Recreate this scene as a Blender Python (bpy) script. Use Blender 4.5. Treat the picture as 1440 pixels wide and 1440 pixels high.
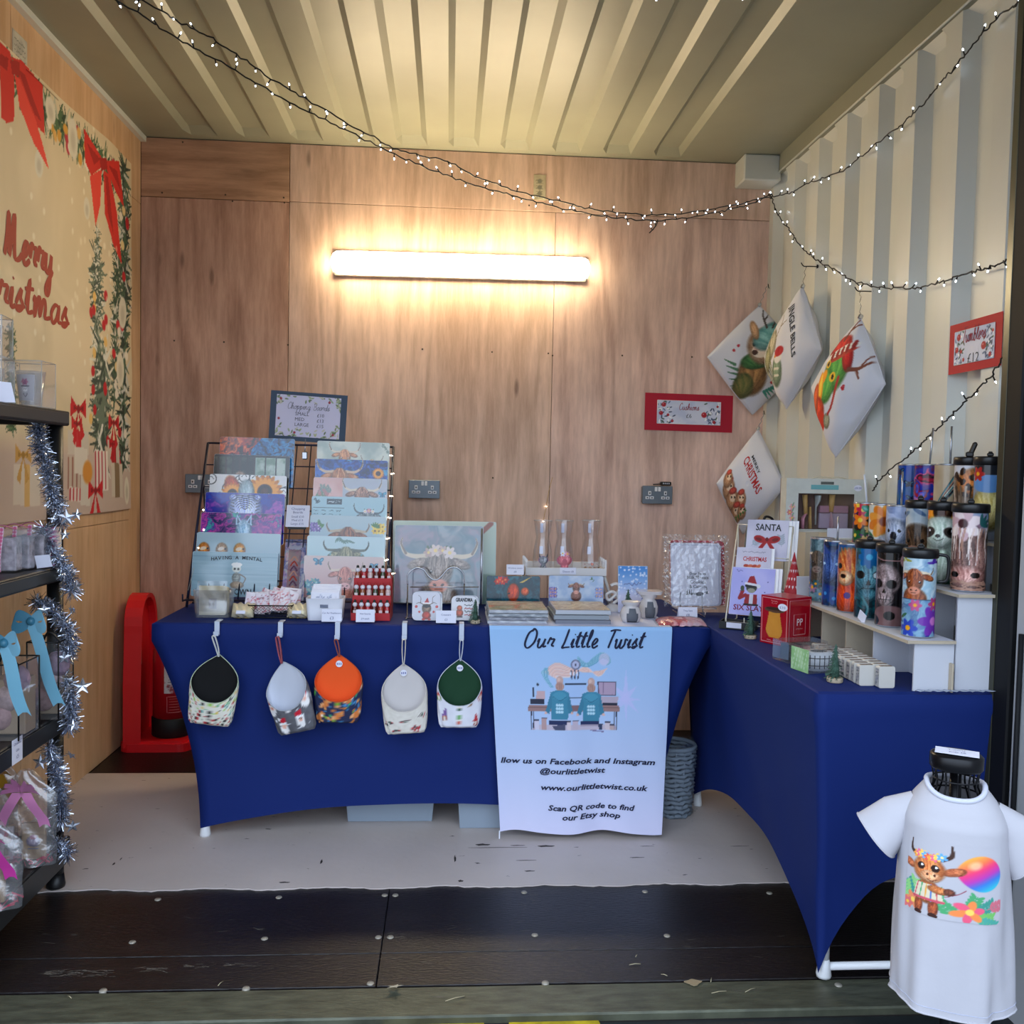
import bpy, math, random
import numpy as np
from mathutils import Vector, Matrix
for _o in list(bpy.data.objects): bpy.data.objects.remove(_o)
SC = bpy.context.scene
COL = SC.collection
PI = math.pi
# ------------------------------------------------------------------ camera
F_PX, CAM_H, YAW, PITCH, ROLL = 1280., 1.26, .0700, -.0464, .0209
_F = np.array([math.sin(YAW)*math.cos(PITCH), math.cos(YAW)*math.cos(PITCH), math.sin(PITCH)])
_R = np.cross(_F, [0, 0, 1]); _R /= np.linalg.norm(_R); _U = np.cross(_R, _F)
_c, _s = math.cos(ROLL), math.sin(ROLL)
_R, _U = _c*_R+_s*_U, -_s*_R+_c*_U
CAMP = np.array([0, 0, CAM_H])
cd = bpy.data.cameras.new('camera'); cam = bpy.data.objects.new('camera', cd); COL.objects.link(cam)
cam.matrix_world = Matrix([[_R[0], _U[0], -_F[0], 0], [_R[1], _U[1], -_F[1], 0], [_R[2], _U[2], -_F[2], CAM_H], [0, 0, 0, 1]])
cd.sensor_fit = 'HORIZONTAL'; cd.sensor_width = 36; cd.lens = 36*F_PX/1440; cd.clip_start = .05
SC.camera = cam
# ------------------------------------------------------------------ world, exposure
SC.view_settings.view_transform = 'Standard'; SC.view_settings.look = 'None'
SC.view_settings.gamma = 1; SC.view_settings.use_curve_mapping = False
SC.view_settings.exposure = 2.02
SC.cycles.use_denoising = True
SC.cycles.max_bounces = 8; SC.cycles.diffuse_bounces = 5; SC.cycles.transparent_max_bounces = 16
SC.cycles.caustics_reflective = False; SC.cycles.caustics_refractive = False
SC.cycles.sample_clamp_indirect = 4
SKY_COL, SKY_STR = (.68, .81, 1.0), .92
TUBE_COL, TUBE_STR = (1.0, .91, .74), 12.8
w = bpy.data.worlds.new('overcast_sky'); SC.world = w; w.use_nodes = True
_n = w.node_tree.nodes; _l = w.node_tree.links
_tc = _n.new('ShaderNodeTexCoord'); _sp = _n.new('ShaderNodeSeparateXYZ'); _mr = _n.new('ShaderNodeMapRange')
_l.new(_tc.outputs['Generated'], _sp.inputs[0]); _l.new(_sp.outputs['Z'], _mr.inputs[0])
_mr.inputs[1].default_value = -.05; _mr.inputs[2].default_value = .25
_mx = _n.new('ShaderNodeMix'); _mx.data_type = 'RGBA'
_mx.inputs[6].default_value = (.30, .33, .38, 1); _mx.inputs[7].default_value = (*SKY_COL, 1)
_l.new(_mr.outputs[0], _mx.inputs[0]); _l.new(_mx.outputs[2], _n['Background'].inputs[0])
_n['Background'].inputs[1].default_value = SKY_STR

def on(ax, v, px, py):
    """Point where the sight line of pixel (px, py) meets the plane coordinate ax = v."""
    d = _F*F_PX+_R*(px-720)+_U*(720-py); t = (v-CAMP[ax])/d[ax]
    return Vector(CAMP+t*d)
def oX(v, px, py): return on(0, v, px, py)
def oY(v, px, py): return on(1, v, px, py)
def oZ(v, px, py): return on(2, v, px, py)
# ------------------------------------------------------------------ materials
MATS = {}
def lin(c):
    return tuple((x/12.92 if x <= .04045 else ((x+.055)/1.055)**2.4) for x in c)
def hexc(h): return tuple(int(h[i:i+2], 16)/255 for i in (0, 2, 4))
def mat(name, col, rough=.6, metal=0, spec=.5, bump=0, bscale=60, vary=0, vscale=8, emit=None, estr=0, trans=0, alpha=1, coat=0, attr=False, stretch=(1, 1, 1), sheen=0, ior=1.45):
    if name in MATS: return MATS[name]
    m = bpy.data.materials.new(name); m.use_nodes = True; MATS[name] = m
    n, l = m.node_tree.nodes, m.node_tree.links; b = n['Principled BSDF']
    if isinstance(col, str): col = hexc(col)
    c = (*lin(col), 1)
    b.inputs['Base Color'].default_value = c
    b.inputs['Roughness'].default_value = rough; b.inputs['Metallic'].default_value = metal
    b.inputs['Specular IOR Level'].default_value = spec; b.inputs['IOR'].default_value = ior
    if coat: b.inputs['Coat Weight'].default_value = coat; b.inputs['Coat Roughness'].default_value = .08
    if sheen: b.inputs['Sheen Weight'].default_value = sheen
    if trans: b.inputs['Transmission Weight'].default_value = trans
    if alpha < 1: b.inputs['Alpha'].default_value = alpha
    if emit:
        b.inputs['Emission Color'].default_value = (*lin(emit), 1) if not isinstance(emit, str) else (*lin(hexc(emit)), 1)
        b.inputs['Emission Strength'].default_value = estr
    if attr:
        a = n.new('ShaderNodeVertexColor'); a.layer_name = 'print'; l.new(a.outputs[0], b.inputs['Base Color'])
    if vary or bump:
        tc = n.new('ShaderNodeTexCoord'); mp = n.new('ShaderNodeMapping'); mp.inputs['Scale'].default_value = stretch
        l.new(tc.outputs['Object'], mp.inputs[0])
    if vary and not attr:
        t = n.new('ShaderNodeTexNoise'); t.inputs['Scale'].default_value = vscale; t.inputs['Detail'].default_value = 5
        l.new(mp.outputs[0], t.inputs[0])
        mx = n.new('ShaderNodeMix'); mx.data_type = 'RGBA'
        mx.inputs[6].default_value = (*[x*(1-vary) for x in c[:3]], 1); mx.inputs[7].default_value = (*[min(1, x*(1+vary)) for x in c[:3]], 1)
        r = n.new('ShaderNodeMapRange'); r.inputs[1].default_value = .3; r.inputs[2].default_value = .7
        l.new(t.outputs[0], r.inputs[0]); l.new(r.outputs[0], mx.inputs[0]); l.new(mx.outputs[2], b.inputs['Base Color'])
    if bump:
        t2 = n.new('ShaderNodeTexNoise'); t2.inputs['Scale'].default_value = bscale; t2.inputs['Detail'].default_value = 4
        l.new(mp.outputs[0], t2.inputs[0]); bp = n.new('ShaderNodeBump'); bp.inputs['Strength'].default_value = bump; bp.inputs['Distance'].default_value = .01
        l.new(t2.outputs[0], bp.inputs['Height']); l.new(bp.outputs[0], b.inputs['Normal'])
    return m
def film_mat(name, fac=.12, rough=.1, bump=0, bscale=60, tint='fdfdfe', milk=0.):
    """clear wrap: see-through with a glossy skin"""
    if name in MATS: return MATS[name]
    m = bpy.data.materials.new(name); m.use_nodes = True; MATS[name] = m; n, l = m.node_tree.nodes, m.node_tree.links
    n.remove(n['Principled BSDF']); T = n.new('ShaderNodeBsdfTransparent'); T.inputs[0].default_value = (*lin(hexc(tint)), 1); G = n.new('ShaderNodeBsdfGlossy'); G.inputs['Roughness'].default_value = rough
    D = n.new('ShaderNodeBsdfDiffuse'); D.inputs[0].default_value = (.7, .72, .75, 1); X = n.new('ShaderNodeMixShader'); X.inputs[0].default_value = milk; l.new(T.outputs[0], X.inputs[1]); l.new(D.outputs[0], X.inputs[2])
    L = n.new('ShaderNodeLayerWeight'); L.inputs[0].default_value = .25; A = n.new('ShaderNodeMath'); A.operation = 'MULTIPLY_ADD'; A.inputs[1].default_value = .3; A.inputs[2].default_value = fac; A.use_clamp = True; l.new(L.outputs['Facing'], A.inputs[0])
    M = n.new('ShaderNodeMixShader'); l.new(A.outputs[0], M.inputs[0]); l.new(X.outputs[0], M.inputs[1]); l.new(G.outputs[0], M.inputs[2]); l.new(M.outputs[0], n['Material Output'].inputs[0])
    if bump:
        t = n.new('ShaderNodeTexNoise'); t.inputs['Scale'].default_value = bscale; t.inputs['Detail'].default_value = 3; tc = n.new('ShaderNodeTexCoord'); l.new(tc.outputs['Object'], t.inputs[0]); b = n.new('ShaderNodeBump'); b.inputs['Strength'].default_value = bump; b.inputs['Distance'].default_value = .01; l.new(t.outputs[0], b.inputs['Height']); l.new(b.outputs[0], G.inputs['Normal']); l.new(b.outputs[0], L.inputs['Normal'])
    return m
# ------------------------------------------------------------------ mesh builder
class MB:
    def __init__(s): s.v = []; s.f = []; s.m = []; s.sm = []
    def add(s, vs, fs, mi=0, smooth=False):
        o = len(s.v); s.v += [tuple(map(float, p)) for p in vs]
        for f in fs: s.f.append(tuple(i+o for i in f)); s.m.append(mi); s.sm.append(smooth)
        return s
    def box(s, c, d, rot=None, mi=0, bev=0):
        x, y, z = d[0]/2, d[1]/2, d[2]/2
        if bev and min(x, y, z) > bev:
            # chamfered box: 24 verts
            vs, fs = [], []
            idx = {}
            for sx in (-1, 1):
                for sy in (-1, 1):
                    for sz in (-1, 1):
                        for a in range(3):
                            p = [sx*x, sy*y, sz*z]
                            for k in range(3):
                                if k != a: p[k] -= (sx, sy, sz)[k]*bev
                            idx[(sx, sy, sz, a)] = len(vs); vs.append(p)
            for a in range(3):
                b, c2 = [(1, 2), (2, 0), (0, 1)][a]
                for sg in (-1, 1):
                    q = []
                    for (u, w_) in ((-1, -1), (1, -1), (1, 1), (-1, 1)):
                        t = [0, 0, 0]; t[a] = sg; t[b] = u; t[c2] = w_; q.append(idx[(*t, a)])
                    fs.append(q if sg > 0 else q[::-1])
            for a in range(3):   # edge strips along axis a
                b, c2 = [(1, 2), (2, 0), (0, 1)][a]
                for u in (-1, 1):
                    for w_ in (-1, 1):
                        def k(sa, ax):
                            t = [0, 0, 0]; t[a] = sa; t[b] = u; t[c2] = w_; return idx[(*t, ax)]
                        q = [k(-1, b), k(1, b), k(1, c2), k(-1, c2)]
                        fs.append(q if u*w_ < 0 else q[::-1])
            for sx in (-1, 1):
                for sy in (-1, 1):
                    for sz in (-1, 1):
                        q = [idx[(sx, sy, sz, a)] for a in range(3)]
                        fs.append(q if sx*sy*sz > 0 else q[::-1])
        else:
            vs = [(i*x, j*y, k*z) for i in (-1, 1) for j in (-1, 1) for k in (-1, 1)]
            fs = [(0, 1, 3, 2), (4, 6, 7, 5), (0, 4, 5, 1), (2, 3, 7, 6), (0, 2, 6, 4), (1, 5, 7, 3)]
        M = rot if rot is not None else Matrix.Identity(3)
        if not isinstance(M, Matrix): M = Matrix.Rotation(M, 3, 'Z')
        c = Vector(c)
        return s.add([c+M@Vector(p) for p in vs], fs, mi)
    def span(s, a, b, mi=0, bev=0):
        return s.box([(a[i]+b[i])/2 for i in range(3)], [abs(b[i]-a[i]) for i in range(3)], None, mi, bev)
    def lathe(s, prof, c=(0, 0, 0), n=20, mi=0, M=None, cap=True, smooth=True, sq=None):
        vs = []
        for r, z in prof:
            for i in range(n):
                a = 2*PI*i/n; p = Vector((r*math.cos(a), r*math.sin(a), z))
                if sq: p.x *= sq[0]; p.y *= sq[1]
                if M is not None: p = M@p
                vs.append(Vector(c)+p)
        fs = []
        for k in range(len(prof)-1):
            for i in range(n):
                j = (i+1) % n; fs.append((k*n+i, k*n+j, (k+1)*n+j, (k+1)*n+i))
        s.add(vs, fs, mi, smooth)
        if cap:
            o = len(s.v)-len(vs)
            if prof[0][0] > 1e-6: s.f.append(tuple(o+i for i in range(n))[::-1]); s.m.append(mi); s.sm.append(False)
            if prof[-1][0] > 1e-6: s.f.append(tuple(o+(len(prof)-1)*n+i for i in range(n))); s.m.append(mi); s.sm.append(False)
        return s
    def tube(s, pts, r, n=6, mi=0, closed=False, smooth=True, flat=None):
        P = [Vector(p) for p in pts]; N = len(P)
        rr = r if hasattr(r, '__len__') else [r]*N
        vs, fs = [], []; prev = None
        for i in range(N):
            t = (P[(i+1) % N]-P[i-1]) if closed else (P[min(i+1, N-1)]-P[max(i-1, 0)])
            if t.length < 1e-9: t = Vector((0, 0, 1))
            t.normalize()
            if prev is None:
                up = Vector((0, 0, 1)) if abs(t.z) < .9 else Vector((1, 0, 0))
            else: up = prev
            a = t.cross(up)
            if a.length < 1e-6: a = t.cross(Vector((.3, .8, .5)))
            a.normalize(); b = a.cross(t); prev = b
            for k in range(n):
                g = 2*PI*k/n
                vs.append(P[i]+a*math.cos(g)*rr[i]+b*math.sin(g)*rr[i]*(flat or 1))
        for i in range(N if closed else N-1):
            j = (i+1) % N
            for k in range(n):
                q = (k+1) % n; fs.append((i*n+k, i*n+q, j*n+q, j*n+k))
        if not closed:
            fs.append(tuple(range(n))[::-1]); fs.append(tuple((N-1)*n+k for k in range(n)))
        return s.add(vs, fs, mi, smooth)
    def cyl(s, a, b, r, r2=None, n=12, mi=0): return s.tube([a, b], [r, r if r2 is None else r2], n, mi)
    def prism(s, poly, d0, d1, fn, mi=0):
        """poly of 2D points, extruded from d0 to d1 through fn(u, v, d) -> xyz"""
        n = len(poly); vs = [fn(u, v, d0) for u, v in poly]+[fn(u, v, d1) for u, v in poly]
        fs = [tuple(range(n))[::-1], tuple(range(n, 2*n))]+[(i, (i+1) % n, n+(i+1) % n, n+i) for i in range(n)]
        return s.add(vs, fs, mi)
    def sheet(s, nu, nv, fn, mi=0, smooth=True, thick=0):
        """grid of (nu+1)*(nv+1); fn(u,v) -> xyz; thick gives a closed slab along -normal"""
        V = [[Vector(fn(i/nu, j/nv)) for i in range(nu+1)] for j in range(nv+1)]
        vs = [p for r in V for p in r]; k = nu+1
        fs = [(j*k+i, j*k+i+1, (j+1)*k+i+1, (j+1)*k+i) for j in range(nv) for i in range(nu)]
        if thick:
            off = len(vs); bk = []
            for j in range(nv+1):
                for i in range(nu+1):
                    du = V[j][min(i+1, nu)]-V[j][max(i-1, 0)]; dv = V[min(j+1, nv)][i]-V[max(j-1, 0)][i]
                    nn = du.cross(dv); nn = nn.normalized() if nn.length > 1e-12 else Vector((0, 0, 1))
                    bk.append(V[j][i]-nn*thick)
            vs += bk
            fs += [(off+j*k+i, off+(j+1)*k+i, off+(j+1)*k+i+1, off+j*k+i+1) for j in range(nv) for i in range(nu)]
            for i in range(nu):
                fs.append((i+1, i, off+i, off+i+1)); q = nv*k; fs.append((q+i, q+i+1, off+q+i+1, off+q+i))
            for j in range(nv):
                a, b = j*k, (j+1)*k; fs.append((a, b, off+b, off+a)); a += nu; b += nu; fs.append((b, a, off+a, off+b))
        return s.add(vs, fs, mi, smooth)
    def ball(s, c, r, n=10, mi=0, sq=(1, 1, 1)):
        m = max(4, n//2)
        pr = [(math.sin(PI*k/m)*r, -math.cos(PI*k/m)*r) for k in range(m+1)]
        pr = [(max(a, 1e-5), b) for a, b in pr]
        return s.lathe(pr, c, n, mi, Matrix.Diagonal(Vector(sq)), cap=False)
    def build(s, name, mats, parent=None, col=None):
        me = bpy.data.meshes.new(name); me.from_pydata(s.v, [], s.f)
        if not isinstance(mats, (list, tuple)): mats = [mats]
        for m in mats: me.materials.append(m)
        me.polygons.foreach_set('material_index', s.m); me.polygons.foreach_set('use_smooth', s.sm)
        if col is not None: put_col(me, col)
        me.update()
        o = bpy.data.objects.new(name, me); COL.objects.link(o)
        if parent is not None:
            o.parent = parent
            if parent.get('world_built'):
                o.matrix_parent_inverse = Matrix.Translation(-parent_loc(parent))
        return o
def parent_loc(p):
    v = Vector(p.location)
    while p.parent is not None and not p.parent.get('world_built'): p = p.parent; v += Vector(p.location)
    return v
def put_col(me, rgb):
    a = me.color_attributes.new('print', 'FLOAT_COLOR', 'POINT')
    c = np.clip(np.asarray(rgb, float), 0, 1); c = np.where(c <= .04045, c/12.92, ((c+.055)/1.055)**2.4)
    o = np.ones((len(c), 4), np.float32); o[:, :3] = c; a.data.foreach_set('color', o.ravel())
def tag(o, label, cat, group=None, kind=None):
    o['label'] = label; o['category'] = cat
    if group: o['group'] = group
    if kind: o['kind'] = kind
    return o
def thing(name, label, cat, loc=(0, 0, 0), rz=0, group=None):
    """Empty at the thing's base; children are built in its local frame."""
    o = bpy.data.objects.new(name, None); COL.objects.link(o); o.location = loc; o.rotation_euler = (0, 0, rz)
    o.empty_display_size = .05
    return tag(o, label, cat, group)
def wthing(name, label, cat, loc, group=None):
    """Empty at the base, children given in world coordinates."""
    o = thing(name, label, cat, loc, 0, group); o['world_built'] = 1
    return o
def copy_tree(o, parent=None):
    c = o.copy(); COL.objects.link(c)
    if parent is not None: c.parent = parent
    for ch in [x for x in bpy.data.objects if x.parent == o]: copy_tree(ch, c)
    return c
def struct(o): o['kind'] = 'structure'; return o
def rect_frame(o, ux, uy):
    """map (u,v) metres on a plane with origin o; third value is the distance along the normal"""
    o, ux, uy = Vector(o), Vector(ux).normalized(), Vector(uy).normalized(); n = ux.cross(uy)
    return lambda u, v, d=0: o+ux*u+uy*v+n*d
# ------------------------------------------------------------------ drawn prints (vertex colours of flat or curved prints)
def _h(ix, iy, seed):
    n = (ix*374761393+iy*668265263+seed*69069) & 0x7fffffff
    n = ((n ^ (n >> 13))*1274126177) & 0x7fffffff
    return ((n ^ (n >> 16)) & 0xffff)/65535.
def vnoise(x, y, seed=0):
    ix, iy = np.floor(x).astype(np.int64), np.floor(y).astype(np.int64); fx, fy = x-ix, y-iy
    fx, fy = fx*fx*(3-2*fx), fy*fy*(3-2*fy)
    a, b, c, d = _h(ix, iy, seed), _h(ix+1, iy, seed), _h(ix, iy+1, seed), _h(ix+1, iy+1, seed)
    return (a*(1-fx)+b*fx)*(1-fy)+(c*(1-fx)+d*fx)*fy
def fbm(x, y, seed=0, o=4):
    s, a, t = 0, .5, 0
    for k in range(o): s = s+a*vnoise(x*2**k, y*2**k, seed+k*7); t += a; a *= .5
    return s/t
def C3(c): return np.array(hexc(c) if isinstance(c, str) else c, float)
class Art:
    def __init__(s, X, Y, bg='ffffff'):
        s.X, s.Y = np.asarray(X, float), np.asarray(Y, float); s.C = np.tile(C3(bg), (len(s.X), 1))
    def box_(s, x0, x1, y0, y1): return np.nonzero((s.X >= x0) & (s.X <= x1) & (s.Y >= y0) & (s.Y <= y1))[0]
    def mix(s, i, m, col):
        m = np.clip(m, 0, 1)[:, None]; s.C[i] = s.C[i]*(1-m)+(C3(col) if isinstance(col, (str, tuple)) else col)*m
    def grad(s, c0, c1, y0=0, y1=1, ax='y'):
        t = np.clip(((s.Y if ax == 'y' else s.X)-y0)/(y1-y0), 0, 1)[:, None]; s.C = C3(c0)*(1-t)+C3(c1)*t
    def noise(s, c0, c1, sx=3, sy=3, seed=0, lo=.35, hi=.65, amt=1, reg=None):
        i = np.arange(len(s.X)) if reg is None else s.box_(*reg)
        t = np.clip((fbm(s.X[i]*sx, s.Y[i]*sy, seed)-lo)/(hi-lo), 0, 1)
        s.mix(i, np.full(len(i), amt), C3(c0)*(1-t[:, None])+C3(c1)*t[:, None])
    def swirl(s, cols, k=3, seed=0, amt=1):
        wx = fbm(s.X*k, s.Y*k, seed)*4; wy = fbm(s.X*k+9, s.Y*k+5, seed)*4
        t = fbm(s.X*k*.7+wx, s.Y*k*.7+wy, seed+3); t = np.clip((t-.25)/.5, 0, .9999)*(len(cols)-1)
        c = np.array([C3(q) for q in cols]); i = t.astype(int); f = (t-i)[:, None]
        s.C = s.C*(1-amt)+amt*(c[i]*(1-f)+c[np.minimum(i+1, len(cols)-1)]*f)
    def ell(s, cx, cy, rx, ry, col, rot=0, soft=.08, a=1):
        m = max(rx, ry)*1.2; i = s.box_(cx-m, cx+m, cy-m, cy+m); x, y = s.X[i]-cx, s.Y[i]-cy
        c, q = math.cos(rot), math.sin(rot); u, v = (x*c+y*q)/rx, (-x*q+y*c)/ry
        s.mix(i, a*np.clip((1-np.sqrt(u*u+v*v))/soft+.5, 0, 1), col)
    def fur(s, cx, cy, rx, ry, c0, c1, rot=0, k=14, seed=0, soft=.18, c2=None):
        m = max(rx, ry)*1.25; i = s.box_(cx-m, cx+m, cy-m, cy+m); x, y = s.X[i]-cx, s.Y[i]-cy
        c, q = math.cos(rot), math.sin(rot); u, v = (x*c+y*q)/rx, (-x*q+y*c)/ry; d = np.sqrt(u*u+v*v)
        th = np.arctan2(u, v+.9); t = fbm(th*k+d*1.5, d*2.2, seed, 3); t = .5+(np.clip((t-.25)/.5, 0, 1)-.5)*.62+.5*(fbm(x*90, y*90, seed+2, 2)-.5); t = np.clip(t, 0, 1)
        sh = np.clip(1.12-.45*d*d+.12*v, .5, 1.1)
        col = (C3(c0)*(1-t[:, None])+C3(c1)*t[:, None])*sh[:, None]
        s.mix(i, np.clip((1-d-.25*soft*fbm(th*30, d, seed))/soft+.3, 0, 1), np.clip(col, 0, 1))
    def poly(s, pts, col, a=1):
        xs, ys = [p[0] for p in pts], [p[1] for p in pts]; i = s.box_(min(xs), max(xs), min(ys), max(ys))
        x, y = s.X[i], s.Y[i]; ins = np.zeros(len(i), bool); n = len(pts)
        for k in range(n):
            (x0, y0), (x1, y1) = pts[k], pts[(k+1) % n]
            if y0 == y1: continue
            ins ^= ((y0 > y) != (y1 > y)) & (x < (x1-x0)*(y-y0)/(y1-y0)+x0)
        s.mix(i, ins*a, col)
    def line(s, pts, w, col, w2=None, a=1, soft=.35):
        w2 = w if w2 is None else w2; m = max(w, w2)*1.3; n = len(pts)-1
        xs, ys = [p[0] for p in pts], [p[1] for p in pts]; i = s.box_(min(xs)-m, max(xs)+m, min(ys)-m, max(ys)+m)
        if not len(i): return
        x, y = s.X[i], s.Y[i]; best = np.full(len(i), 9.)
        for k in range(n):
            (x0, y0), (x1, y1) = pts[k], pts[k+1]; dx, dy = x1-x0, y1-y0; L = dx*dx+dy*dy+1e-12
            t = np.clip(((x-x0)*dx+(y-y0)*dy)/L, 0, 1); ww = (w+(w2-w)*(k+t)/n)/2
            best = np.minimum(best, np.hypot(x-x0-t*dx, y-y0-t*dy)/np.maximum(ww, 1e-6))
        s.mix(i, a*np.clip((1-best)/soft+.5, 0, 1), col)
    def curve(s, pts, w, col, w2=None, a=1, n=5): s.line(crom(pts, n), w, col, w2, a)
    def flower(s, cx, cy, r, col, cen='f0c040', n=6, rot=0, dark=None):
        for k in range(n):
            t = rot+2*PI*k/n; s.ell(cx+.55*r*math.cos(t), cy+.55*r*math.sin(t), .5*r, .3*r, col if (k % 2 or not dark) else dark, t, .2)
        s.ell(cx, cy, .28*r, .28*r, cen, 0, .3)
    def sunflower(s, cx, cy, r):
        for q, (rr, c) in enumerate(((1, 'd8901c'), (.82, 'f6b63a'))):
            for k in range(18):
                t = 2*PI*(k+.5*q)/18; s.ell(cx+.62*rr*r*math.cos(t), cy+.62*rr*r*math.sin(t), .4*rr*r, .13*r, c, t, .3)
        s.ell(cx, cy, .42*r, .42*r, '3a1c10', 0, .2); s.ell(cx, cy, .2*r, .2*r, '6a3a1a', 0, .5)
    def leaf(s, x, y, l, ang, col, w=.3): s.ell(x+math.cos(ang)*l/2, y+math.sin(ang)*l/2, l/2, l*w/2, col, ang, .25)
    def sprig(s, x, y, l, ang, col, n=5, w=.35):
        s.line([(x, y), (x+l*math.cos(ang), y+l*math.sin(ang))], l*.04, col)
        for k in range(n):
            t = (k+1)/(n+1)*l
            for sg in (-1, 1): s.leaf(x+t*math.cos(ang), y+t*math.sin(ang), l*.38, ang+sg*.9, col, w)
    def scatter(s, n, fn, x0, x1, y0, y1, seed=1):
        r = random.Random(seed)
        for _ in range(n): fn(r.uniform(x0, x1), r.uniform(y0, y1), r)
    def butterfly(s, x, y, r, col, rot=0):
        for sg in (-1, 1):
            s.ell(x+sg*.5*r, y+.28*r, .55*r, .33*r, col, sg*.6+rot, .15); s.ell(x+sg*.35*r, y-.35*r, .33*r, .25*r, col, -sg*.6, .15)
            s.ell(x+sg*.55*r, y+.3*r, .28*r, .14*r, 'a0e0e8', sg*.6, .4, .6)
        s.line([(x, y+.4*r), (x, y-.5*r)], .1*r, '202028')
def crom(P, n=5, closed=False):
    out = []; N = len(P)
    if N < 3: return list(P)
    for i in range(N if closed else N-1):
        p0 = P[i-1] if (i > 0 or closed) else P[i]; p1 = P[i]; p2 = P[(i+1) % N]; p3 = P[(i+2) % N] if (i+2 < N or closed) else p2
        for k in range(n):
            t = k/n
            out.append(tuple(.5*((2*b)+(-a+c)*t+(2*a-5*b+4*c-d)*t*t+(-a+3*b-3*c+d)*t**3) for a, b, c, d in zip(p0, p1, p2, p3)))
    if not closed: out.append(tuple(P[-1]))
    return out
def cow(a, cx, cy, s, c0='8a5a3c', c1='e0b088', horn='e8dcc8', tip='605048', muz='e8b0a0', flowers=None, seed=3, full=True, hs=1., up=1.):
    for g in (-1, 1):
        P = [(cx+g*.3*s, cy+.36*s), (cx+g*.62*s*hs, cy+.34*s), (cx+g*.92*s*hs, cy+.5*s*up), (cx+g*1.05*s*hs, cy+.82*s*up), (cx+g*1.02*s*hs, cy+1.02*s*up)]
        a.curve(P, .17*s, horn, .03*s); a.curve(P[2:], .07*s, tip, .02*s, .6)
        a.fur(cx+g*.58*s, cy+.14*s, .34*s, .15*s, c0, c1, g*-.3, 6, seed+g)
    if full:
        a.fur(cx, cy-.9*s, .6*s, .6*s, c0, c1, 0, 18, seed+5)
    a.fur(cx, cy, .42*s, .56*s, c0, c1, 0, 10, seed)
    if full:
        a.ell(cx, cy-.48*s, .27*s, .19*s, muz, 0, .25)
        for g in (-1, 1): a.ell(cx+g*.11*s, cy-.46*s, .05*s, .035*s, '503028', g*.4, .3)
        a.line([(cx-.1*s, cy-.58*s), (cx+.1*s, cy-.58*s)], .02*s, '805048')
        for g in (-1, 1):
            a.ell(cx+g*.24*s, cy-.08*s, .07*s, .06*s, '20140e', 0, .3); a.ell(cx+g*.22*s, cy-.06*s, .02*s, .02*s, 'ffffff', 0, .4)
    r = random.Random(seed); A, B = C3(c0), C3(c1)
    for k in range(26):
        t = r.uniform(-1, 1); q = r.random(); L = r.uniform(.3, .62)
        col = tuple(A*(1-q)*1.0+B*q*1.08)
        a.curve([(cx+t*.12*s, cy+.5*s), (cx+t*.3*s, cy+.3*s), (cx+t*.36*s+.03*s*math.sin(k), cy+(.45-L)*s)], .05*s, tuple(min(1, x) for x in col), .012*s, .8, 4)
    if flowers:
        for k, fc in enumerate(flowers):
            t = (k+.5)/len(flowers)*2-1
            for g in (-1, 1): a.leaf(cx+t*.36*s, cy+(.52-.1*t*t)*s, .2*s, PI/2+g*1.1+t, '5a7a50', .4)
        for k, fc in enumerate(flowers):
            t = (k+.5)/len(flowers)*2-1
            a.flower(cx+t*.4*s, cy+(.52-.12*t*t)*s, (.14+.04*(k % 2))*s, fc, 'f0d890', 6, k)
def skull(a, cx, cy, s, c0='8a7a74', c1='e0d4c8', eye='181216'):
    a.fur(cx, cy, .5*s, .55*s, c0, c1, 0, 5, 4); a.fur(cx, cy-.5*s, .3*s, .34*s, c0, c1, 0, 5, 6)
    for g in (-1, 1): a.ell(cx+g*.2*s, cy-.1*s, .14*s, .13*s, eye, g*.2, .25)
    a.poly([(cx, cy-.22*s), (cx-.07*s, cy-.38*s), (cx+.07*s, cy-.38*s)], eye)
    a.line([(cx-.2*s, cy-.56*s), (cx+.2*s, cy-.56*s)], .02*s, eye)
    for k in range(-3, 4): a.line([(cx+k*.06*s, cy-.48*s), (cx+k*.06*s, cy-.64*s)], .015*s, eye, None, .8)
def gnome(a, x, y, s, hat='c02028', body='6a8a4a'):
    a.ell(x, y-.25*s, .32*s, .3*s, body, 0, .15); a.poly([(x-.22*s, y-.1*s), (x+.22*s, y-.1*s), (x, y-.55*s)], 'e8e0d4')
    a.poly([(x-.34*s, y-.05*s), (x+.34*s, y-.05*s), (x+.1*s, y+.65*s)], hat); a.ell(x, y-.08*s, .08*s, .07*s, 'e8a890', 0, .2)
def santa(a, x, y, s):
    a.ell(x, y-.1*s, .4*s, .42*s, 'f4f0ee', 0, .12); a.ell(x, y+.08*s, .26*s, .2*s, 'f0b8a0', 0, .15)
    a.poly([(x-.36*s, y+.18*s), (x+.36*s, y+.18*s), (x+.2*s, y+.62*s), (x-.3*s, y+.5*s)], 'cc1830'); a.line([(x-.38*s, y+.2*s), (x+.38*s, y+.2*s)], .14*s, 'ffffff')
    a.ell(x-.4*s, y+.5*s, .1*s, .1*s, 'ffffff', 0, .2)
    for g in (-1, 1): a.ell(x+g*.1*s, y+.08*s, .03*s, .04*s, '201010', 0, .3)
    a.ell(x, y, .05*s, .04*s, 'd06050', 0, .3)
def bauble(a, x, y, r, col='b01828'):
    a.ell(x, y, r, r, col, 0, .12); a.ell(x-.3*r, y+.3*r, .25*r, .2*r, 'f0c0c0', 0, .6, .7); a.line([(x, y+r), (x, y+1.4*r)], .12*r, '806040')
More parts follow.
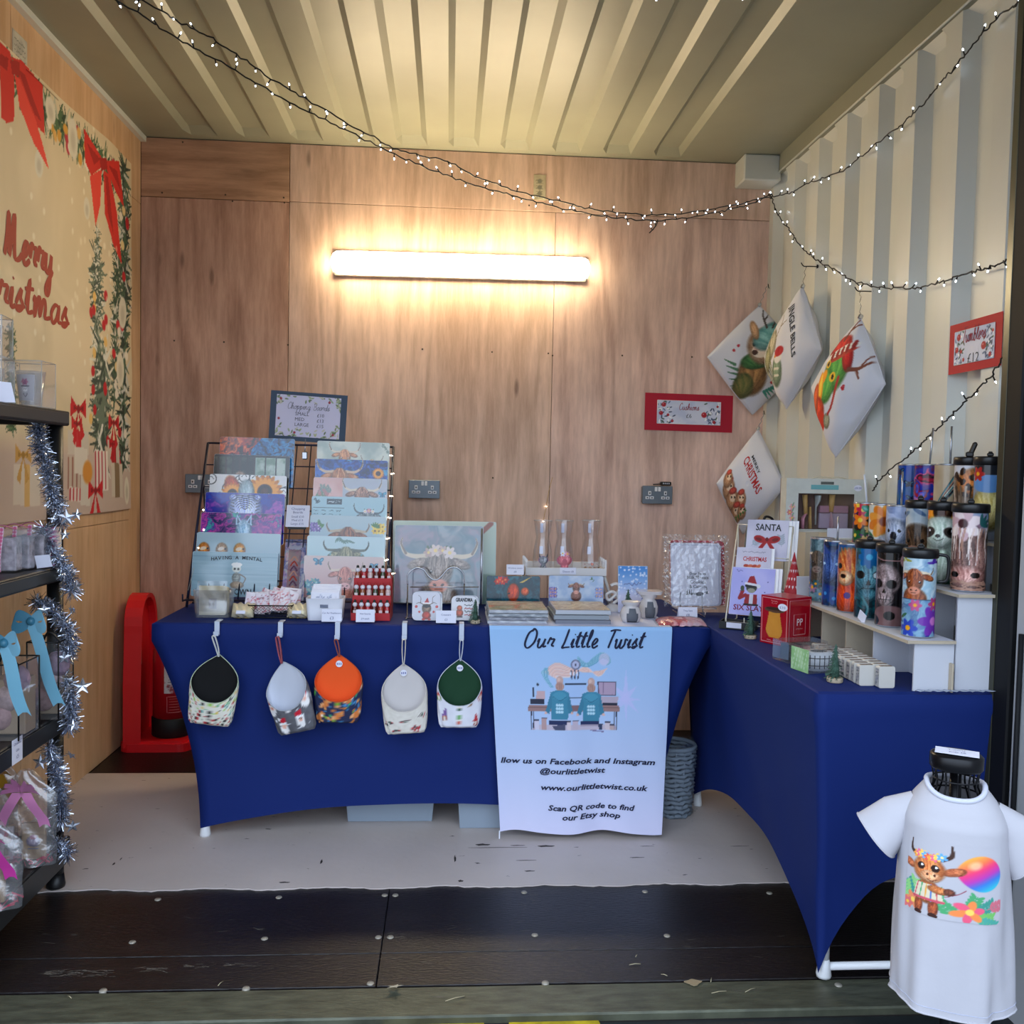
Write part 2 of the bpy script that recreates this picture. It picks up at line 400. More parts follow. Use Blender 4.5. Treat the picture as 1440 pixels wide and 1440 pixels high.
def tree(a, x, y, h, col='3c4c44', w=.4):
    for k in range(4):
        t = k/4; a.poly([(x-w*h*(1-t)*.5, y+t*h*.8), (x+w*h*(1-t)*.5, y+t*h*.8), (x, y+(t*.8+.4)*h)], col)
def pine(a, x0, y0, x1, y1, w, seed=0, cols=('2c4030', '4c6450', 'c8ccc4')):
    r = random.Random(seed); n = int(60*math.hypot(x1-x0, y1-y0)/w)
    for k in range(n):
        t = r.random(); x, y = x0+(x1-x0)*t, y0+(y1-y0)*t; an = r.uniform(0, 2*PI); l = w*r.uniform(.3, .6)
        a.line([(x, y), (x+l*math.cos(an), y+l*math.sin(an)*1.0)], w*.11, cols[r.choice((0, 0, 1, 1, 2))], w*.03)
def squig(a, x0, x1, y, h, col='404048', seed=0, w=None):
    """a line of tiny unreadable writing"""
    r = random.Random(seed); x = x0; P = []
    while x < x1: P.append((x, y+r.uniform(-.5, .5)*h)); x += h*.45
    if len(P) > 1: a.line(P, w or h*.28, col)

def print_mesh(name, mt, fn, wd, ht, artfn, res, parent=None, edge=True, bg='ffffff', thick=0, gam=1.0):
    """coloured surface: fn(u,v)->xyz with u in 0..1, v in 0..1; artfn(Art) draws in x=u*wd/ht, y=v"""
    asp = wd/ht; nv = max(3, int(ht/res)); nu = max(3, int(wd/res))
    m = MB().sheet(nu, nv, fn, 0, True, thick)
    uu, vv = np.meshgrid(np.linspace(0, 1, nu+1), np.linspace(0, 1, nv+1)); X = uu.ravel()*asp; Y = vv.ravel()
    a = Art(X, Y, bg); artfn(a, asp)
    c = np.clip(a.C, 0, 1)**gam
    if thick: c = np.vstack([c, np.tile(C3(bg), (len(c), 1))])
    return m.build(name, mt, parent, c)
# ------------------------------------------------------------------ lettering
_TX = {}
def text2d(s, bold=0, shear=0, res=2, narrow=1, spacing=1):
    k = (s, bold, shear, res, narrow, spacing)
    if k not in _TX:
        cu = bpy.data.curves.new('t', 'FONT'); cu.body = s; cu.size = 1; cu.offset = bold; cu.shear = shear; cu.resolution_u = res; cu.space_character = spacing
        cu.fill_mode = 'FRONT'
        o = bpy.data.objects.new('t', cu); COL.objects.link(o)
        dg = bpy.context.evaluated_depsgraph_get(); e = o.evaluated_get(dg); me = e.to_mesh()
        v = np.array([tuple(q.co[:2]) for q in me.vertices]) if len(me.vertices) else np.zeros((0, 2)); f = [tuple(p.vertices) for p in me.polygons]
        e.to_mesh_clear(); bpy.data.objects.remove(o); bpy.data.curves.remove(cu)
        v[:, 0] *= narrow; _TX[k] = (v, f, v[:, 0].min(), v[:, 0].max())
    return _TX[k]
def put_text(mb, s, x, y, h, fn, mi=0, align='c', width=None, **kw):
    """lettering of cap height about .7h, baseline y, mapped through fn(u,v)"""
    v, f, x0, x1 = text2d(s, **kw); k = h; kx = h
    if width: kx = width/(x1-x0)
    ox = x-(x0+x1)/2*kx if align == 'c' else x-x0*kx if align == 'l' else x-x1*kx
    mb.add([fn(ox+p[0]*kx, y+p[1]*k) for p in v], f, mi)
GL = {  # single-stroke brush script, x-height 1
 'a': (1.25, [[(.95, .9), (.5, 1), (.1, .5), (.3, 0), (.7, .3), (.95, 1), (.9, .2), (1.25, .15)]]),
 'b': (1.1, [[(0, .2), (.35, 1.3), (.3, 2), (.15, 1.6), (.12, .3), (.4, 0), (.8, .4), (.6, .95), (.2, .7)]]),
 'c': (1., [[(.85, .8), (.5, 1), (.1, .5), (.35, 0), (.95, .25)]]),
 'd': (1.25, [[(.8, .85), (.4, .95), (.1, .4), (.4, 0), (.75, .4), (1., 2), (.9, .2), (1.25, .15)]]),
 'e': (1., [[(0, .3), (.45, .45), (.75, .85), (.45, 1.05), (.12, .5), (.4, 0), (1., .3)]]),
 'g': (1.2, [[(.9, .9), (.5, 1), (.1, .5), (.35, .05), (.8, .4), (.9, 1), (.8, -.6), (.4, -1), (.2, -.6), (1.2, .2)]]),
 'h': (1.15, [[(0, .2), (.4, 1.4), (.35, 2), (.15, 1.6), (.12, 0), (.3, .7), (.65, 1), (.75, .6), (.75, .1), (1.15, .2)]]),
 'i': (.6, [[(0, .3), (.25, 1), (.2, .1), (.6, .2)], [(.28, 1.45), (.32, 1.55)]]),
 'l': (.65, [[(0, .3), (.4, 1.4), (.38, 2), (.18, 1.6), (.18, .2), (.65, .2)]]),
 'm': (1.75, [[(0, .7), (.15, 1), (.15, 0), (.4, .9), (.6, 1), (.65, .1), (.9, .9), (1.1, 1), (1.2, .6), (1.2, .1), (1.75, .2)]]),
 'n': (1.2, [[(0, .7), (.15, 1), (.15, 0), (.4, .9), (.65, 1), (.75, .6), (.75, .1), (1.2, .2)]]),
 'o': (1.05, [[(.6, 1), (.15, .7), (.2, .1), (.6, .05), (.8, .6), (.55, 1), (1.05, .8)]]),
 'p': (1.15, [[(0, .5), (.2, 1), (.1, -1), (.25, .7), (.6, 1), (.8, .5), (.5, 0), (.2, .1), (1.15, .2)]]),
 'r': (.95, [[(0, .4), (.2, 1.1), (.35, .95), (.75, .95), (.6, .3), (.95, .2)]]),
 's': (.95, [[(0, .3), (.5, 1.1), (.45, .7), (.7, .3), (.35, 0), (.1, .15), (.95, .3)]]),
 't': (.75, [[(0, .4), (.35, 1.8), (.22, .2), (.75, .2)], [(-.12, 1.22), (.3, 1.3), (.75, 1.36)]]),
 'u': (1.25, [[(0, .6), (.15, 1), (.15, .2), (.45, 0), (.8, .5), (.9, 1), (.85, .15), (1.25, .2)]]),
 'w': (1.9, [[(0, .7), (.15, 1), (.2, .2), (.45, 0), (.75, .4), (.85, 1), (.85, .2), (1.15, 0), (1.5, .4), (1.5, 1), (1.9, .85)]]),
 'y': (1.2, [[(0, .6), (.15, 1), (.15, .3), (.45, .1), (.8, .5), (.9, 1), (.75, -.6), (.4, -1), (.25, -.6), (1.2, .3)]]),
 'B': (1.5, [[(.3, 0), (.45, 2)], [(.1, 1.7), (.6, 2.1), (1.15, 1.7), (.9, 1.15), (.45, 1.05), (1.1, .95), (1.25, .4), (.8, -.05), (.2, .1)]]),
 'C': (1.4, [[(1.2, 1.6), (.9, 2.1), (.35, 1.6), (.15, .8), (.5, 0), (1.4, .4)]]),
 'L': (1.3, [[(.6, 2.1), (.35, .6), (.15, 0), (.6, .05), (1.3, .1)]]),
 'M': (2.2, [[(0, 0), (.3, 1), (.45, 2), (.55, 1), (.6, .1), (.9, 1.2), (1.15, 2), (1.2, 1), (1.3, .1), (1.8, .1), (2.2, .4)]]),
 'O': (1.7, [[(1., 2.05), (.35, 1.6), (.2, .4), (.7, -.05), (1.35, .6), (1.4, 1.6), (.95, 2.1), (.7, 1.8)]]),
 'T': (1.2, [[(.1, 1.9), (.8, 2.05), (1.7, 2.)], [(.85, 2.05), (.6, .9), (.45, 0)]]),
}
def script_strokes(s, slant=.2, gap=0.):
    x = 0; out = []
    for ch in s:
        if ch == ' ': x += .8; continue
        adv, st = GL[ch]
        for q in st: out.append([(x+px+slant*py, py) for px, py in q])
        x += adv+gap
    return out, x
def put_script(mb, s, x, y, h, fn, mi=0, w=.16, slant=.2, gap=0., width=None, lead=.0):
    st, L = script_strokes(s, slant, gap); kx = h if not width else width/L
    for q in st:
        P = crom(q, 5) if len(q) > 2 else q
        P = [(x+a*kx, y+b*h) for a, b in P]; n = len(P); vs = []
        for i in range(n):
            dx, dy = P[min(i+1, n-1)][0]-P[max(i-1, 0)][0], P[min(i+1, n-1)][1]-P[max(i-1, 0)][1]; L2 = math.hypot(dx, dy)+1e-9
            nx, ny = -dy/L2, dx/L2; k = w*h*.5*(.66+.46*abs(dy)/L2)*(1 if 0 < i < n-1 else .6)
            vs += [fn(P[i][0]+nx*k, P[i][1]+ny*k), fn(P[i][0]-nx*k, P[i][1]-ny*k)]
        mb.add(vs, [(2*i, 2*i+1, 2*i+3, 2*i+2) for i in range(n-1)], mi)
# ------------------------------------------------------------------ the setting
XL, XR, YB, H = -1.43, 1.515, 4.34, 2.745
def plywood(name, ca, cb, knot, sc=1., vertical=True, seed=0., rough=.55, kn=.5):
    if name in MATS: return MATS[name]
    m = bpy.data.materials.new(name); m.use_nodes = True; MATS[name] = m
    n, l = m.node_tree.nodes, m.node_tree.links; b = n['Principled BSDF']; b.inputs['Roughness'].default_value = rough
    b.inputs['Specular IOR Level'].default_value = .35
    tc = n.new('ShaderNodeTexCoord'); mp = n.new('ShaderNodeMapping'); l.new(tc.outputs['Object'], mp.inputs[0])
    mp.inputs['Location'].default_value = (seed, seed*.7, seed*.3)
    mp.inputs['Scale'].default_value = (5*sc, 5*sc, .55*sc) if vertical else (.55*sc, .55*sc, 6*sc)
    a = n.new('ShaderNodeTexNoise'); a.inputs['Scale'].default_value = 1.; a.inputs['Detail'].default_value = 2; a.inputs['Distortion'].default_value = .6
    l.new(mp.outputs[0], a.inputs[0])
    # contour lines of the smooth field = cathedral grain
    mu = n.new('ShaderNodeMath'); mu.operation = 'MULTIPLY'; mu.inputs[1].default_value = 30; l.new(a.outputs[0], mu.inputs[0])
    si = n.new('ShaderNodeMath'); si.operation = 'SINE'; l.new(mu.outputs[0], si.inputs[0])
    f = n.new('ShaderNodeTexNoise'); f.inputs['Scale'].default_value = 9; f.inputs['Detail'].default_value = 8; f.inputs['Roughness'].default_value = .7
    l.new(mp.outputs[0], f.inputs[0])
    ad = n.new('ShaderNodeMath'); ad.operation = 'MULTIPLY_ADD'; ad.inputs[1].default_value = .13; l.new(si.outputs[0], ad.inputs[0]); l.new(f.outputs[0], ad.inputs[2])
    mr = n.new('ShaderNodeMapRange'); mr.inputs[1].default_value = .28; mr.inputs[2].default_value = .72; l.new(ad.outputs[0], mr.inputs[0])
    mx = n.new('ShaderNodeMix'); mx.data_type = 'RGBA'; mx.inputs[6].default_value = (*lin(hexc(cb)), 1); mx.inputs[7].default_value = (*lin(hexc(ca)), 1)
    l.new(mr.outputs[0], mx.inputs[0])
    # large patches
    g = n.new('ShaderNodeTexNoise'); g.inputs['Scale'].default_value = 2.2; g.inputs['Detail'].default_value = 3; l.new(tc.outputs['Object'], g.inputs[0])
    gr = n.new('ShaderNodeMapRange'); gr.inputs[1].default_value = .35; gr.inputs[2].default_value = .65; gr.inputs[3].default_value = .86; gr.inputs[4].default_value = 1.08; l.new(g.outputs[0], gr.inputs[0])
    m2 = n.new('ShaderNodeMix'); m2.data_type = 'RGBA'; m2.blend_type = 'MULTIPLY'; m2.inputs[0].default_value = 1
    l.new(mx.outputs[2], m2.inputs[6]); l.new(gr.outputs[0], m2.inputs[7])
    # knots: short dark flecks
    k = n.new('ShaderNodeTexVoronoi'); k.inputs['Scale'].default_value = 1.15; mk = n.new('ShaderNodeMapping'); mk.inputs['Scale'].default_value = (8*sc, 8*sc, 2.2*sc) if vertical else (2*sc, 2*sc, 8*sc)
    l.new(tc.outputs['Object'], mk.inputs[0]); l.new(mk.outputs[0], k.inputs[0])
    kr = n.new('ShaderNodeMapRange'); kr.inputs[1].default_value = .05; kr.inputs[2].default_value = .13; kr.inputs[3].default_value = kn; kr.inputs[4].default_value = 0; l.new(k.outputs[0], kr.inputs[0])
    kc = n.new('ShaderNodeMath'); kc.operation = 'GREATER_THAN'; kc.inputs[1].default_value = .42; sx = n.new('ShaderNodeSeparateColor'); l.new(k.outputs[1], sx.inputs[0]); l.new(sx.outputs[0], kc.inputs[0])
    km = n.new('ShaderNodeMath'); km.operation = 'MULTIPLY'; l.new(kr.outputs[0], km.inputs[0]); l.new(kc.outputs[0], km.inputs[1])
    m3 = n.new('ShaderNodeMix'); m3.data_type = 'RGBA'; m3.inputs[7].default_value = (*lin(hexc(knot)), 1)
    l.new(km.outputs[0], m3.inputs[0]); l.new(m2.outputs[2], m3.inputs[6]); l.new(m3.outputs[2], b.inputs['Base Color'])
    bp = n.new('ShaderNodeBump'); bp.inputs['Strength'].default_value = .12; bp.inputs['Distance'].default_value = .003; l.new(f.outputs[0], bp.inputs['Height']); l.new(bp.outputs[0], b.inputs['Normal'])
    return m
ply_red = plywood('plywood_reddish', 'd2a890', 'a87e68', '4a2a20', seed=3.1)
ply_mid = plywood('plywood_tan', 'eeccb6', 'cca890', '4a2a20', seed=7.7)
ply_pink = plywood('plywood_pinkish', 'eeccba', 'c8a494', '4a2a20', seed=12.3)
ply_h = plywood('plywood_strip', 'd0a484', 'a88062', '503020', vertical=False, seed=5.)
ply_light = plywood('plywood_birch', 'd8b48e', 'c8a078', '7a5030', seed=9., kn=.25)
paint = mat('cream_painted_steel', '90907e', .42, vary=.07, vscale=3, bump=.05, bscale=8)
wpaint = mat('white_painted_steel', 'd0d2ca', .42, vary=.05, vscale=2.5, bump=.05, bscale=6)
dark = mat('dark_gap', '1a1512', .9)
# back wall: backing and plywood panels with real joints
wall_back = struct(MB().span((XL-.1, YB+.012, -.1), (XR+.12, YB+.1, H+.1)).build('wall_back', dark))
def zb(px, py): return oY(YB, px, py).z
def xb(px, py): return oY(YB, px, py).x
x1, x2 = xb(407, 300), xb(777, 500); zs = zb(300, 280); zr = zb(740, 297)
def panel(a, b, m, parent, nm='plywood_panel', d=.012, ax='y', at=YB):
    g = .0012; mb = MB()
    if ax == 'y': mb.span((a[0]+g, at, a[1]+g), (b[0]-g, at+d, b[1]-g), bev=.0012)
    return mb.build(nm, m, parent)
panel((XL, zs), (x1, H-.002), ply_h, wall_back); panel((XL, 0), (x1, zs), ply_red, wall_back)
panel((x1, zr), (XR+.02, H-.002), ply_mid, wall_back)
panel((x1, 0), (x2, zr), ply_mid, wall_back); panel((x2, 0), (XR+.02, zr), ply_pink, wall_back)
sc_m = mat('screw_head', '5a4a3c', .5, .6)
for px, py in ((257, 200), (399, 278), (400, 285), (317, 274), (327, 283), (245, 479), (315, 481), (405, 485), (594, 491), (771, 497), (692, 495), (777, 500), (875, 500), (973, 502), (693, 672), (228, 271), (744, 289)):
    p = oY(YB, px, py); MB().cyl((p.x, YB-.0015, p.z), (p.x, YB+.002, p.z), .004, n=8).build('screw', sc_m, wall_back)
# left wall
wall_left = struct(MB().span((XL-.1, 1.4, -.1), (XL-.012, YB+.1, H+.1)).build('wall_left', dark))
for (ya, yb2, za, zc) in ((1.42, 1.9, 0, H), (1.9, 3.1, 1.0, H), (1.9, 3.147, 0, 1.0), (3.1, 4.19, 1.0, H), (3.147, 4.19, 0, 1.0), (4.19, YB, 0, 2.44), (4.19, YB, 2.44, H)):
    MB().span((XL-.012, ya+.001, za+.001), (XL, yb2-.001, zc-.001), bev=.001).build('plywood_panel', ply_light, wall_left)
# right wall: pressed steel, real corrugations
def corr_profile():
    """(y, x) polyline of the wall seen in plan"""
    P = []; p = .265; y0 = 2.613-3*p
    y = y0
    while y < YB+.2:
        P += [(y-.088, 0), (y-.048, .040), (y+.048, .040), (y+.088, 0)]; y += p
    return [(1.2, 0)]+[q for q in P if 1.25 < q[0] < YB+.1]+[(YB+.1, 0)]
mb = MB(); P = corr_profile()
def xw(y, z):
    for (ya, da), (yb2, db) in zip(P, P[1:]):
        if ya <= y <= yb2: return XR+da+(db-da)*(y-ya)/(yb2-ya)
    return XR
zt = 2.655
vs = [(XR+d, y, -.02) for y, d in P]+[(XR+d, y, zt-.02) for y, d in P]+[(XR, y, zt+.02) for y, d in P]+[(XR+.14, y, zt+.02) for y, d in P]+[(XR+.14, y, -.02) for y, d in P]
N = len(P)
fs = [(k*N+i, (k+1)*N+i, (k+1)*N+i+1, k*N+i+1) for k in range(4) for i in range(N-1)]
mb.add(vs, fs)
wall_right = struct(mb.build('wall_right', wpaint))
MB().span((XR-.012, 1.4, zt+.01), (XR+.14, YB+.05, H+.02), bev=.004).build('top_rail', paint, wall_right)
MB().tube([(XR-.011, 1.5, zt+.012), (XR-.011, YB, zt+.012)], .004, 6).build('weld_bead', wpaint, wall_right)
# corner block where back wall meets the rail
cb_ = oY(YB-.13, 1045, 255)
struct(MB().span((cb_.x, YB-.14, cb_.z+.005), (XR, YB, H), bev=.006).build('trim_1', wpaint))
# ceiling: ribs running from front to back
mb = MB(); Q = [(XL-.02, 0)]; x = -1.335
for k in range(11):
    a = x+.237*k+.146; b = x+.237*(k+1)
    if k == 10: break
    Q += [(a-.024, 0), (a, .022), (b, .022), (b+.024, 0)]
Q += [(XR+.05, 0)]
NQ = len(Q); ys = [1.35, YB-.11, YB-.05, YB+.03]; vs = []
for j, y in enumerate(ys):
    for qx, d in Q: vs.append((qx, y, H+(d if j < 2 else 0)))
fs = [(j*NQ+i, j*NQ+i+1, (j+1)*NQ+i+1, (j+1)*NQ+i) for j in range(3) for i in range(NQ-1)]
mb.add(vs, fs, 0, False); mb.span((XL-.1, 1.3, H+.03), (XR+.14, YB+.1, H+.12))
ceiling = struct(mb.build('ceiling', paint))
MB().box((XL+.012, 2.9, H-.012), (.024, 2.9, .024)).build('edge_bead', wpaint, ceiling)
struct(MB().span((XL-.1, 1.3, 2.52), (XR+.14, 1.42, H+.1), bev=.01).build('trim_2', paint))
# floor
fl_m = mat('phenolic_board', '151011', .36, vary=.35, vscale=6, bump=.25, bscale=40, stretch=(1, 6, 6))
floor = struct(MB().span((XL-.1, 2.04, -.12), (XR+.14, YB+.1, -.02)).build('floor', dark))
xs = oZ(0, 541, 1300).x
for ya, yb2 in ((2.17, 2.322), (2.322, 3.5), (3.5, YB+.02)):
    for xa, xb_ in ((XL, xs), (xs, XR+.05)):
        MB().span((xa+.001, ya+.0015, -.02), (xb_-.001, yb2-.0015, 0), bev=.0015).build('floor_board', fl_m, floor)
bolt_m = mat('floor_bolt', '9a9488', .5, .3)
for px, py in ((222, 1265), (392, 1262), (541, 1259), (556, 1259), (186, 1325), (372, 1320), (532, 1318), (549, 1318), (145, 1393), (346, 1390), (521, 1383), (737, 1255), (907, 1254), (1082, 1256), (752, 1315), (938, 1316), (767, 1382), (975, 1382), (1179, 1385)):
    p = oZ(0, px, py); MB().lathe([(.0001, .0025), (.008, .002), (.0095, 0), (.0095, -.005)], (p.x, p.y, 0), 10, cap=False).build('bolt_head', bolt_m, floor)
# worn pale paint over the boards at the back
def paint_mat():
    m = mat('worn_floor_paint', 'c4b8b2', .5, vary=.06, vscale=3, bump=.1, bscale=30); n, l = m.node_tree.nodes, m.node_tree.links; b = n['Principled BSDF']
    src = b.inputs['Base Color'].links[0].from_socket
    tc = n.new('ShaderNodeTexCoord'); mp = n.new('ShaderNodeMapping'); mp.inputs['Scale'].default_value = (9, 26, 1); l.new(tc.outputs['Object'], mp.inputs[0])
    t = n.new('ShaderNodeTexNoise'); t.inputs['Scale'].default_value = 2.3; t.inputs['Detail'].default_value = 5; l.new(mp.outputs[0], t.inputs[0])
    r = n.new('ShaderNodeMapRange'); r.inputs[1].default_value = .70; r.inputs[2].default_value = .73; l.new(t.outputs[0], r.inputs[0])
    mx = n.new('ShaderNodeMix'); mx.data_type = 'RGBA'; mx.inputs[7].default_value = (.05, .04, .035, 1); l.new(r.outputs[0], mx.inputs[0]); l.new(src, mx.inputs[6]); l.new(mx.outputs[2], b.inputs['Base Color'])
    return m
r = random.Random(4); n = 160; fr = [(XL+(XR+.05-XL)*i/n, 2.69+.006*math.sin(i*.35)+r.uniform(-.004, .004)) for i in range(n+1)]
mb = MB(); vs = [(x, y, .0035) for x, y in fr]+[(x, y, 0) for x, y in fr]+[(x, 3.72, .0035) for x, y in fr]+[(x, 3.72, 0) for x, y in fr]; k = n+1
mb.add(vs, [(i, i+1, 2*k+i+1, 2*k+i) for i in range(n)]+[(k+i, k+i+1, i+1, i) for i in range(n)]+[(2*k+i, 2*k+i+1, 3*k+i+1, 3*k+i) for i in range(n)])
mb.build('painted_board', paint_mat(), floor)
mb = MB()
for px, py, L, w_ in ((768, 1190, .035, .008), (679, 1188, .03, .009), (728, 1189, .03, .003), (700, 1192, .12, .0018), (896, 1206, .03, .003), (740, 1210, .04, .002), (745, 1225, .02, .004), (640, 1208, .004, .03), (400, 1241, .02, .005), (452, 1212, .004, .02), (160, 1215, .004, .012), (170, 1208, .002, .012), (648, 1239, .01, .008), (910, 1190, .03, .002), (1040, 1190, .04, .002)):
    p = oZ(.0035, px, py); pts = [(p.x+math.cos(t)*L*(.8+.3*math.sin(5*t)), p.y+math.sin(t)*w_*(.8+.3*math.cos(3*t+1))) for t in [2*PI*i/12 for i in range(12)]]
    mb.prism(pts, .0035, .0041, lambda u, v, d: (u, v, d))
mb.build('scuff_mark', mat('scuff', '3a3430', .7), floor)
mb = MB(); r = random.Random(9)  # pale scratches; a diagonal beam of light is drawn in as streaks too
for px, py, w_, h_, n_ in ((110, 1369, 95, 9, 60), (213, 1364, 40, 6, 16), (275, 1359, 30, 6, 10), (337, 1357, 50, 3, 8), (365, 1307, 12, 2, 3), (555, 1318, 26, 12, 12), (750, 1262, 12, 20, 10), (735, 1290, 8, 40, 6), (640, 1402, 60, 3, 8), (1050, 1394, 40, 3, 6), (600, 1350, 500, 40, 26), (850, 1320, 500, 60, 26), (200, 1300, 300, 60, 12)):
    for _ in range(n_):
        p = oZ(0, px+r.uniform(-.5, .5)*w_, py+r.uniform(-.5, .5)*h_); L = r.uniform(.006, .03); an = r.gauss(0, .25); d = .0006; c, s = math.cos(an)*L/2, math.sin(an)*L/2
        mb.add([(p.x-c, p.y-s-d, .0004), (p.x+c, p.y+s-d, .0004), (p.x+c, p.y+s+d, .0004), (p.x-c, p.y-s+d, .0004)], [(0, 1, 2, 3)])
o = mb.build('scratches_and_light_streak', mat('pale_scratch_and_light', '6c665e', .7), floor); o['kind'] = 'stuff'
# steel sill and step below it
sill_m = mat('olive_worn_steel', '4c4e40', .45, .25, vary=.4, vscale=14, bump=.15, bscale=50, stretch=(1, 4, 1))
struct(MB().span((XL-.1, 2.045, -.14), (XR+.14, 2.168, -.001), bev=.004).build('trim_3', sill_m))
struct(MB().span((XL-.1, 1.80, -.3), (XR+.14, 2.043, -.02), bev=.004).build('trim_4', mat('dark_step_steel', '23282a', .5, .2, vary=.4, vscale=10)))
ground = struct(MB().span((-6, -4, -.34), (6, 1.8, -.3)).build('ground', mat('asphalt', '55585a', .85, vary=.2, vscale=20, bump=.3, bscale=120)))
yl = mat('yellow_floor_paint', 'b8a020', .6, vary=.3, vscale=30)
mb = MB()
for a, b_ in (((530, 1431), (690, 1431)), ((705, 1429), (850, 1429))):
    p, q = oZ(-.02, *a), oZ(-.02, *b_); mb.prism([(p.x, 1.93), (p.x+.02, p.y+.0), (q.x-.02, q.y), (q.x, 1.93)], -.02, -.0185, lambda u, v, d: (u, v, d))
mb.build('yellow_mark', yl, bpy.data.objects['trim_4'])
# black jamb and open container door on the right
jm = mat('black_rubber_paint', '0c0d10', .65, spec=.3)
struct(MB().span((1.345, 2.07, -.02), (1.52, 2.15, 2.745), bev=.004).build('trim_5', jm))
MB().span((1.3435, 2.128, -.01), (1.36, 2.152, 2.74), bev=.001).build('steel_edge', mat('olive_gloss_steel', '3a3a2c', .3, .4), bpy.data.objects['trim_5'])
struct(MB().span((XL-.1, 1.44, -.02), (XL-.005, 1.52, 2.745), bev=.004).build('trim_6', jm))
dd = struct(MB().span((1.352, 1.0, -.1), (1.41, 2.064, 2.55), bev=.006).build('door_1', mat('pale_grey_door_paint', 'a6a8ab', .5, vary=.06, vscale=3)))
MB().cyl((1.345, 2.03, .1), (1.345, 2.03, .9), .006, n=8).build('hinge_rod', jm, dd)
# ------------------------------------------------------------------ batten light
lt = oY(YB-.05, 465, 368); rt = oY(YB-.05, 830, 378)
c = (lt+rt)/2; L = (rt-lt).length; ang = math.atan2(rt.z-lt.z, rt.x-lt.x)
fx = thing('batten_light', 'long warm glowing strip light fixed to the plywood back wall', 'wall light', (c.x, YB, c.z)); fx.rotation_euler = (0, -ang, 0)
MB().box((0, -.022, 0), (L-.012, .044, .112), bev=.012).build('base', mat('light_base', 'c8c8c0', .5), fx)
mb = MB(); R = .052
pr = [(1e-5, -L/2), (.022, -L/2+.003), (.04, -L/2+.012), (.05, -L/2+.03), (R, -L/2+.05), (R, -.01), (R, .01), (R, L/2-.05), (.05, L/2-.03), (.04, L/2-.012), (.022, L/2-.003), (1e-5, L/2)]
mb.lathe(pr, (0, -.046, 0), 24, M=Matrix.Rotation(PI/2, 3, 'Y')@Matrix.Diagonal(Vector((1, .75, 1))), cap=False)
mb.build('diffuser', mat('lit_diffuser', 'fff4e0', .4, emit=TUBE_COL, estr=TUBE_STR), fx)
for x in (-L*.22, L*.22):
    MB().box((x, -.02, -.046), (.03, .03, .012), bev=.003).build('clip', mat('steel_clip', 'b0b0a8', .35, .8), fx)
# paper stickers on the plywood
def sticker(name, label, px0, py0, px1, py1, seed):
    a, b = oY(YB-.001, px0, py1), oY(YB-.001, px1, py0); w_, h_ = b.x-a.x, b.z-a.z
    fn = lambda u, v: (a.x+u*w_, YB-.0015, a.z+v*h_)
    def art(s, asp):
        s.noise('b8a888', 'd0c4a4', 3, 3, seed)
        for k in range(7): squig(s, .1, asp-.1, .12+k*.11, .05, '7a7460', seed+k)
        for k in range(3): s.ell(asp*.5, .25+k*.25, .09, .09, '8a8470', 0, .3)
    tag(print_mesh(name, mat('sticker_paper', 'ffffff', .8, attr=True), fn, w_, h_, art, .003, None, bg='c0b090', thick=.0005), label, 'sticker')
sticker('paper_sticker', 'small printed paper label stuck high on the plywood back wall', 750, 246, 768, 281, 2)
a0, a1 = oX(XL+.001, 17, 5), oX(XL+.001, 38, 52)
def _st(s, asp):
    s.noise('a8a498', 'c4c0b0', 3, 3, 5)
    for k in range(6): squig(s, .1, asp-.1, .15+k*.13, .05, '707068', k)
tag(print_mesh('paper_sticker', mat('sticker_paper', 'ffffff', .8, attr=True), lambda u, v: (XL+.0015, a0.y+u*(a1.y-a0.y), 2.52+v*.13), a1.y-a0.y, .13, _st, .003, None, thick=.0005), 'torn printed label high on the left plywood wall under the ceiling', 'sticker')
# sockets
def socket(px0, py0, px1, py1, label, tester=False):
    a, b = oY(YB-.045, px0, py1), oY(YB-.045, px1, py0); W, Hh = .146, .086; c = (a+b)/2
    t = thing('wall_socket', label, 'socket', (c.x, YB, c.z), 0, 'metal sockets on the back wall'); g = mat('socket_grey', '6d7780', .4, .5); wh = mat('socket_white', 'e8e8ea', .4); bk = mat('socket_hole', '101010', .8)
    MB().box((0, -.02, 0), (W-.006, .04, Hh-.006), bev=.004).build('back_box', g, t)
    MB().box((0, -.043, 0), (W, .006, Hh), bev=.002).build('face_plate', g, t)
    for s in (-1, 1):
        MB().box((s*.008, -.0485, .027), (.012, .006, .02), bev=.0015).build('switch', wh, t)
        for k, (dx, dz, w_, h_) in enumerate(((0, .008, .009, .014), (-.011, -.014, .013, .008), (.011, -.014, .013, .008))):
            m = MB().box((s*.038+dx, -.0475, dz), (w_+.005, .004, h_+.005), bev=.001); m.box((s*.038+dx, -.0500, dz), (w_*.6, .0015, h_*.6), mi=1)
            m.build('pin_shutter', [wh, bk], t)
    return t
socket(575, 676, 618, 700, 'grey metal double socket on the wall above the big cow picture')
s2 = socket(903, 683, 946, 709, 'grey metal double socket below the red cushion price sign')
socket(266, 667, 300, 693, 'grey metal socket half hidden behind the left stack of boards')
p = oY(YB-.07, 938, 680); t = wthing('plug_in_gadget', 'small black device resting on top of the right socket', 'gadget', (p.x, YB-.04, p.z-.012))
MB().box((p.x, YB-.04, p.z-.001), (.05, .03, .018), bev=.003).build('case', mat('black_plastic', '131416', .4), t)
mb = MB()
for k in range(4): mb.box((p.x-.014+k*.009, YB-.0555, p.z), (.005, .001, .007))
mb.build('digits', mat('digit_white', 'c0c4cc', .5), t)
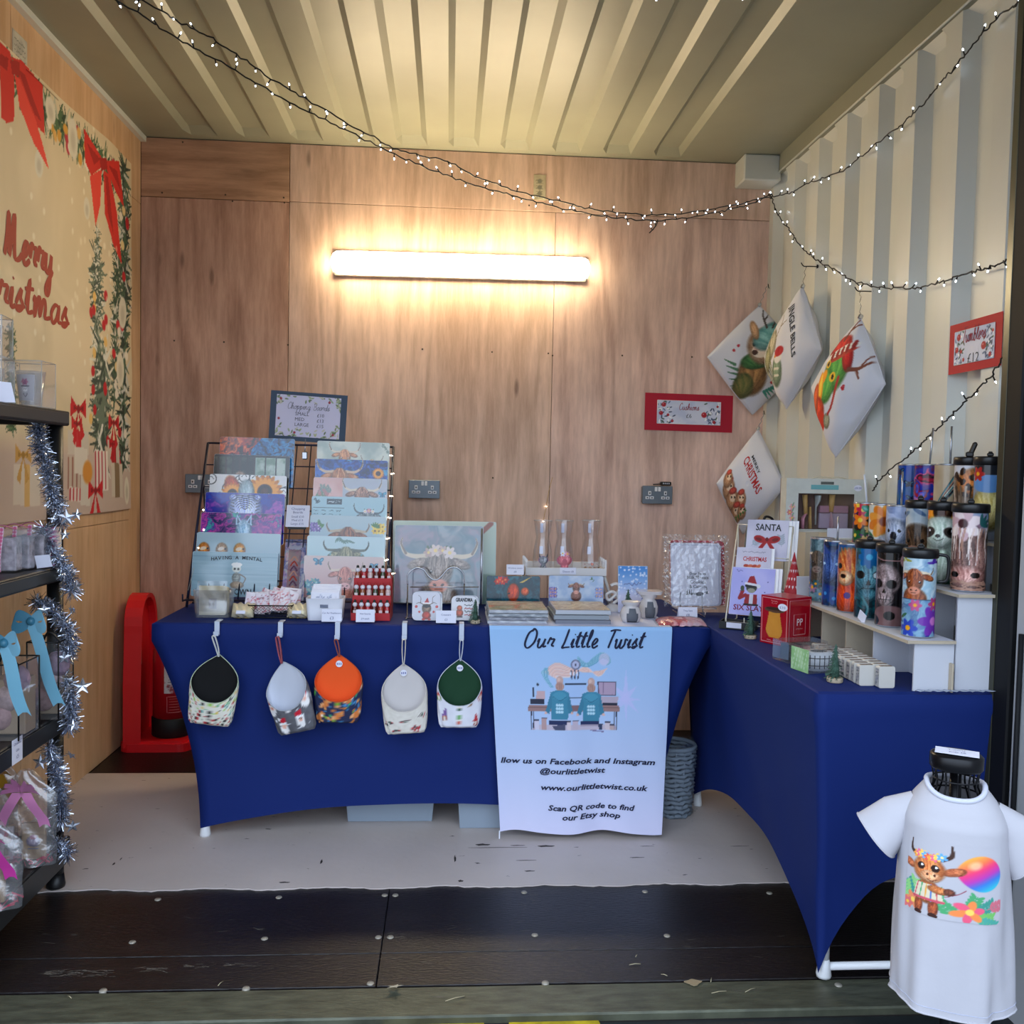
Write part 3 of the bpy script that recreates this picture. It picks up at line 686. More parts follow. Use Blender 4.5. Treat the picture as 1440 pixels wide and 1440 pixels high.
MB().cyl((p.x-.06, YB-.04, p.z-.006), (p.x-.02, YB-.04, p.z-.003), .003, n=6).build('prong', mat('black_plastic', '131416', .4), t)
# ------------------------------------------------------------------ christmas poster on the left wall
PY0, PY1, PZ0, PZ1 = 2.35, 4.195, 1.05, 2.572
pw, ph = PY1-PY0, PZ1-PZ0
def fold(y, z):
    a = .0025*(abs(math.sin(y*5.2))**8+abs(math.sin(z*4.4+.6))**8)+.002*math.sin(y*9+z*4)+.0015*math.sin(z*13+y*3)
    return XL+.007+a
def pfn(u, v):
    y, z = PY0+u*pw, PZ0+v*ph
    z += .006*math.sin(u*9)*(1 if v > .99 else 0)
    return (fold(y, z), y, z)
def pp(px, py):
    q = oX(XL+.006, px, py); return ((q.y-PY0)/ph, (q.z-PZ0)/ph)
def ppoly(a, pts, col): a.poly([pp(*q) for q in pts], col)
def poster_art(a, asp):
    a.swirl(['dccba8', 'e6d6b6', 'd4c4a2', 'e0d0b0'], 1.3, 3)
    i = a.box_(0, 9, 0, .2); a.mix(i, np.clip((.2-a.Y[i])/.05, 0, 1), 'c8b4a6')
    a.scatter(60, lambda x, y, r: a.ell(x, y, .006, .008, 'f0e8d4', 0, .5, .7), .3, asp, .3, 1, 5)
    # garland along the top and down the right-hand edge
    G = [pp(0, 60), pp(58, 125), pp(100, 165), pp(140, 205), pp(172, 250)]
    for (q0, q1) in zip(G, G[1:]): pine(a, q0[0], q0[1]-.04, q1[0], q1[1]-.04, .11, int(q0[0]*99), ('26402a', '4a6844', 'b8bca8'))
    pine(a, pp(174, 240)[0], .98, pp(174, 240)[0], .12, .12, 3, ('26362c', '46604a', 'c8cac4'))
    pine(a, pp(165, 240)[0], .75, pp(160, 240)[0], .3, .09, 31, ('2c4434', '46604a', 'd8d4c8'))
    r = random.Random(8)
    for k in range(34):
        x, y = pp(r.uniform(155, 180), 0)[0], r.uniform(.1, .95); a.ell(x, y, .014, .014, r.choice(('b81420', 'c8202a', 'e0c890', 'e8e0d0')), 0, .3)
    for k in range(26):
        t = r.random(); q = pp(60+t*100, 135+t*95); a.ell(q[0], q[1]-r.uniform(0, .07), .015, .012, r.choice(('c03040', 'd8a040', 'e8e0d0', 'e0b060')), r.random()*3, .3)
    for (x, y, rx, ry) in ((103, 195, .03, .05), (70, 155, .03, .03), (52, 230, .02, .03), (122, 293, .02, .028), (172, 440, .03, .045), (168, 520, .03, .05), (178, 690, .02, .04)):
        q = pp(x, y); a.ell(q[0], q[1], rx, ry, 'dcd6c4', 0, .15); a.ell(q[0], q[1]-.005, rx*.5, ry*.5, 'b8b09c', 0, .8, .6)
    # snowy trees
    x = pp(137, 500)[0]; pine(a, x, .68, x, .18, .11, 11, ('3c4c42', '6c7c6a', 'dcdcd0')); pine(a, x, .75, x, .5, .05, 12, ('3c4c42', '5c6c5a', 'dcdcd0')); pine(a, x+.04, .42, x+.03, .15, .15, 14, ('3c4c42', '6c7c6a', 'dcdcd0'))
    for k in range(16): a.ell(x+r.uniform(-.05, .07), r.uniform(.16, .62), .012, .014, r.choice(('c01c28', 'e8c070', 'c01c28')), 0, .3)
    pine(a, pp(15, 600)[0], .42, pp(15, 650)[0], .2, .06, 22, ('2c4a30', '3c6040', '5a7a50'))
    # presents
    def gift(x0, y0, x1, y1, c, rib=None, st=None):
        ppoly(a, [(x0, y0), (x1, y0+3), (x1, y1), (x0, y1-2)], c)
        if rib: m = (x0+x1)/2; ppoly(a, [(m-3, y0), (m+4, y0+2), (m+4, y1), (m-3, y1)], rib)
        if st:
            for k in range(4): q0, q1 = pp(x0+1+k*(x1-x0)/4, y0+4), pp(x0+1+k*(x1-x0)/4, y1-4); a.line([q0, q1], .008, st)
    gift(18, 652, 55, 712, 'd8ccbc', 'd8b070'); gift(95, 604, 124, 640, 'd0c6b6', 'c83038'); gift(95, 640, 118, 690, 'cabaa8', None, 'a07060'); gift(104, 628, 122, 668, 'dcd4c6')
    gift(98, 684, 116, 706, 'e0d4c8', None, 'c02030'); gift(113, 668, 126, 712, 'd6cec0'); gift(150, 618, 168, 655, 'c8beb0', 'b01c28'); gift(132, 632, 150, 690, 'e4dcd0', None, 'b83040'); gift(155, 650, 172, 700, 'cfc5b4', '8a7458')
    def bow(x, y, s, c='c81824', d='8c0c18'):
        q = pp(x, y)
        for g in (-1, 1):
            a.poly([(q[0], q[1]), (q[0]+g*s*.9, q[1]+s*.6), (q[0]+g*s*.95, q[1]-s*.45)], c); a.poly([(q[0]+g*.1*s, q[1]), (q[0]+g*s*.6, q[1]+s*.2), (q[0]+g*s*.6, q[1]-s*.1)], d)
            a.poly([(q[0], q[1]), (q[0]+g*s*.3, q[1]-s*1.6), (q[0]+g*s*.75, q[1]-s*1.3)], c)
        a.ell(q[0], q[1], .2*s, .22*s, d, 0, .3)
    bow(110, 575, .05); bow(108, 596, .035); bow(160, 595, .045); bow(158, 625, .03); bow(133, 690, .05, 'cc2028'); bow(31, 640, .04, 'c89a50', 'a07830'); q = pp(122, 664); a.ell(q[0], q[1], .03, .03, 'd8923c', 0, .3)
    # the two large red bows
    R1, R2, R3 = 'd22a20', 'a81410', 'e84434'
    ppoly(a, [(0, 58), (14, 72), (20, 95), (18, 170), (8, 173), (0, 165)], R1); ppoly(a, [(0, 75), (12, 82), (10, 100), (0, 92)], R2)
    ppoly(a, [(17, 80), (30, 82), (58, 118), (60, 190), (45, 172), (26, 112)], R1); ppoly(a, [(24, 95), (34, 105), (56, 172), (46, 160)], R2)
    ppoly(a, [(20, 105), (28, 112), (48, 170), (66, 240), (44, 200), (26, 150)], R3); ppoly(a, [(14, 84), (27, 86), (27, 108), (17, 104)], R2)
    ppoly(a, [(118, 180), (143, 224), (141, 236), (128, 247), (120, 228)], R1); ppoly(a, [(122, 200), (140, 224), (132, 232)], R2)
    ppoly(a, [(146, 226), (166, 226), (173, 292), (160, 268), (148, 238)], R1); ppoly(a, [(150, 232), (163, 240), (168, 268)], R2)
    ppoly(a, [(126, 248), (142, 238), (140, 290), (134, 318)], R3); ppoly(a, [(144, 240), (152, 245), (163, 300), (170, 372), (158, 345), (146, 300)], R1); ppoly(a, [(146, 245), (150, 250), (158, 330), (150, 300)], R2)
    ppoly(a, [(139, 222), (148, 222), (149, 238), (141, 240)], R2)
    # faded snow
    a.scatter(50, lambda x, y, r: a.ell(x, y, .007, .009, 'efe6d0', 0, .6, .55), pp(100, 400)[0], asp, .3, .75, 9)
poster = print_mesh('christmas_poster', mat('poster_cloth', 'ffffff', .7, attr=True, bump=.06, bscale=30), pfn, pw, ph, poster_art, .0048, None, bg='cdbfa6')
tag(poster, 'large creased christmas backdrop with two red bows on the left wall', 'poster')
red_ink = mat('brick_red_ink', 'a03828', .7); mb = MB()
f2 = lambda u, v: (fold(u, v)+.0012, u, v)
b1 = oX(XL+.006, 5, 352); put_script(mb, 'Merry', 3.035, b1.z-.012, .072, f2, w=.30, width=.35, slant=.12); mb.build('lettering', red_ink, poster); mb = MB()
b2 = oX(XL+.006, 40, 437); put_script(mb, 'Christmas', 2.80, b2.z-.012, .066, f2, w=.30, width=.72, slant=.12)
mb.build('lettering', red_ink, poster)
# ------------------------------------------------------------------ tables with stretch covers
blue = mat('royal_blue_stretch_cloth', '0d2464', .7, spec=.25, bump=.04, bscale=700)
whm = mat('white_enamel', 'dfe0e2', .4)
TZ = .735
def table(x0, x1, y0, y1, legs, label, rods):
    t = wthing('folding_table', label, 'table', ((x0+x1)/2, (y0+y1)/2, 0))
    MB().span((x0+.012, y0+.012, TZ-.045), (x1-.012, y1-.012, TZ-.006), bev=.01).build('tabletop', mat('white_plastic_top', 'd8d8d4', .5), t)
    for lx, ly in legs:
        m = MB().cyl((lx, ly, .03), (lx, ly, TZ-.045), .0125, n=10); m.lathe([(.0175, .0035), (.019, .01), (.016, .03), (.013, .05)], (lx, ly, 0), 12); m.build('leg', whm, t)
    for a, b in rods: MB().cyl(a, b, .010, n=8).build('rail', whm, t)
    return t
def cover(x0, x1, y0, y1, bx0, bx1, by0, by1, arch_long, arch_short, label, seed, long_axis='x', zc=.02):
    """stretch cover: flat top, straight lip, then waisted sides pulled down to four feet"""
    m = MB(); nz = 26
    pts = []                     # perimeter samples: (side, s)
    for side, n in ((0, 44), (1, 26), (2, 44), (3, 26)) if long_axis == 'x' else ((0, 26), (1, 44), (2, 26), (3, 44)):
        for i in range(n): pts.append((side, i/n))
    r = random.Random(seed)
    def per(x0, x1, y0, y1, side, s):
        return ((x0+(x1-x0)*s, y0), (x1, y0+(y1-y0)*s), (x1-(x1-x0)*s, y1), (x0, y1-(y1-y0)*s))[side]
    rings = []
    for k in range(nz+1):
        t = k/nz; ring = []
        for side, s in pts:
            A = (arch_long if (side % 2 == 0) == (long_axis == 'x') else arch_short); za = zc+A*(1-abs(2*s-1)**2.4)
            z = (TZ-.006)*(1-t)+za*t if k else TZ-.004
            h = min(1, max(0, (TZ-.06-z)/(TZ-.06))); g = 1-(1-h)**2.1 if h > 0 else 0
            # bulge inwards between the feet, with hanging folds
            a = per(x0, x1, y0, y1, side, s); b = per(bx0, bx1, by0, by1, side, s)
            x, y = a[0]+(b[0]-a[0])*g, a[1]+(b[1]-a[1])*g
            inn = (1-abs(2*s-1)**2)*h*(.018 if A < .15 else .035); wv = .0025*math.sin(s*23+z*9+seed)*h+.002*math.sin(s*9-z*21)*h
            d = inn+wv; nx, ny = ((0, 1), (-1, 0), (0, -1), (1, 0))[side]
            if k == 1 or k == 2: d -= .003
            # soften the corner
            e = min(s, 1-s)
            ring.append((x+nx*d, y+ny*d, z))
        rings.append(ring)
    vs = [p for rg in rings for p in rg]; n = len(pts)
    fs = [(k*n+i, (k+1)*n+i, (k+1)*n+(i+1) % n, k*n+(i+1) % n) for k in range(nz) for i in range(n)]
    m.add(vs, fs, 0, True)
    top = MB(); cx, cy = (x0+x1)/2, (y0+y1)/2
    ring = [(x+(cx-x)*.012, y+(cy-y)*.02, TZ) for x, y, z in rings[0]]
    m.add(rings[0]+ring, [(i, (i+1) % n, n+(i+1) % n, n+i) for i in range(n)]+[tuple(range(n, 2*n))], 0, False)
    o = m.build('table_cover', blue); tag(o, label, 'tablecloth')
    return o
T1 = (-.962, .900, 3.035, 3.72)
table(-.962, .900, 3.035, 3.72, ((-.80, 3.085), (.73, 3.085), (-.80, 3.66), (.73, 3.66)), 'long folding table against the back wall hidden under a blue cover', [((-.80, 3.085, .1), (-.80, 3.66, .1)), ((.73, 3.085, .1), (.73, 3.66, .1))])
cover(*T1, -.812, .745, 3.068, 3.675, .075, .16, 'blue stretch cover on the back table with hooded bags hanging in front', 1, 'x', .035)
T2 = (.905, 1.492, 2.13, 3.385)
zr_ = oY(2.17, 1220, 1358).z
table(.905, 1.492, 2.13, 3.385, ((.962, 2.172), (1.44, 2.172), (.962, 3.34), (1.44, 3.34)), 'shorter folding table beside the corrugated wall under a blue cover', [((.962, 2.172, zr_), (1.44, 2.172, zr_))])
cover(*T2, .938, 1.462, 2.152, 3.362, .165, .24, 'blue stretch cover on the right table with its arched end', 5, 'y', .025)
# ------------------------------------------------------------------ hanging banner
bn = wthing('shop_banner', 'pale blue fabric banner with the shop name hanging down the blue table', 'banner', (.4, 3.02, TZ))
tl, tr, bl, br = oY(3.022, 688, 881), oY(3.022, 945, 879), oY(3.055, 703, 1167), oY(3.055, 928, 1168)
BW, BH = .62, .68
def bfn(u, v, d=0):
    """v=1 table edge, v=0 hem"""
    g = 1-v; x = (tl.x*(1-u)+tr.x*u)*v+(bl.x*(1-u)+br.x*u)*g; z = (TZ+.003)*v+(bl.z*(1-u)+br.z*u)*g
    y = 3.022+.018*g+g*(.007*math.sin(u*11+1)+.004*math.sin(u*23+v*3))-.006
    if v > .985: y += .006*(v-.985)/.015
    return (x, y-d, z+.006*math.sin(u*12)*g**4)
def bpx(X, Y):   # crop pixels of the banner study -> art coordinates
    px, py = 670+X/4.235, 860+Y/4.235; v = (1168-py)/(1168-880); xl = 703*(1-v)+688*v; xr = 928*(1-v)+945*v
    return ((px-xl)/(xr-xl)*BW/BH, v)
def banner_art(a, asp):
    a.grad('d2d2ee', '98c0ea', 0, 1)
    K = 1/4.235/288
    def E(X, Y, rx, ry, c, rot=0, soft=.15, al=1): q = bpx(X, Y); a.ell(q[0], q[1], rx*K, ry*K, c, -rot, soft, al)
    def Pl(pts, c, al=1): a.poly([bpx(*q) for q in pts], c, al)
    def Ln(pts, w_, c, w2=None, al=1): a.line(crom([bpx(*q) for q in pts], 6), w_*K, c, None if w2 is None else w2*K, al)
    # sparkle
    for pts in ([(885, 330), (900, 480), (885, 650), (868, 480)], [(760, 505), (880, 495), (985, 510), (880, 525)], [(800, 420), (890, 480), (960, 590), (870, 520)], [(950, 430), (895, 520), (810, 590), (870, 480)]): Pl(pts, 'c4c6f2', .8)
    # flowing hair-like swirls
    for k in range(16):
        c = ('e8b8a8', 'f0cabc', 'd8a8a0', 'f4dcd4')[k % 4]; o = k*5
        Ln([(400+o, 350+o*.5), (470, 300+o), (560, 330+o*.6), (640, 350-o*.4), (720, 345+o*.4), (770, 330)], 12, c, 4, .7)
    for k in range(12):
        c = ('7ab0c8', '9cc8da', '5c9ab8')[k % 3]; o = k*6
        Ln([(600, 265+o*.6), (650, 300+o*.3), (700, 260+o*.6), (745, 235+o*.5), (790, 270+o*.3), (770, 310)], 10, c, 4, .75)
        if k < 7: Ln([(420-o*.5, 330), (385+o, 350), (400+o*.6, 390), (435+o*.5, 440)], 9, c, 3, .8)
    E(755, 275, 34, 36, 'dcc8e0', 0, .3, .6)
    # dream catcher
    E(585, 308, 30, 30, '707088'); E(585, 308, 22, 22, 'b8bcd8'); E(585, 308, 7, 7, '505068')
    for dx in (-25, -5, 15): E(585+dx, 365, 7, 28, '404058', .1*dx/25); E(580+dx, 360, 3, 20, 'e0e0f0')
    # bench
    Pl([(305, 545), (845, 545), (845, 582), (305, 582)], '9c7a78'); Ln([(305, 560), (845, 560)], 3, '7a5c5c')
    for x in (320, 332, 812, 824): Pl([(x, 582), (x+6, 582), (x+6, 690), (x, 690)], '303048')
    Pl([(318, 512), (400, 512), (400, 542), (318, 542)], '2c3044'); Pl([(352, 460), (402, 460), (402, 510), (352, 510)], 'c8a8ac'); Pl([(328, 440), (338, 440), (338, 500), (328, 500)], '303448'); E(360, 425, 7, 9, '303448')
    Pl([(520, 416), (648, 416), (648, 505), (520, 505)], '2c3850'); Pl([(520, 424), (648, 424), (648, 500), (520, 500)], 'a8c4ec')
    Pl([(715, 405), (828, 405), (826, 490), (717, 490)], '4a4860'); Pl([(722, 412), (822, 412), (820, 484), (724, 484)], 'b49cb4')
    for k in range(4): Ln([(724+k*26, 412), (724+k*26, 484)], 2, '806c88')
    Pl([(712, 492), (838, 492), (834, 545), (716, 545)], 'b8a8b8'); Pl([(745, 528), (832, 528), (832, 548), (745, 548)], '22283c')
    Pl([(552, 545), (615, 545), (615, 575), (552, 575)], '846468')
    # two people seen from behind in teal hoodies
    for X, Y in ((490, 0), (678, 10)):
        E(X, 400+Y, 22, 26, 'c8a49c'); E(X, 435+Y, 27, 26, 'b89084'); E(X-6, 395+Y, 10, 12, 'dcbcb0')
        for k in range(5): Ln([(X-20+k*9, 415+Y), (X-16+k*8, 450+Y)], 3, 'a07c74')
        Pl([(X-55, 470+Y), (X-25, 458+Y), (X+28, 458+Y), (X+58, 474+Y), (X+48, 630+Y), (X-50, 630+Y)], '3f86a2')
        Pl([(X-52, 470+Y), (X-78, 560+Y), (X-88, 588+Y), (X-62, 596+Y), (X-44, 540+Y)], '3a7c98'); Pl([(X+54, 474+Y), (X+72, 560+Y), (X+78, 585+Y), (X+54, 596+Y), (X+44, 540+Y)], '3a7c98')
        E(X, 492+Y, 44, 27, '4a94b0'); Ln([(X-40, 495+Y), (X, 518+Y), (X+40, 495+Y)], 4, '2c6a86')
        E(X-82, 592+Y, 9, 8, 'e0b4a8'); E(X+72, 592+Y, 9, 8, 'e0b4a8')
        r = random.Random(int(X))
        for k in range(3):
            for j in range(3): E(X-16+k*15, 545+Y+j*20, 9, 8, 'b8dcec', r.random(), .4)
        Pl([(X-62, 632+Y), (X+44, 632+Y), (X+52, 662+Y), (X-66, 662+Y)], '202c58')
    # things in front of them
    Pl([(370, 660), (820, 660), (826, 692), (320, 692)], 'c8b4c0', .8)
    for x, w_, h_, c in ((355, 30, 60, 'd0cce0'), (397, 34, 72, 'b89898'), (545, 26, 55, 'd8c8d0'), (583, 38, 58, 'c4b4c4'), (733, 26, 36, '303c5c'), (775, 36, 50, 'd4c4cc'), (800, 28, 34, 'c0a8a8')):
        Pl([(x-w_/2, 690-h_), (x+w_/2, 690-h_), (x+w_/2*.8, 690), (x-w_/2*.8, 690)], c); Pl([(x-w_/2, 690-h_), (x+w_/2, 690-h_), (x+w_/2, 698-h_), (x-w_/2, 698-h_)], '484860')
    Pl([(445, 668), (525, 655), (520, 690), (460, 692)], '4a4c68'); Pl([(670, 690), (755, 700), (750, 706), (668, 698)], '8078a0')
bcl = mat('banner_cloth', 'ffffff', .7, attr=True, sheen=.1)
print_mesh('cloth', bcl, bfn, BW, BH, banner_art, .0029, bn, bg='b0c8ee')
MB().sheet(24, 5, lambda u, v: (tl.x*(1-u)+tr.x*u, 3.0225+v*.42, TZ+.0035), 0, True).build('top_flap', mat('banner_pale_top', 'cdd2ea', .7), bn)
MB().sheet(1, 8, lambda u, v: tuple(Vector(bfn(0, .005))+Vector((-.004+.004*u, 0, -.03*v-.0)))).build('loose_thread', mat('white_thread', 'e4e6f0', .7), bn)
ink = mat('navy_ink', '141a3a', .7)
def tpx(X, Y):
    q = bpx(X, Y); return q[0]*BH/BW, q[1]
mb = MB()
fm = lambda U, V: bfn(U, V, .0034)
def nx_():
    global mb
    mb.build('lettering', ink, bn); mb = MB()
def ban_text(s, X0, X1, Y, h, **kw):
    (a0, b0), (a1, b1) = tpx(X0, Y), tpx(X1, Y)
    v, f, q0, q1 = text2d(s, bold=.026, shear=.22, **kw); k = (a1-a0)/(q1-q0)
    mb.add([fm(a0+(x-q0)*k, b0+y*h/4.235/288*1.36) for x, y in v], f, 0)
ban_text('llow us on Facebook and Instagram', 143, 1053, 890, 33); nx_(); ban_text('@ourlittletwist', 372, 760, 948, 33)
nx_(); ban_text('www.ourlittletwist.co.uk', 378, 1010, 1045, 33); nx_(); ban_text('Scan QR code to find', 420, 932, 1165, 33); nx_(); ban_text('our Etsy shop', 503, 846, 1218, 33)
nx_()
for word, X0, X1 in (('Our', 270, 470), ('Little', 497, 730), ('Twist', 760, 1003)):
    (a0, b0), (a1, _) = tpx(X0, 208), tpx(X1, 208)
    put_script(mb, word, a0, b0, 52/4.235/288, fm, w=.23, width=(a1-a0)*.94, slant=.36, gap=.1)
mb.build('lettering', ink, bn)
# ------------------------------------------------------------------ hooded fabric bags hanging from the table edge
pr_m = mat('printed_fabric', 'ffffff', .8, attr=True, bump=.04, bscale=400)
clear = mat('clear_acrylic', 'e8ecf4', .08, trans=.75, ior=1.3, spec=.6, alpha=.55)
def hook_clip(px, py0, py1, label):
    p = oY(3.03, px, (py0+py1)/2); t = wthing('hanging_hook', label, 'hook', (p.x, 3.03, TZ-.05), 'clear hooks on the table edge')
    a, b = oY(3.024, px, py1).z, TZ+.004; s = .008
    m = MB(); m.span((p.x-s, 3.0215, a), (p.x+s, 3.0245, b+.004)); m.span((p.x-s, 3.0245, b+.001), (p.x+s, 3.07, b+.004)); m.span((p.x-s, 3.008, a), (p.x+s, 3.0215, a+.003)); m.span((p.x-s, 3.006, a), (p.x+s, 3.009, a+.014))
    m.build('strip', mat('pale_acrylic', 'c4ccdc', .2, spec=.8), t); return p.x, a
def hood_bag(px, py, h, w, tilt, yaw, label, art, lin_c, loop_c, hk, sticker=True, strapart=None):
    """(px,py) = peak of the hood; h, w in metres"""
    p = oY(2.99, px, py); t = thing('hooded_fabric_bag', label, 'fabric bag', (p.x, 2.985, p.z)); t.rotation_euler = (0, tilt, yaw)
    D = .05; zm = -h*.42; n, nz = 56, 26
    def ww(z):
        if z > zm: return w/2*max(0, 1-((z-zm)/(-zm))**1.75)**.68
        q = (z-zm)/(-h-zm); return w/2*(1-.16*q*q)
    def rimz(th): s = math.sin(th)*.5+.5; return -h*.66+h*.66*(s**.9)   # front low, back high
    def surf(u, v, off=0):
        th = 2*PI*u-PI/2; zr2 = rimz(th); z = -h+v*(zr2+h); W = max(ww(z)-off, .0005)
        dep = D*(1-.25*(1-v))*(1 if z < zm else max(.12, 1-(z-zm)/(-zm)*.9)); sq = .75
        c, s = math.cos(th), math.sin(th)
        cx = math.copysign(abs(c)**sq, c)*W; cy = math.copysign(abs(s)**sq, s)*max(dep/2-off, .0004)
        k = .0016*math.sin(9*th+z*60)*(1-v)
        if v < .08: cx *= .93+.07*v/.08; cy *= .5+.5*v/.08
        return Vector((cx+k, -D/2+cy+.02+k+(D-dep)*.35, z+off*(1 if v < .1 else 0)))
    th_ = 2*PI*np.linspace(0, 1, n+1)-PI/2
    m = MB().sheet(n, nz, lambda u, v: surf(u, v), 0, True)
    X, Y = [], []
    for j in range(nz+1):
        for i in range(n+1):
            q = m.v[j*(n+1)+i]; X.append((q[0]/w+.5)); Y.append((q[2]+h)/h)
    m2 = [surf(i/n, 0) for i in range(n)]
    m.add(m2, [tuple(range(n))], 0); X += [(q[0]/w+.5) for q in m2]; Y += [0]*n
    a = Art(np.array(X), np.array(Y)); art(a, 1); m.build('pouch', pr_m, t, a.C)
    MB().sheet(n, 14, lambda u, v: surf(1-u, .12+v*.88, .0022), 0, True).build('lining', mat('lining_'+lin_c, lin_c, .85), t)
    rim = [surf(i/n, 1, .0008) for i in range(n)]
    MB().tube(rim, .0016, 5, closed=True).build('rim_seam', mat('seam_'+loop_c, loop_c, .8), t)
    hx, hz = hk; R = t.rotation_euler.to_matrix(); q = R.inverted()@(Vector((hx, 3.0, hz+.004))-Vector(t.location))
    lp = [(0, .0, -.004), (q.x*.4-.004, 0, q.z*.4), (q.x-.005, -.001, q.z-.004), (q.x, -.001, q.z), (q.x+.005, -.001, q.z-.004), (q.x*.4+.005, 0, q.z*.4), (0.002, 0, -.004)]
    MB().tube(crom(lp, 4), .0065, 6, flat=.3).build('hanging_loop', mat('loop_'+(strapart or loop_c), strapart or loop_c, .8), t)
    if sticker:
        m = MB(); m.lathe([(.011, 0), (.011, .0006)], (0, 0, 0), 16, M=Matrix.Rotation(PI/2, 3, 'X')); c = surf(.5, .92, .004)
        for k in range(3): m.box((-.006+.006*k, -.001, 0), (.003, .0004, .007), mi=1)
        o = m.build('price_sticker', [mat('sticker_white', 'e4e4f0', .6), mat('biro_blue', '5a64a0', .6)], t); o.location = (0, c.y-.003, -.03)
    return t
def art_legs(a, s):
    a.noise('e0dccb', 'ebe6d8', 3, 3, 1); r = random.Random(3)
    for j in range(13):
        for i in range(13):
            x, y = (i+.5*(j % 2))/13, .02+j*.055; c = ('7cba8c', '9ccc50', '202020', 'b83038', 'e0c060', '202020', '60a8a0')[(i*3+j*5) % 7 if j > 2 else (2, 3)[i % 2]]
            a.line([(x, y), (x, y+.03)], .014, c); a.line([(x, y), (x+.018, y)], .012, c); a.line([(x+.03, y), (x+.03, y+.03)], .012, c)
def art_santa(a, s):
    a.noise('58585e', '66666c', 20, 20, 1)
    a.scatter(60, lambda x, y, r: (a.line([(x-.015, y), (x+.015, y)], .006, 'e8e8ec'), a.line([(x, y-.015), (x, y+.015)], .006, 'e8e8ec'), a.line([(x-.01, y-.01), (x+.01, y+.01)], .005, 'e8e8ec')), 0, 1, 0, 1, 3)
    for x, y in ((.3, .12), (.72, .18), (.5, .42), (.9, .45), (.12, .4)): santa(a, x, y, .22)
def art_fox(a, s):
    a.C[:] = C3('20284a'); r = random.Random(5)
    cols = ['3a9a6a', '4a8cc0', '5ab848', 'c87838', '88a830', '3070a0', 'e0a060']
    for k in range(150):
        x, y = r.random(), r.random(); a.leaf(x, y, r.uniform(.05, .09), r.uniform(0, 6), r.choice(cols), .5)
    for x, y in ((.25, .3), (.72, .36), (.5, .12), (.12, .1), (.88, .14), (.42, .5), (.9, .52)):
        a.ell(x, y, .07, .05, 'd87c3c', .4, .2); a.ell(x+.06, y+.05, .045, .04, 'e08c48', 0, .2); a.ell(x+.07, y+.03, .02, .02, 'f8e8d8', 0, .3); a.poly([(x+.03, y+.07), (x+.05, y+.12), (x+.06, y+.07)], 'c86828'); a.ell(x-.08, y-.02, .05, .025, 'e8a870', .8, .3)
def art_linen(a, s):
    a.noise('d9d2c6', 'e4ded4', 30, 30, 1)
    for x, y in ((.15, .16), (.5, .2), (.85, .26), (.3, .05), (.72, .07)):
        for k in range(4): a.line([(x-.09+.045*k, y-.02), (x-.06+.045*k, y+.04)], .014, ('c04048', '303038', '406050', 'c04048')[k])
        a.line([(x-.1, y), (x+.1, y+.01)], .01, '503038')
    for k in range(5): a.line([(.65+.03*k, .02), (.7+.03*k, .13)], .012, 'b03038')
def art_gnome(a, s):
    a.noise('dcdce6', 'e6e6ee', 4, 4, 1)
    for x, y, c, b_ in ((.18, .2, '7a5a9a', '9a5a50'), (.52, .15, '6aaa5a', 'd06048'), (.86, .12, 'c03038', 'a04040'), (.35, .5, '3a8a4a', '6a8a4a'), (.72, .42, '5a9a50', '8a6a50'), (.96, .5, 'c03038', 'b05050'), (.05, .5, 'c84038', '6a8a4a'), (.52, .36, '2a5a3a', '2a5a3a')): gnome(a, x, y, .17, c, b_)
hk = [hook_clip(306, 873, 893, 'clear hook over the table edge above the black-lined bag'), hook_clip(395, 873, 895, 'clear hook over the table edge above the grey santa bag'), hook_clip(475, 877, 898, 'clear hook over the table edge above the orange-lined bag'),
      hook_clip(569, 878, 898, 'clear hook over the table edge above the plain cream bag'), hook_clip(649, 878, 899, 'clear hook over the table edge above the green-lined bag')]
hood_bag(308, 921, .228, .155, .12, 0, 'cream patterned hanging bag with a black lining', art_legs, '060608', 'b8c4a8', hk[0], False, 'cfd0cc')
hood_bag(396, 931, .232, .155, -.28, -.35, 'dark grey santa-print hanging bag with a white lining', art_santa, 'c8ccd8', 'b0b4bc', hk[1], False, 'a05058')
hood_bag(477, 921, .222, .158, 0, .0, 'navy woodland-print hanging bag with a bright orange lining', art_fox, 'f0581c', 'c85020', hk[2], True, '9a5040')
hood_bag(567, 934, .228, .152, -.06, 0, 'plain cream linen hanging bag with a cream lining', art_linen, 'ccc6c4', 'd0c8c0', hk[3])
hood_bag(647, 927, .225, .15, 0, 0, 'white gnome-print hanging bag with a dark green lining', art_gnome, '123c24', 'c4c8d4', hk[4])
# ------------------------------------------------------------------ fire extinguisher on its red stand
c0 = oZ(0, 226, 1046); red = mat('red_plastic', 'e01a22', .35, spec=.6); redp = mat('red_enamel', 'b01824', .3, coat=.3)
st = thing('extinguisher_stand', 'red moulded plastic fire extinguisher stand in the left back corner', 'stand', (-1.262, 4.13, 0), 1.6)
def rr(w_, h_, r_, n=6):
    return [(sx*(w_-r_)+r_*math.cos(t), sy*(h_-r_)+r_*math.sin(t)) for sx, sy, a0 in ((1, 1, 0), (-1, 1, PI/2), (-1, -1, PI), (1, -1, 1.5*PI)) for t in [a0+PI/2*k/n for k in range(n+1)]]
m = MB(); m.prism(rr(.135, .15, .05), 0, .035, lambda u, v, d: (u, v, d+.001)); m.prism(rr(.125, .14, .05), .035, .045, lambda u, v, d: (u*.98, v*.98, d+.001)); m.build('base', red, st)
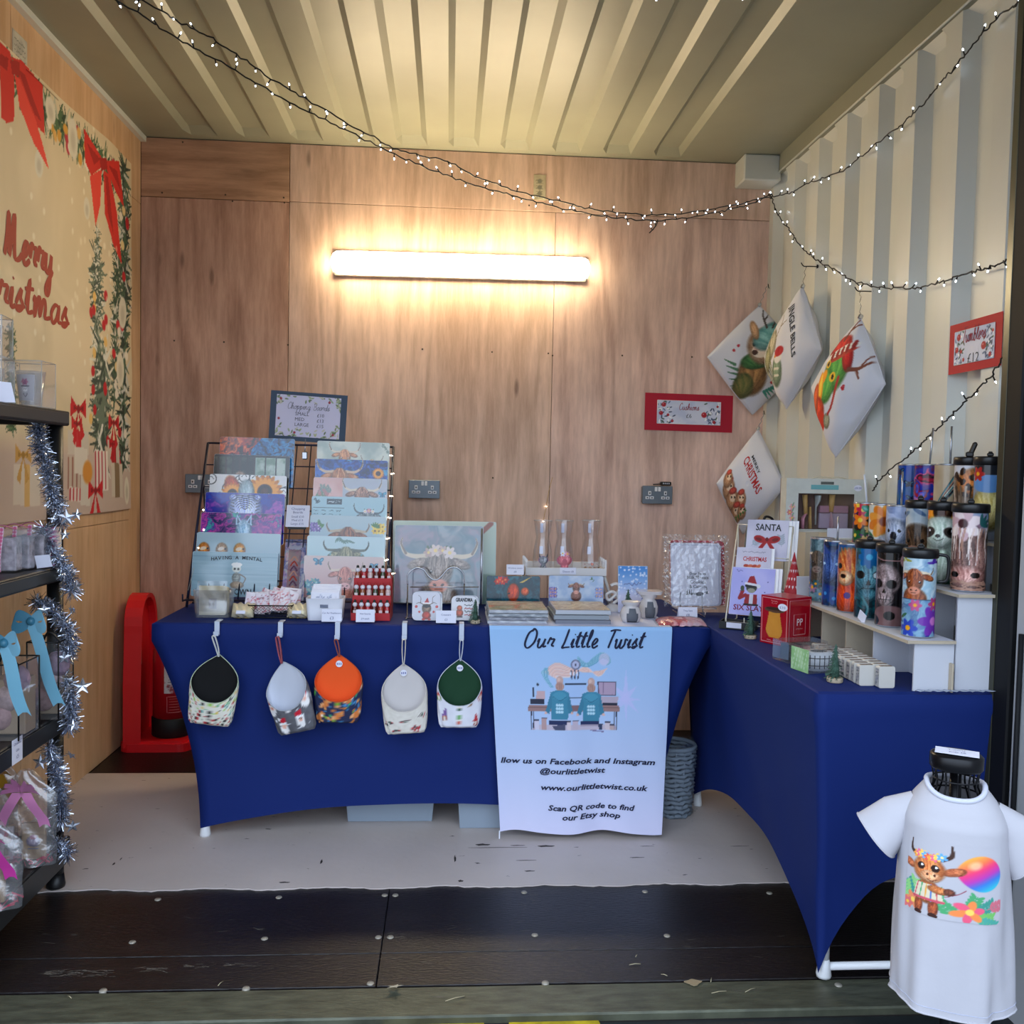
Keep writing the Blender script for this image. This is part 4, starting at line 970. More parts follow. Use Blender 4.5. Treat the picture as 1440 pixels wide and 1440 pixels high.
m = MB(); po = [(-.13, .02), (-.13, .3), (-.115, .52)]+[(-.115*math.cos(t), .55+.13*math.sin(t)) for t in [PI*k/10 for k in range(11)]]+[(.115, .52), (.13, .3), (.13, .02)]
m.prism(po, .09, .13, lambda u, v, d: (u, d, v)); m.build('back_panel', red, st)
m = MB(); pin = [(u*.93, .04+(v-.04)*.97) for u, v in po]
for (a, b), (c, d) in zip(list(zip(po, pin)), list(zip(po, pin))[1:]):
    m.add([(a[0], .09, a[1]), (c[0], .09, c[1]), (d[0], .09, d[1]), (b[0], .09, b[1]), (a[0], .055, a[1]), (c[0], .055, c[1]), (d[0], .06, d[1]), (b[0], .06, b[1])], [(0, 1, 5, 4), (4, 5, 6, 7), (3, 7, 6, 2), (0, 3, 2, 1), (0, 4, 7, 3), (1, 2, 6, 5)])
m.build('raised_rim', red, st)
def lab(a, s):
    a.C[:] = C3('e0d8c8'); a.poly([(.02, .75), (s-.02, .75), (s-.02, .97), (.02, .97)], '3c3830'); a.ell(s*.5, .87, s*.28, .08, 'e8dcc8', 0, .2)
    for k in range(8): squig(a, .03, s-.03, .08+.08*k, .05, '5a5044', k)
print_mesh('notice_label', mat('label_paper', 'ffffff', .6, attr=True), lambda u, v: (-.05+u*.045, .0885, .36+v*.22), .045, .22, lab, .003, st, thick=.001)
ex = thing('fire_extinguisher', 'red fire extinguisher with a torn white label and black foot', 'fire extinguisher', (0, 0, .047), 1.6)
ex.location = Vector((-1.262, 4.13, .047))+Matrix.Rotation(1.6, 3, 'Z')@Vector((.0, -.045, 0))
R = .088
MB().lathe([(R-.004, 0), (R+.001, .004), (R+.001, .08), (R-.003, .085)], (0, 0, 0), 28).build('foot_ring', mat('black_rubber', '101012', .6), ex)
MB().lathe([(R-.004, .08), (R-.004, .37), (R-.012, .41), (R-.035, .44), (.025, .455), (.02, .475)], (0, 0, 0), 32).build('cylinder', redp, ex)
m = MB(); m.lathe([(.018, .47), (.02, .5), (.015, .515)], (0, 0, 0), 14); m.box((0, -.02, .515), (.022, .09, .012), bev=.003); m.box((0, -.035, .54), (.02, .1, .008), Matrix.Rotation(-.25, 3, 'X'), bev=.002); m.build('valve', mat('black_plastic', '131416', .4), ex)
MB().tube(crom([(.015, 0, .5), (.06, 0, .51), (.1, -.01, .44), (.102, -.01, .3), (.1, -.01, .15)], 6), .009, 8).build('hose', mat('black_rubber', '101012', .6), ex)
def exlab(a, s):
    a.C[:] = C3('d8d4d4')
    a.noise('a02028', 'd8d4d4', 5, 5, 4, .3, .42)
    for k in range(12): squig(a, .1, s-.15, .1+.07*k, .04, '505058', k)
print_mesh('torn_label', mat('label_paper', 'ffffff', .6, attr=True), lambda u, v: ((R-.003)*math.sin(-1.75+u*1.05), -(R-.003)*math.cos(-1.75+u*1.05), .20+v*.16), .09, .16, exlab, .0035, ex)
m = MB()
for (z0, z1, u0, u1) in ((.115, .185, -1.6, -.9),):
    f = lambda u, z: ((R-.003)*math.sin(u), -(R-.003)*math.cos(u), z)
    pts = [f(u0+(u1-u0)*k/8, z0) for k in range(9)]+[f(u1+(u0-u1)*k/8, z1) for k in range(9)]; m.tube(pts, .0012, 4, closed=True)
    for k in range(5): m.tube([f(u0+.1+(u1-u0-.2)*j/6, z0+.012+.012*k) for j in range(7)], .0007, 4)
m.build('printed_box', mat('pale_ink', 'd08088', .6), ex)
# ------------------------------------------------------------------ under the back table
def crate(px0, px1, py1, hgt, dep, label, yy=None):
    a, b = oZ(.004, px0, py1), oZ(.004, px1, py1); y = max(3.12, (a.y+b.y)/2); w_ = b.x-a.x; t = thing('storage_box', label, 'plastic box', ((a.x+b.x)/2, y+dep/2, .0045), 0, 'clear plastic boxes under the back table')
    cl = mat('clouded_plastic', '93a0ae', .25, alpha=.9, spec=.6); m = MB(); h2 = hgt
    for s in (-1, 1):
        m.add([(s*w_/2, -dep/2, h2), (s*w_/2, dep/2, h2), (s*(w_/2-.012), dep/2-.012, 0), (s*(w_/2-.012), -dep/2+.012, 0)], [(0, 1, 2, 3)]); m.add([(-w_/2, s*dep/2, h2), (w_/2, s*dep/2, h2), (w_/2-.012, s*(dep/2-.012), 0), (-w_/2+.012, s*(dep/2-.012), 0)], [(0, 1, 2, 3)])
    m.add([(sx*(w_/2-.012), sy*(dep/2-.012), 0) for sx, sy in ((-1, -1), (1, -1), (1, 1), (-1, 1))], [(0, 1, 2, 3)]); m.build('tub', cl, t)
    m = MB().box((0, 0, h2+.008), (w_+.012, dep+.012, .016), bev=.004); m.box((0, 0, h2+.019), (w_*.86, dep*.84, .006), bev=.002); m.build('lid', mat('clouded_lid', 'b4bcc6', .3), t)
    for s in (-1, 1): MB().box((s*(w_/2+.009), 0, h2-.01), (.01, .07, .04), bev=.003).build('clip', mat('clouded_lid', 'b4bcc6', .3), t)
    MB().box((0, 0, h2*.45), (w_-.05, dep-.05, h2*.8), bev=.004).build('contents', mat('grey_contents', '8a96a2', .8, vary=.15), t)
crate(642, 770, 1183, .17, .3, 'clear plastic box poking out beside the banner under the table')
crate(484, 612, 1157, .15, .26, 'low clear plastic box further back under the table')
bk = oZ(.002, 905, 1150); wb = thing('woven_basket', 'grey woven waste basket between the two blue tables', 'basket', (.845, 3.27, .004))
gm = mat('grey_weave', '7c8894', .6); m = MB(); n = 30; Hb = .25
for k in range(15):
    z = .008+Hb*k/15; r0 = .066+.012*(k/15); pts = [((r0+(.004 if (i+k) % 2 else -.004))*math.cos(2*PI*i/n), (r0+(.004 if (i+k) % 2 else -.004))*math.sin(2*PI*i/n), z+.003*math.sin(i*1.7+k)) for i in range(n)]
    m.tube(pts, .0085, 5, closed=True)
o = m.build('woven_wall', gm, wb); o['kind'] = 'stuff'
m = MB()
for i in range(15): a = 2*PI*i/15; m.tube([(.066*math.cos(a), .066*math.sin(a), 0), (.078*math.cos(a), .078*math.sin(a), Hb)], .004, 5)
o = m.build('stakes', gm, wb); o['kind'] = 'stuff'
MB().tube([(.078*math.cos(2*PI*i/36), .078*math.sin(2*PI*i/36), Hb+.004) for i in range(36)], .009, 7, closed=True).build('rim', gm, wb)
MB().lathe([(.062, 0), (.062, .006)], (0, 0, 0), 24).build('bottom', gm, wb)
lm = MB(); r = random.Random(2)
lm.sheet(16, 10, lambda u, v: ((.055+.026*v)*math.cos(2*PI*u), (.055+.026*v)*math.sin(2*PI*u), .02+(Hb+.0)*v+.012*math.sin(u*25)*v), 0, True); lm.build('bin_liner', film_mat('clear_film', .2, .15, .5, 40), wb)
# ------------------------------------------------------------------ wall hooks, cushions and price signs
bw = mat('black_wire', '0e0e10', .4, .4)
def wall_hook(p, d, label, L=.05, axis='x'):
    """hook of black wire screwed to the wall; d = outward unit vector"""
    t = wthing('wall_hook', label, 'hook', tuple(p)); p = Vector(p); d = Vector(d)
    MB().cyl(p, p+d*.006, .009, n=12).build('washer', bw, t)
    MB().tube(crom([tuple(p), tuple(p+d*L*.6), tuple(p+d*L), tuple(p+d*(L+.012)+Vector((0, 0, .014)))], 5), .0022, 6).build('hook_wire', bw, t)
    return p+d*(L*.85)
WX = -1
def cushion(top, bot, lft, rgt, thick, label, art, clipc='b0b4bc', seed=0):
    """square cushion hung by one corner: four world corner points, thickness outward along n"""
    T, B, L_, R_ = map(Vector, (top, bot, lft, rgt)); c = (T+B+L_+R_)/4
    t = wthing('cushion', label, 'cushion', tuple(c), 'christmas cushions hanging in the back corner')
    nrm = (R_-L_).cross(T-B).normalized()
    n = 40; me = MB()
    # bilinear with corners L (0,0) B (1,0) R (1,1) T (0,1)
    def f(u, v, side):
        p = L_*(1-u)*(1-v)+B*u*(1-v)+R_*u*v+T*(1-u)*v
        pin = -.022*((1-abs(2*u-1)**2)*(abs(2*v-1)**6)+(1-abs(2*v-1)**2)*(abs(2*u-1)**6)); p = p+(c-p)*pin*1.1
        hgt = (max(0, 1-abs(2*u-1)**2.2)*max(0, 1-abs(2*v-1)**2.2))**.42
        wr = .006*math.sin(14*u+3*math.sin(5*v+seed))*(1-hgt)*(1 if hgt > .05 else 0)+.003*math.sin(11*(u+v)+seed)*hgt
        return p+nrm*side*(thick*hgt+wr*(hgt > .02)*(hgt < .999))
    wv = mat('white_cushion_cover', 'ffffff', .75, attr=True, bump=.08, bscale=25)
    res = 84
    me.sheet(res, res, lambda u, v: f(u, v, 1), 0, True)
    uu, vv = np.meshgrid(np.linspace(0, 1, res+1), np.linspace(0, 1, res+1)); a = Art(uu.ravel(), vv.ravel(), 'd8dae4'); art(a)
    k = len(me.v); me.sheet(24, 24, lambda u, v: f(u, 1-v, -1), 0, True); col = np.vstack([a.C, np.tile(C3('d8dae4'), (len(me.v)-k, 1))])
    o = me.build('cover', wv, t, col)
    e = [f(u, 0, 0) for u in np.linspace(0, 1, 12)]+[f(1, v, 0) for v in np.linspace(0, 1, 12)]+[f(u, 1, 0) for u in np.linspace(1, 0, 12)]+[f(0, v, 0) for v in np.linspace(1, 0, 12)]
    MB().tube(e, .0022, 5, closed=True).build('seam', mat('seam_white', 'd4d6e0', .8), t)
    return t, (lambda u, v, d=0: f(u, v, 1)+nrm*(.0018+d)), nrm
def peg(p, hookp, label):
    t = wthing('bulldog_clip', label, 'clip', tuple(p), 'metal clips holding the cushions'); p = Vector(p); cm = mat('bright_clip_metal', 'c0c4cc', .25, .9)
    m = MB().box(p+Vector((0, 0, .004)), (.016, .012, .018), Matrix.Rotation(.4, 3, 'Y'), bev=.003); m.build('jaws', cm, t)
    q = Vector(hookp); m = MB(); n = max(3, int((q-p).length/.012))
    P = [tuple(p+(q-p)*k/n+Vector((.004*math.sin(k*2.1), 0, 0))) for k in range(n+1)]; P[0] = tuple(p+Vector((0, 0, .01)))
    MB().tube(P, .0016, 5).build('chain', cm, t)
def dz(px, py, y): return oY(y, px, py)
def deer_art(a):
    # u along L->B, v along L->T ; drawn in diamond frame, artwork upright = direction T
    def Q(x, y):   # x right, y up in the hanging view, both -1..1
        x, y = x*1.22+.04, y*1.18; return (.5+(x-y)/2*.98, .5+(x+y)/2*.98)
    def E(x, y, rx, ry, c, rot=0, soft=.15, al=1): q = Q(x, y); a.ell(q[0], q[1], rx*.85, ry*.85, c, rot+PI/4, soft, al)
    def F(x, y, rx, ry, c0, c1, rot=0): q = Q(x, y); a.fur(q[0], q[1], rx*.85, ry*.85, c0, c1, rot+PI/4, 8, 3)
    def Ln(P, w_, c, w2=None): a.curve([Q(*p) for p in P], w_*.8, c, w2)
    return Q, E, F, Ln
def art_c1(a):
    Q, E, F, Ln = deer_art(a)
    for s in range(5): Ln([(-.42+s*.05, -.1-s*.08), (-.6+s*.04, -.02-s*.1)], .05, '4a7a5c', .01); Ln([(.1+s*.04, -.5+s*.02), (.2+s*.04, -.62+s*.05)], .05, '3c8a7c', .01)
    F(-.12, -.25, .26, .33, '6a4a2c', 'c8965c'); F(-.25, -.42, .18, .2, '4a5a2c', '8a7a44')
    F(-.05, -.02, .3, .14, '2c5c34', '5c9450', .2); F(.05, .2, .3, .3, '9a6a48', 'e8c8a4'); E(-.02, .12, .13, .1, 'f4e4d0'); E(-.1, .1, .05, .04, '50342c'); E(.06, .25, .035, .035, '201410'); E(-.12, .22, .03, .03, '201410')
    E(-.06, .17, .06, .04, 'e8988c', 0, .5, .6); F(.14, .36, .32, .2, '4c8c8c', '98ccc8', .5); F(.36, .22, .15, .2, '5c9c98', 'b0dcd4', .9); F(.4, .0, .1, .12, '7cacae', 'd0e8e4'); Ln([(.3, .42), (.42, .2), (.4, .04)], .1, 'c04438', .05)
    F(-.12, .45, .07, .16, 'a87850', 'e0b890', .3); Ln([(.08, .5), (.02, .68), (.04, .84)], .04, '4c4440', .015); Ln([(.05, .62), (.16, .78)], .03, '4c4440', .01); Ln([(.18, .5), (.26, .66), (.24, .8)], .035, '4c4440', .01)
    for x, y in ((-.45, .12), (-.38, .2), (.22, -.36), (.3, -.28)): E(x, y, .025, .025, 'b02838')
def art_c2(a):
    Q, E, F, Ln = deer_art(a)
    for k in range(5): Ln([(-.7+k*.06, -.05+.1*k), (-.55+k*.05, -.25+.03*k), (-.3+k*.04, -.55+.02*k)], .05, ('5c6c40', '8c8c58', '405038')[k % 3], .02)
    Ln([(-.2, .0), (-.24, .2), (-.4, .35)], .04, '7a6a54', .012); Ln([(-.24, .2), (-.14, .4), (-.2, .5)], .03, '7a6a54', .01); Ln([(-.14, .35), (-.02, .42)], .025, '7a6a54', .008)
    F(-.36, .1, .14, .22, '8a8468', 'd8d2b8'); F(-.45, -.1, .1, .2, '6a7048', 'c0b890')
    F(-.1, -.3, .16, .24, '5a7458', 'a0b094'); E(-.08, -.08, .11, .1, 'e8e4dc'); E(-.06, -.01, .12, .07, 'b82830', .2); E(-.16, -.08, .03, .02, 'e0882c'); 
    for k in range(8): E(-.16+.04*(k % 4), -.26-.1*(k//4), .02, .02, 'dcd8c8')
def art_c3(a):
    Q, E, F, Ln = deer_art(a)
    F(-.05, .22, .28, .3, '2c7a34', '70b84c'); F(-.22, .0, .2, .22, '3a8a3c', '7cc050')
    F(-.12, .5, .24, .13, 'b01c20', 'e04030', .3); F(.12, .38, .1, .24, 'b01c20', 'd83028', .5); E(-.05, .42, .3, .07, 'f0ece0', .3)
    E(-.02, .38, .28, .03, 'c04030', .3)
    for k in range(5): E(-.22+.1*k, .38+.03*k, .035, .06, '9a2c28')
    Ln([(-.1, .58), (-.04, .74), (.0, .88)], .05, '7a4434', .02); Ln([(-.05, .7), (.08, .78)], .04, '7a4434', .02); Ln([(.22, .2), (.38, .2), (.52, .26)], .06, '7a4434', .03); Ln([(.4, .2), (.48, .36)], .04, '7a4434', .02); Ln([(.34, .2), (.44, .08)], .04, '7a4434', .02)
    E(-.3, .12, .1, .06, 'f8a018', 1.2); E(-.36, -.02, .09, .2, 'f4981c', .2); E(-.34, .02, .04, .14, 'ffd040', .2); E(-.1, .12, .07, .06, 'f0c030'); E(-.1, .12, .03, .035, '201008'); E(-.26, .28, .05, .05, 'e8b830'); E(-.26, .28, .025, .03, '201008')
    F(-.38, -.3, .2, .18, 'c02c1c', 'f06030'); F(-.5, -.15, .13, .2, 'b82c20', 'f08030'); E(-.28, -.42, .12, .12, 'd83820'); F(-.12, -.42, .09, .1, '7a7860', 'b8b498'); Ln([(.06, .1), (.0, -.2), (-.1, -.34)], .07, 'a82828', .03); bauble(a, *Q(.2, -.02), .03, 'b82030')
    for k in range(5): Ln([(-.5+.05*k, -.55), (-.46+.05*k, -.7)], .02, 'c83028', .01)
def art_c4(a):
    Q, E, F, Ln = deer_art(a)
    for x, y, s in ((-.5, -.1, .17), (-.38, -.28, .17), (-.16, -.28, .15), (-.24, -.5, .16), (-.1, -.48, .12), (-.55, .06, .13)):
        F(x, y, s, s*1.1, '8a5a3c', 'd8a880'); E(x+.02, y+.04, s*.45, s*.4, 'ecd0b0'); E(x-.02, y+.05, .02, .02, '201410'); E(x+.06, y+.05, .02, .02, '201410'); F(x, y+s*.9, s*.6, s*.35, 'a03030', 'd05a40', .2)
    for k in range(6): Ln([(-.3+.06*k, -.6+.03*k), (-.28+.06*k, -.7+.05*k)], .05, '4a7a3c', .01)
# cushion 1: on the back wall, hangs flat-ish
y1_ = YB-.10
t1, f1, n1 = cushion(dz(1068, 430, y1_), dz(1058, 583, YB-.06), dz(995, 502, y1_), dz(1135, 505, YB-.16), .05, 'white cushion printed with a sleepy fawn in a teal knitted hat, leftmost', art_c1, seed=1)
h1 = wall_hook((oY(YB, 1089, 407).x-.02, YB, oY(YB, 1089, 407).z), (-.5, -.86, 0), 'black hook in the back wall corner above the fawn cushion', .045)
peg(dz(1068, 430, y1_), h1+Vector((-.02, -.03, -.0)), 'metal clip and chain holding the fawn cushion')
# cushion 2 and 3: on the corrugated wall, faces turned into the room
def wp(px, py, x): return oX(x, px, py)
t2, f2_, n2 = cushion(wp(1129, 404, 1.46), wp(1106, 575, 1.44), wp(1075, 502, 1.40), wp(1155, 492, 1.50), .065, 'white cushion lettered in an arc above a snowman, in the middle', art_c2, seed=4)
h2 = wall_hook(wp(1150, 375, XR+.01), (-1, 0, 0), 'black hook in the corrugated wall above the snowman cushion', .06)
peg(wp(1129, 404, 1.46), h2, 'metal clip and chain holding the snowman cushion')
t3, f3, n3 = cushion(wp(1210, 447, 1.46), wp(1175, 643, 1.43), wp(1143, 545, 1.38), wp(1245, 540, 1.50), .07, 'white cushion printed with a green duck wearing a red hat and antlers', art_c3, seed=7)
h3 = wall_hook(wp(1229, 410, XR+.01), (-1, 0, 0), 'black hook in the corrugated wall above the duck cushion', .06)
peg(wp(1210, 447, 1.46), h3, 'metal clip and chain holding the duck cushion')
t4, f4, n4 = cushion(dz(1066, 604, YB-.12), dz(1045, 751, YB-.10), dz(1008, 680, YB-.14), dz(1104, 684, YB-.30), .06, 'white cushion with red lettering over a group of puppies, lowest of the four', art_c4, seed=9)
h4 = wall_hook((oY(YB, 1083, 583).x-.02, YB, oY(YB, 1083, 583).z), (-.5, -.86, 0), 'black hook low in the back corner above the puppies cushion', .045)
peg(dz(1066, 604, YB-.12), h4+Vector((-.015, -.03, 0)), 'metal clip and chain holding the puppies cushion')
def on_cushion(t, f, s, m_, cx, cy, width, h, bold=.02, rot=0, arc=0, narrow=1):
    v, fc, a0, a1 = text2d(s, bold=bold, narrow=narrow); k = width/(a1-a0); mb = MB(); out = []
    for x, y in v:
        X = (x-(a0+a1)/2)*k; Y = y*h; 
        if arc: Y += arc*(1-(2*X/width)**2)
        X, Y = X*math.cos(rot)-Y*math.sin(rot)+cx, X*math.sin(rot)+Y*math.cos(rot)+cy
        out.append(f(.5+(X-Y)/2, .5+(X+Y)/2))
    mb.add(out, fc); mb.build('lettering', m_, t)
on_cushion(t2, f2_, 'JINGLE BELLS', mat('dark_print', '3a3c40', .8), .17, .28, .98, .17, rot=-1.05, arc=.05)
on_cushion(t4, f4, 'CHRISTMAS', mat('red_print', 'b82c2c', .8), .03, .1, .82, .26, rot=-.85)
on_cushion(t4, f4, 'MERRY', mat('dark_print', '3a3c40', .8), .13, .33, .42, .09, rot=-.85)
def sign(f, w_, h_, bd, label, l1, l2, card='b01830', art=None, cat='sign', seed=0, t=None):
    t = t or None
    th = wthing('price_sign', label, cat, tuple(f(0, 0, 0)), None)
    MB().prism([(-w_/2, -h_/2), (w_/2, -h_/2), (w_/2, h_/2), (-w_/2, h_/2)], 0, .0012, lambda u, v, d: f(u, v, d)).build('backing_card', mat('card_'+card, card, .7), th)
    iw, ih = w_-2*bd[0], h_-2*bd[1]
    def art2(a, s):
        a.noise('c8d0e8', 'dce0f0', 2, 2, seed)
        def corner(x, y, r):
            a.leaf(x, y, .16, r.uniform(0, 6), r.choice(('3c4c6c', '6a7c9c', 'ffffff', '4a6050')), .35)
        a.scatter(36, corner, 0, s*.24, 0, 1, 3+seed); a.scatter(36, corner, s*.78, s, 0, 1, 4+seed)
        for x, y, r_ in ((s*.1, .82, .1), (s*.06, .45, .09), (s*.17, .38, .06), (s*.24, .12, .06), (s*.74, .42, .12), (s*.9, .12, .07), (s*.95, .8, .05)): bauble(a, x, y, r_)
    print_mesh('printed_card', mat('card_print', 'ffffff', .6, attr=True), lambda u, v: f((u-.5)*iw, (v-.5)*ih, .0024), iw, ih, art or art2, .0022, th)
    m = MB()
    for s0, s1, v0, v1 in ((-1, -1, -1, 1), (1, 1, -1, 1), (-1, 1, -1, -1), (-1, 1, 1, 1)): m.cyl(f(s0*iw/2, v0*ih/2, .0026), f(s1*iw/2, v1*ih/2, .0026), .0014, n=4)
    m.build('white_border', mat('card_white', 'e4e6f0', .6), th)
    rm = mat('sign_red_ink', '9c2840', .7); dk = mat('sign_dark_ink', '50545c', .7); m = MB(); ff = lambda u, v: f(u, v, .0034)
    put_script(m, l1[0], -l1[1]/2, l1[2], l1[3], ff, w=.14, width=l1[1]) if l1[0] else None
    m.build('heading', rm, th)
    m = MB()
    for s, x, y, h in l2: put_text(m, s, x, y, h, ff)
    m.build('price', dk, th)
    return th
a, b = oY(YB-.004, 906, 605), oY(YB-.004, 1031, 556); c = (a+b)/2; W, Hh = (b.x-a.x), (b.z-a.z)
cc = lambda u, v, d=0: Vector((c.x+u, YB-.004-d, c.z+v-.01*u))
GL['C'] = (1.4, GL['C'][1])
sign(cc, W, Hh, (W*.14, Hh*.19), 'red card sign with a wintry printed strip for cushions on the back wall', ('Cushions', .10, .012, .016), [('£6', 0, -.025, .028)], 'b3142f')
p00, p10, p01, p11 = oX(XR-.004, 1334, 528), oX(XR-.004, 1408, 511), oX(XR-.004, 1337, 459), oX(XR-.004, 1411, 439)
cs = (p00+p10+p01+p11)/4; Wt, Ht = abs(p10.y-p00.y), abs(p01.z-p00.z)
sign(lambda u, v, d=0: Vector((XR-.004-d, cs.y-u, cs.z+v)), Wt, Ht, (Wt*.12, Ht*.17), 'red card sign with a wintry printed panel on the corrugated wall', ('Tumblers', Wt*.45, .012, .022), [('£12', 0, -.05, .04)], 'c02a30', seed=3)
# ------------------------------------------------------------------ things on the back table
def c4(X, Y): return (250+X/4.115, 530+Y/4.115)
def c5(X, Y): return (540+X/4.5, 680+Y/4.5)
def c6(X, Y): return (840+X/4.8, 720+Y/4.8)
TT = TZ+.001
glossp = mat('glossy_print', 'ffffff', .12, attr=True, coat=.6)
mattp = mat('matt_print', 'ffffff', .6, attr=True)
metal = mat('chrome_wire', 'b8bcc4', .25, .95)
whc = mat('white_card', 'dfe0ee', .7)
def leaning(bl, br, h, lean, t=.004, up=None):
    """panel frame: bottom-left, bottom-right world points, height along the panel, lean back angle"""
    bl, br = Vector(bl), Vector(br); ux = (br-bl).normalized(); w_ = (br-bl).length
    back = Vector((-ux.y, ux.x, 0)).normalized(); uy = Vector((0, 0, 1))*math.cos(lean)+back*math.sin(lean)
    n = ux.cross(uy)
    return w_, lambda u, v, d=0: bl+ux*u+uy*v+n*d
def art_panel(name, label, cat, bl, br, h, lean, art, res=.0022, t=.004, group=None, back='d8dce4', m_=None, rounded=.007, border=None):
    w_, f = leaning(bl, br, h, lean)
    th = wthing(name, label, cat, tuple(f(w_/2, 0)), group)
    po = [(w_/2+x, h/2+y) for x, y in rr(w_/2, h/2, rounded, 4)]
    MB().prism(po, 0, t, lambda u, v, d: f(u, v, d)).build('panel', mat('edge_'+back, back, .3), th)
    def fn(u, v):   # rounded corners kept by squeezing the outer rows
        x, y = (u-.5)*w_, (v-.5)*h; mx, my = w_/2-rounded, h/2-rounded; k = 1-.0015/w_
        ex, ey = abs(x)-mx, abs(y)-my
        if ex > 0 and ey > 0:
            L = math.hypot(ex, ey)
            if L > rounded: ex, ey = ex*rounded/L, ey*rounded/L
            x, y = math.copysign(mx+ex, x), math.copysign(my+ey, y)
        return f(w_/2+x*k, h/2+y*k, t+.0006)
    print_mesh('print', m_ or glossp, fn, w_, h, art, res, th, gam=1.35)
    return th, f, w_
def art_lift(fn, k):   # picture occupies the visible upper part of a board
    def g(a, s):
        b = Art(a.X/(1-k), (a.Y-k)/(1-k), '808080'); fn(b, s/(1-k)); a.C = b.C
    return g
# ---- wire grid rack
ylean = lambda z: 3.385+(z-.80)*.47
xl0, xr0 = oY(3.40, 266, 830).x, oY(3.40, 545, 800).x
rk = wthing('wire_display_rack', 'dark wire grid rack leaning back behind two columns of printed boards', 'display rack', ((xl0+xr0)/2, 3.5, TT))
nav = mat('navy_wire', '1c2038', .4, .4)
def rp(x, z, d=0): return (x, ylean(z)+.012+d, z)
zt_ = 1.34
for x in (xl0, xr0): MB().tube([rp(x, .737), rp(x, zt_)], .005, 8).build('post', nav, rk)
for z in (.76, zt_): MB().tube([rp(xl0, z), rp(xr0, z)], .004, 8).build('rail', nav, rk)
k = 0
for x in np.arange(xl0+.07, xr0-.02, .055): MB().tube([rp(x, .76), rp(x, zt_)], .0024, 5).build('upright_wire', nav, rk)
for z in np.arange(.83, zt_-.02, .085): MB().tube([rp(xl0, z, .004), rp(xr0, z, .004)], .0024, 5).build('cross_wire', nav, rk)
for x in (xl0, xr0): MB().tube([rp(x, 1.2), (x, 3.69, TT+.005), (x, 3.45, TT+.004)], .004, 6).build('back_strut', nav, rk)
MB().tube([(xl0, ylean(.765)-.05, .768), (xr0, ylean(.765)-.05, .768)], .003, 6).build('front_ledge', nav, rk)
for x in (xl0, (xl0+xr0)/2, xr0): MB().tube([rp(x, .765), (x, ylean(.765)-.05, .765), (x, ylean(.765)-.052, .79)], .003, 6).build('ledge_wire', nav, rk)
def b_dragon(a, s):
    a.swirl(['0a2848', '1870a8', '40a8d8', '103860', '2890c0'], 4, 3); i = a.box_(0, s*.55, 0, 1); m = Art(a.X, a.Y); m.swirl(['401008', 'c04818', 'f09048', '602010', 'e06828'], 4, 7)
    a.C = np.where((a.X < s*.5+.12*np.sin(a.Y*7))[:, None], m.C, a.C)
def b_forest(a, s):
    a.noise('303428', '606858', 3, 3, 3)
    for k in range(7): x = .1+k*.2; a.poly([(x, .2), (x+.06, .2), (x+.05, 1), (x, 1)], ('3c281c', '50382a')[k % 2])
    a.poly([(s*.55, .3), (s*.95, .3), (s*.95, .93), (s*.55, .93)], 'a8bcb4'); a.noise('90a898', 'c8d4cc', 6, 6, 4, reg=(s*.56, s*.94, .35, .92))
    for x in (s*.68, s*.82): a.line([(x, .3), (x, .95)], .03, '3a2418')
    a.line([(0, .97), (s, .97)], .06, '281810'); a.fur(s*.35, .3, .2, .25, '806858', 'd8c0a8')
def b_sun(a, s):
    a.C[:] = C3('e8e8e8'); 
    a.scatter(26, lambda x, y, r: (a.ell(x, y, .11, .11, '181818', 0, .1), a.ell(x, y, .095, .095, 'f0f0f0', 0, .1), a.curve([(x-.05, y), (x, y+.05), (x+.05, y)], .012, '202020')), 0, s, .4, 1, 3)
    a.fur(s*.3, .72, .16, .28, 'a04010', 'f08828', .3); a.sunflower(s*.3, .62, .22); a.sunflower(s*.72, .68, .34); a.fur(s*.48, .62, .17, .3, '8aa0a8', 'd8e4e8')
def b_tiger(a, s):
    a.swirl(['c868c8', '4838a8', '2858c0', '7040b0', '2080c8'], 2, 5)
    a.fur(s*.5, .5, .5, .55, '90a0d8', 'f0f4ff'); 
    for g in (-1, 1): a.fur(s*.5+g*.33, .87, .12, .1, '6878b8', 'e8ecff', 0); a.ell(s*.5+g*.2, .42, .06, .05, 'e0f0ff'); a.ell(s*.5+g*.2, .42, .025, .035, '101018')
    for k in range(7):
        for g in (-1, 1): a.curve([(s*.5+g*.02, .55+k*.06), (s*.5+g*(.1+.02*k), .6+k*.055), (s*.5+g*(.16+.04*k), .5+k*.055)], .028, '10101c', .008); a.curve([(s*.5+g*.3, .25+k*.09), (s*.5+g*.42, .3+k*.09)], .03, '10101c', .01) if k < 6 else 0
    a.ell(s*.5, .3, .1, .08, 'd0a8c0')
def b_wolf(a, s):
    a.swirl(['102848', '1888a0', '30c0b0', '7038a0', 'd060b0', '203870'], 2.2, 9)
    for k in range(12): a.curve([(0, .3+k*.06), (s*.2, .5+k*.05), (s*.4, .3+k*.04)], .015, 'e070c0', .004, .5); a.curve([(s, .3+k*.06), (s*.85, .6+k*.03), (s*.65, .4+k*.04)], .015, 'e070c0', .004, .5)
    a.fur(s*.53, .45, .24, .42, '5088a8', 'e8f4ff')
    for g in (-1, 1): a.poly([(s*.53+g*.06, .75), (s*.53+g*.22, .66), (s*.53+g*.2, .98)], 'b8d4e8'); a.poly([(s*.53+g*.1, .75), (s*.53+g*.18, .7), (s*.53+g*.18, .9)], '506888')
    a.ell(s*.53, .3, .05, .04, '101820')
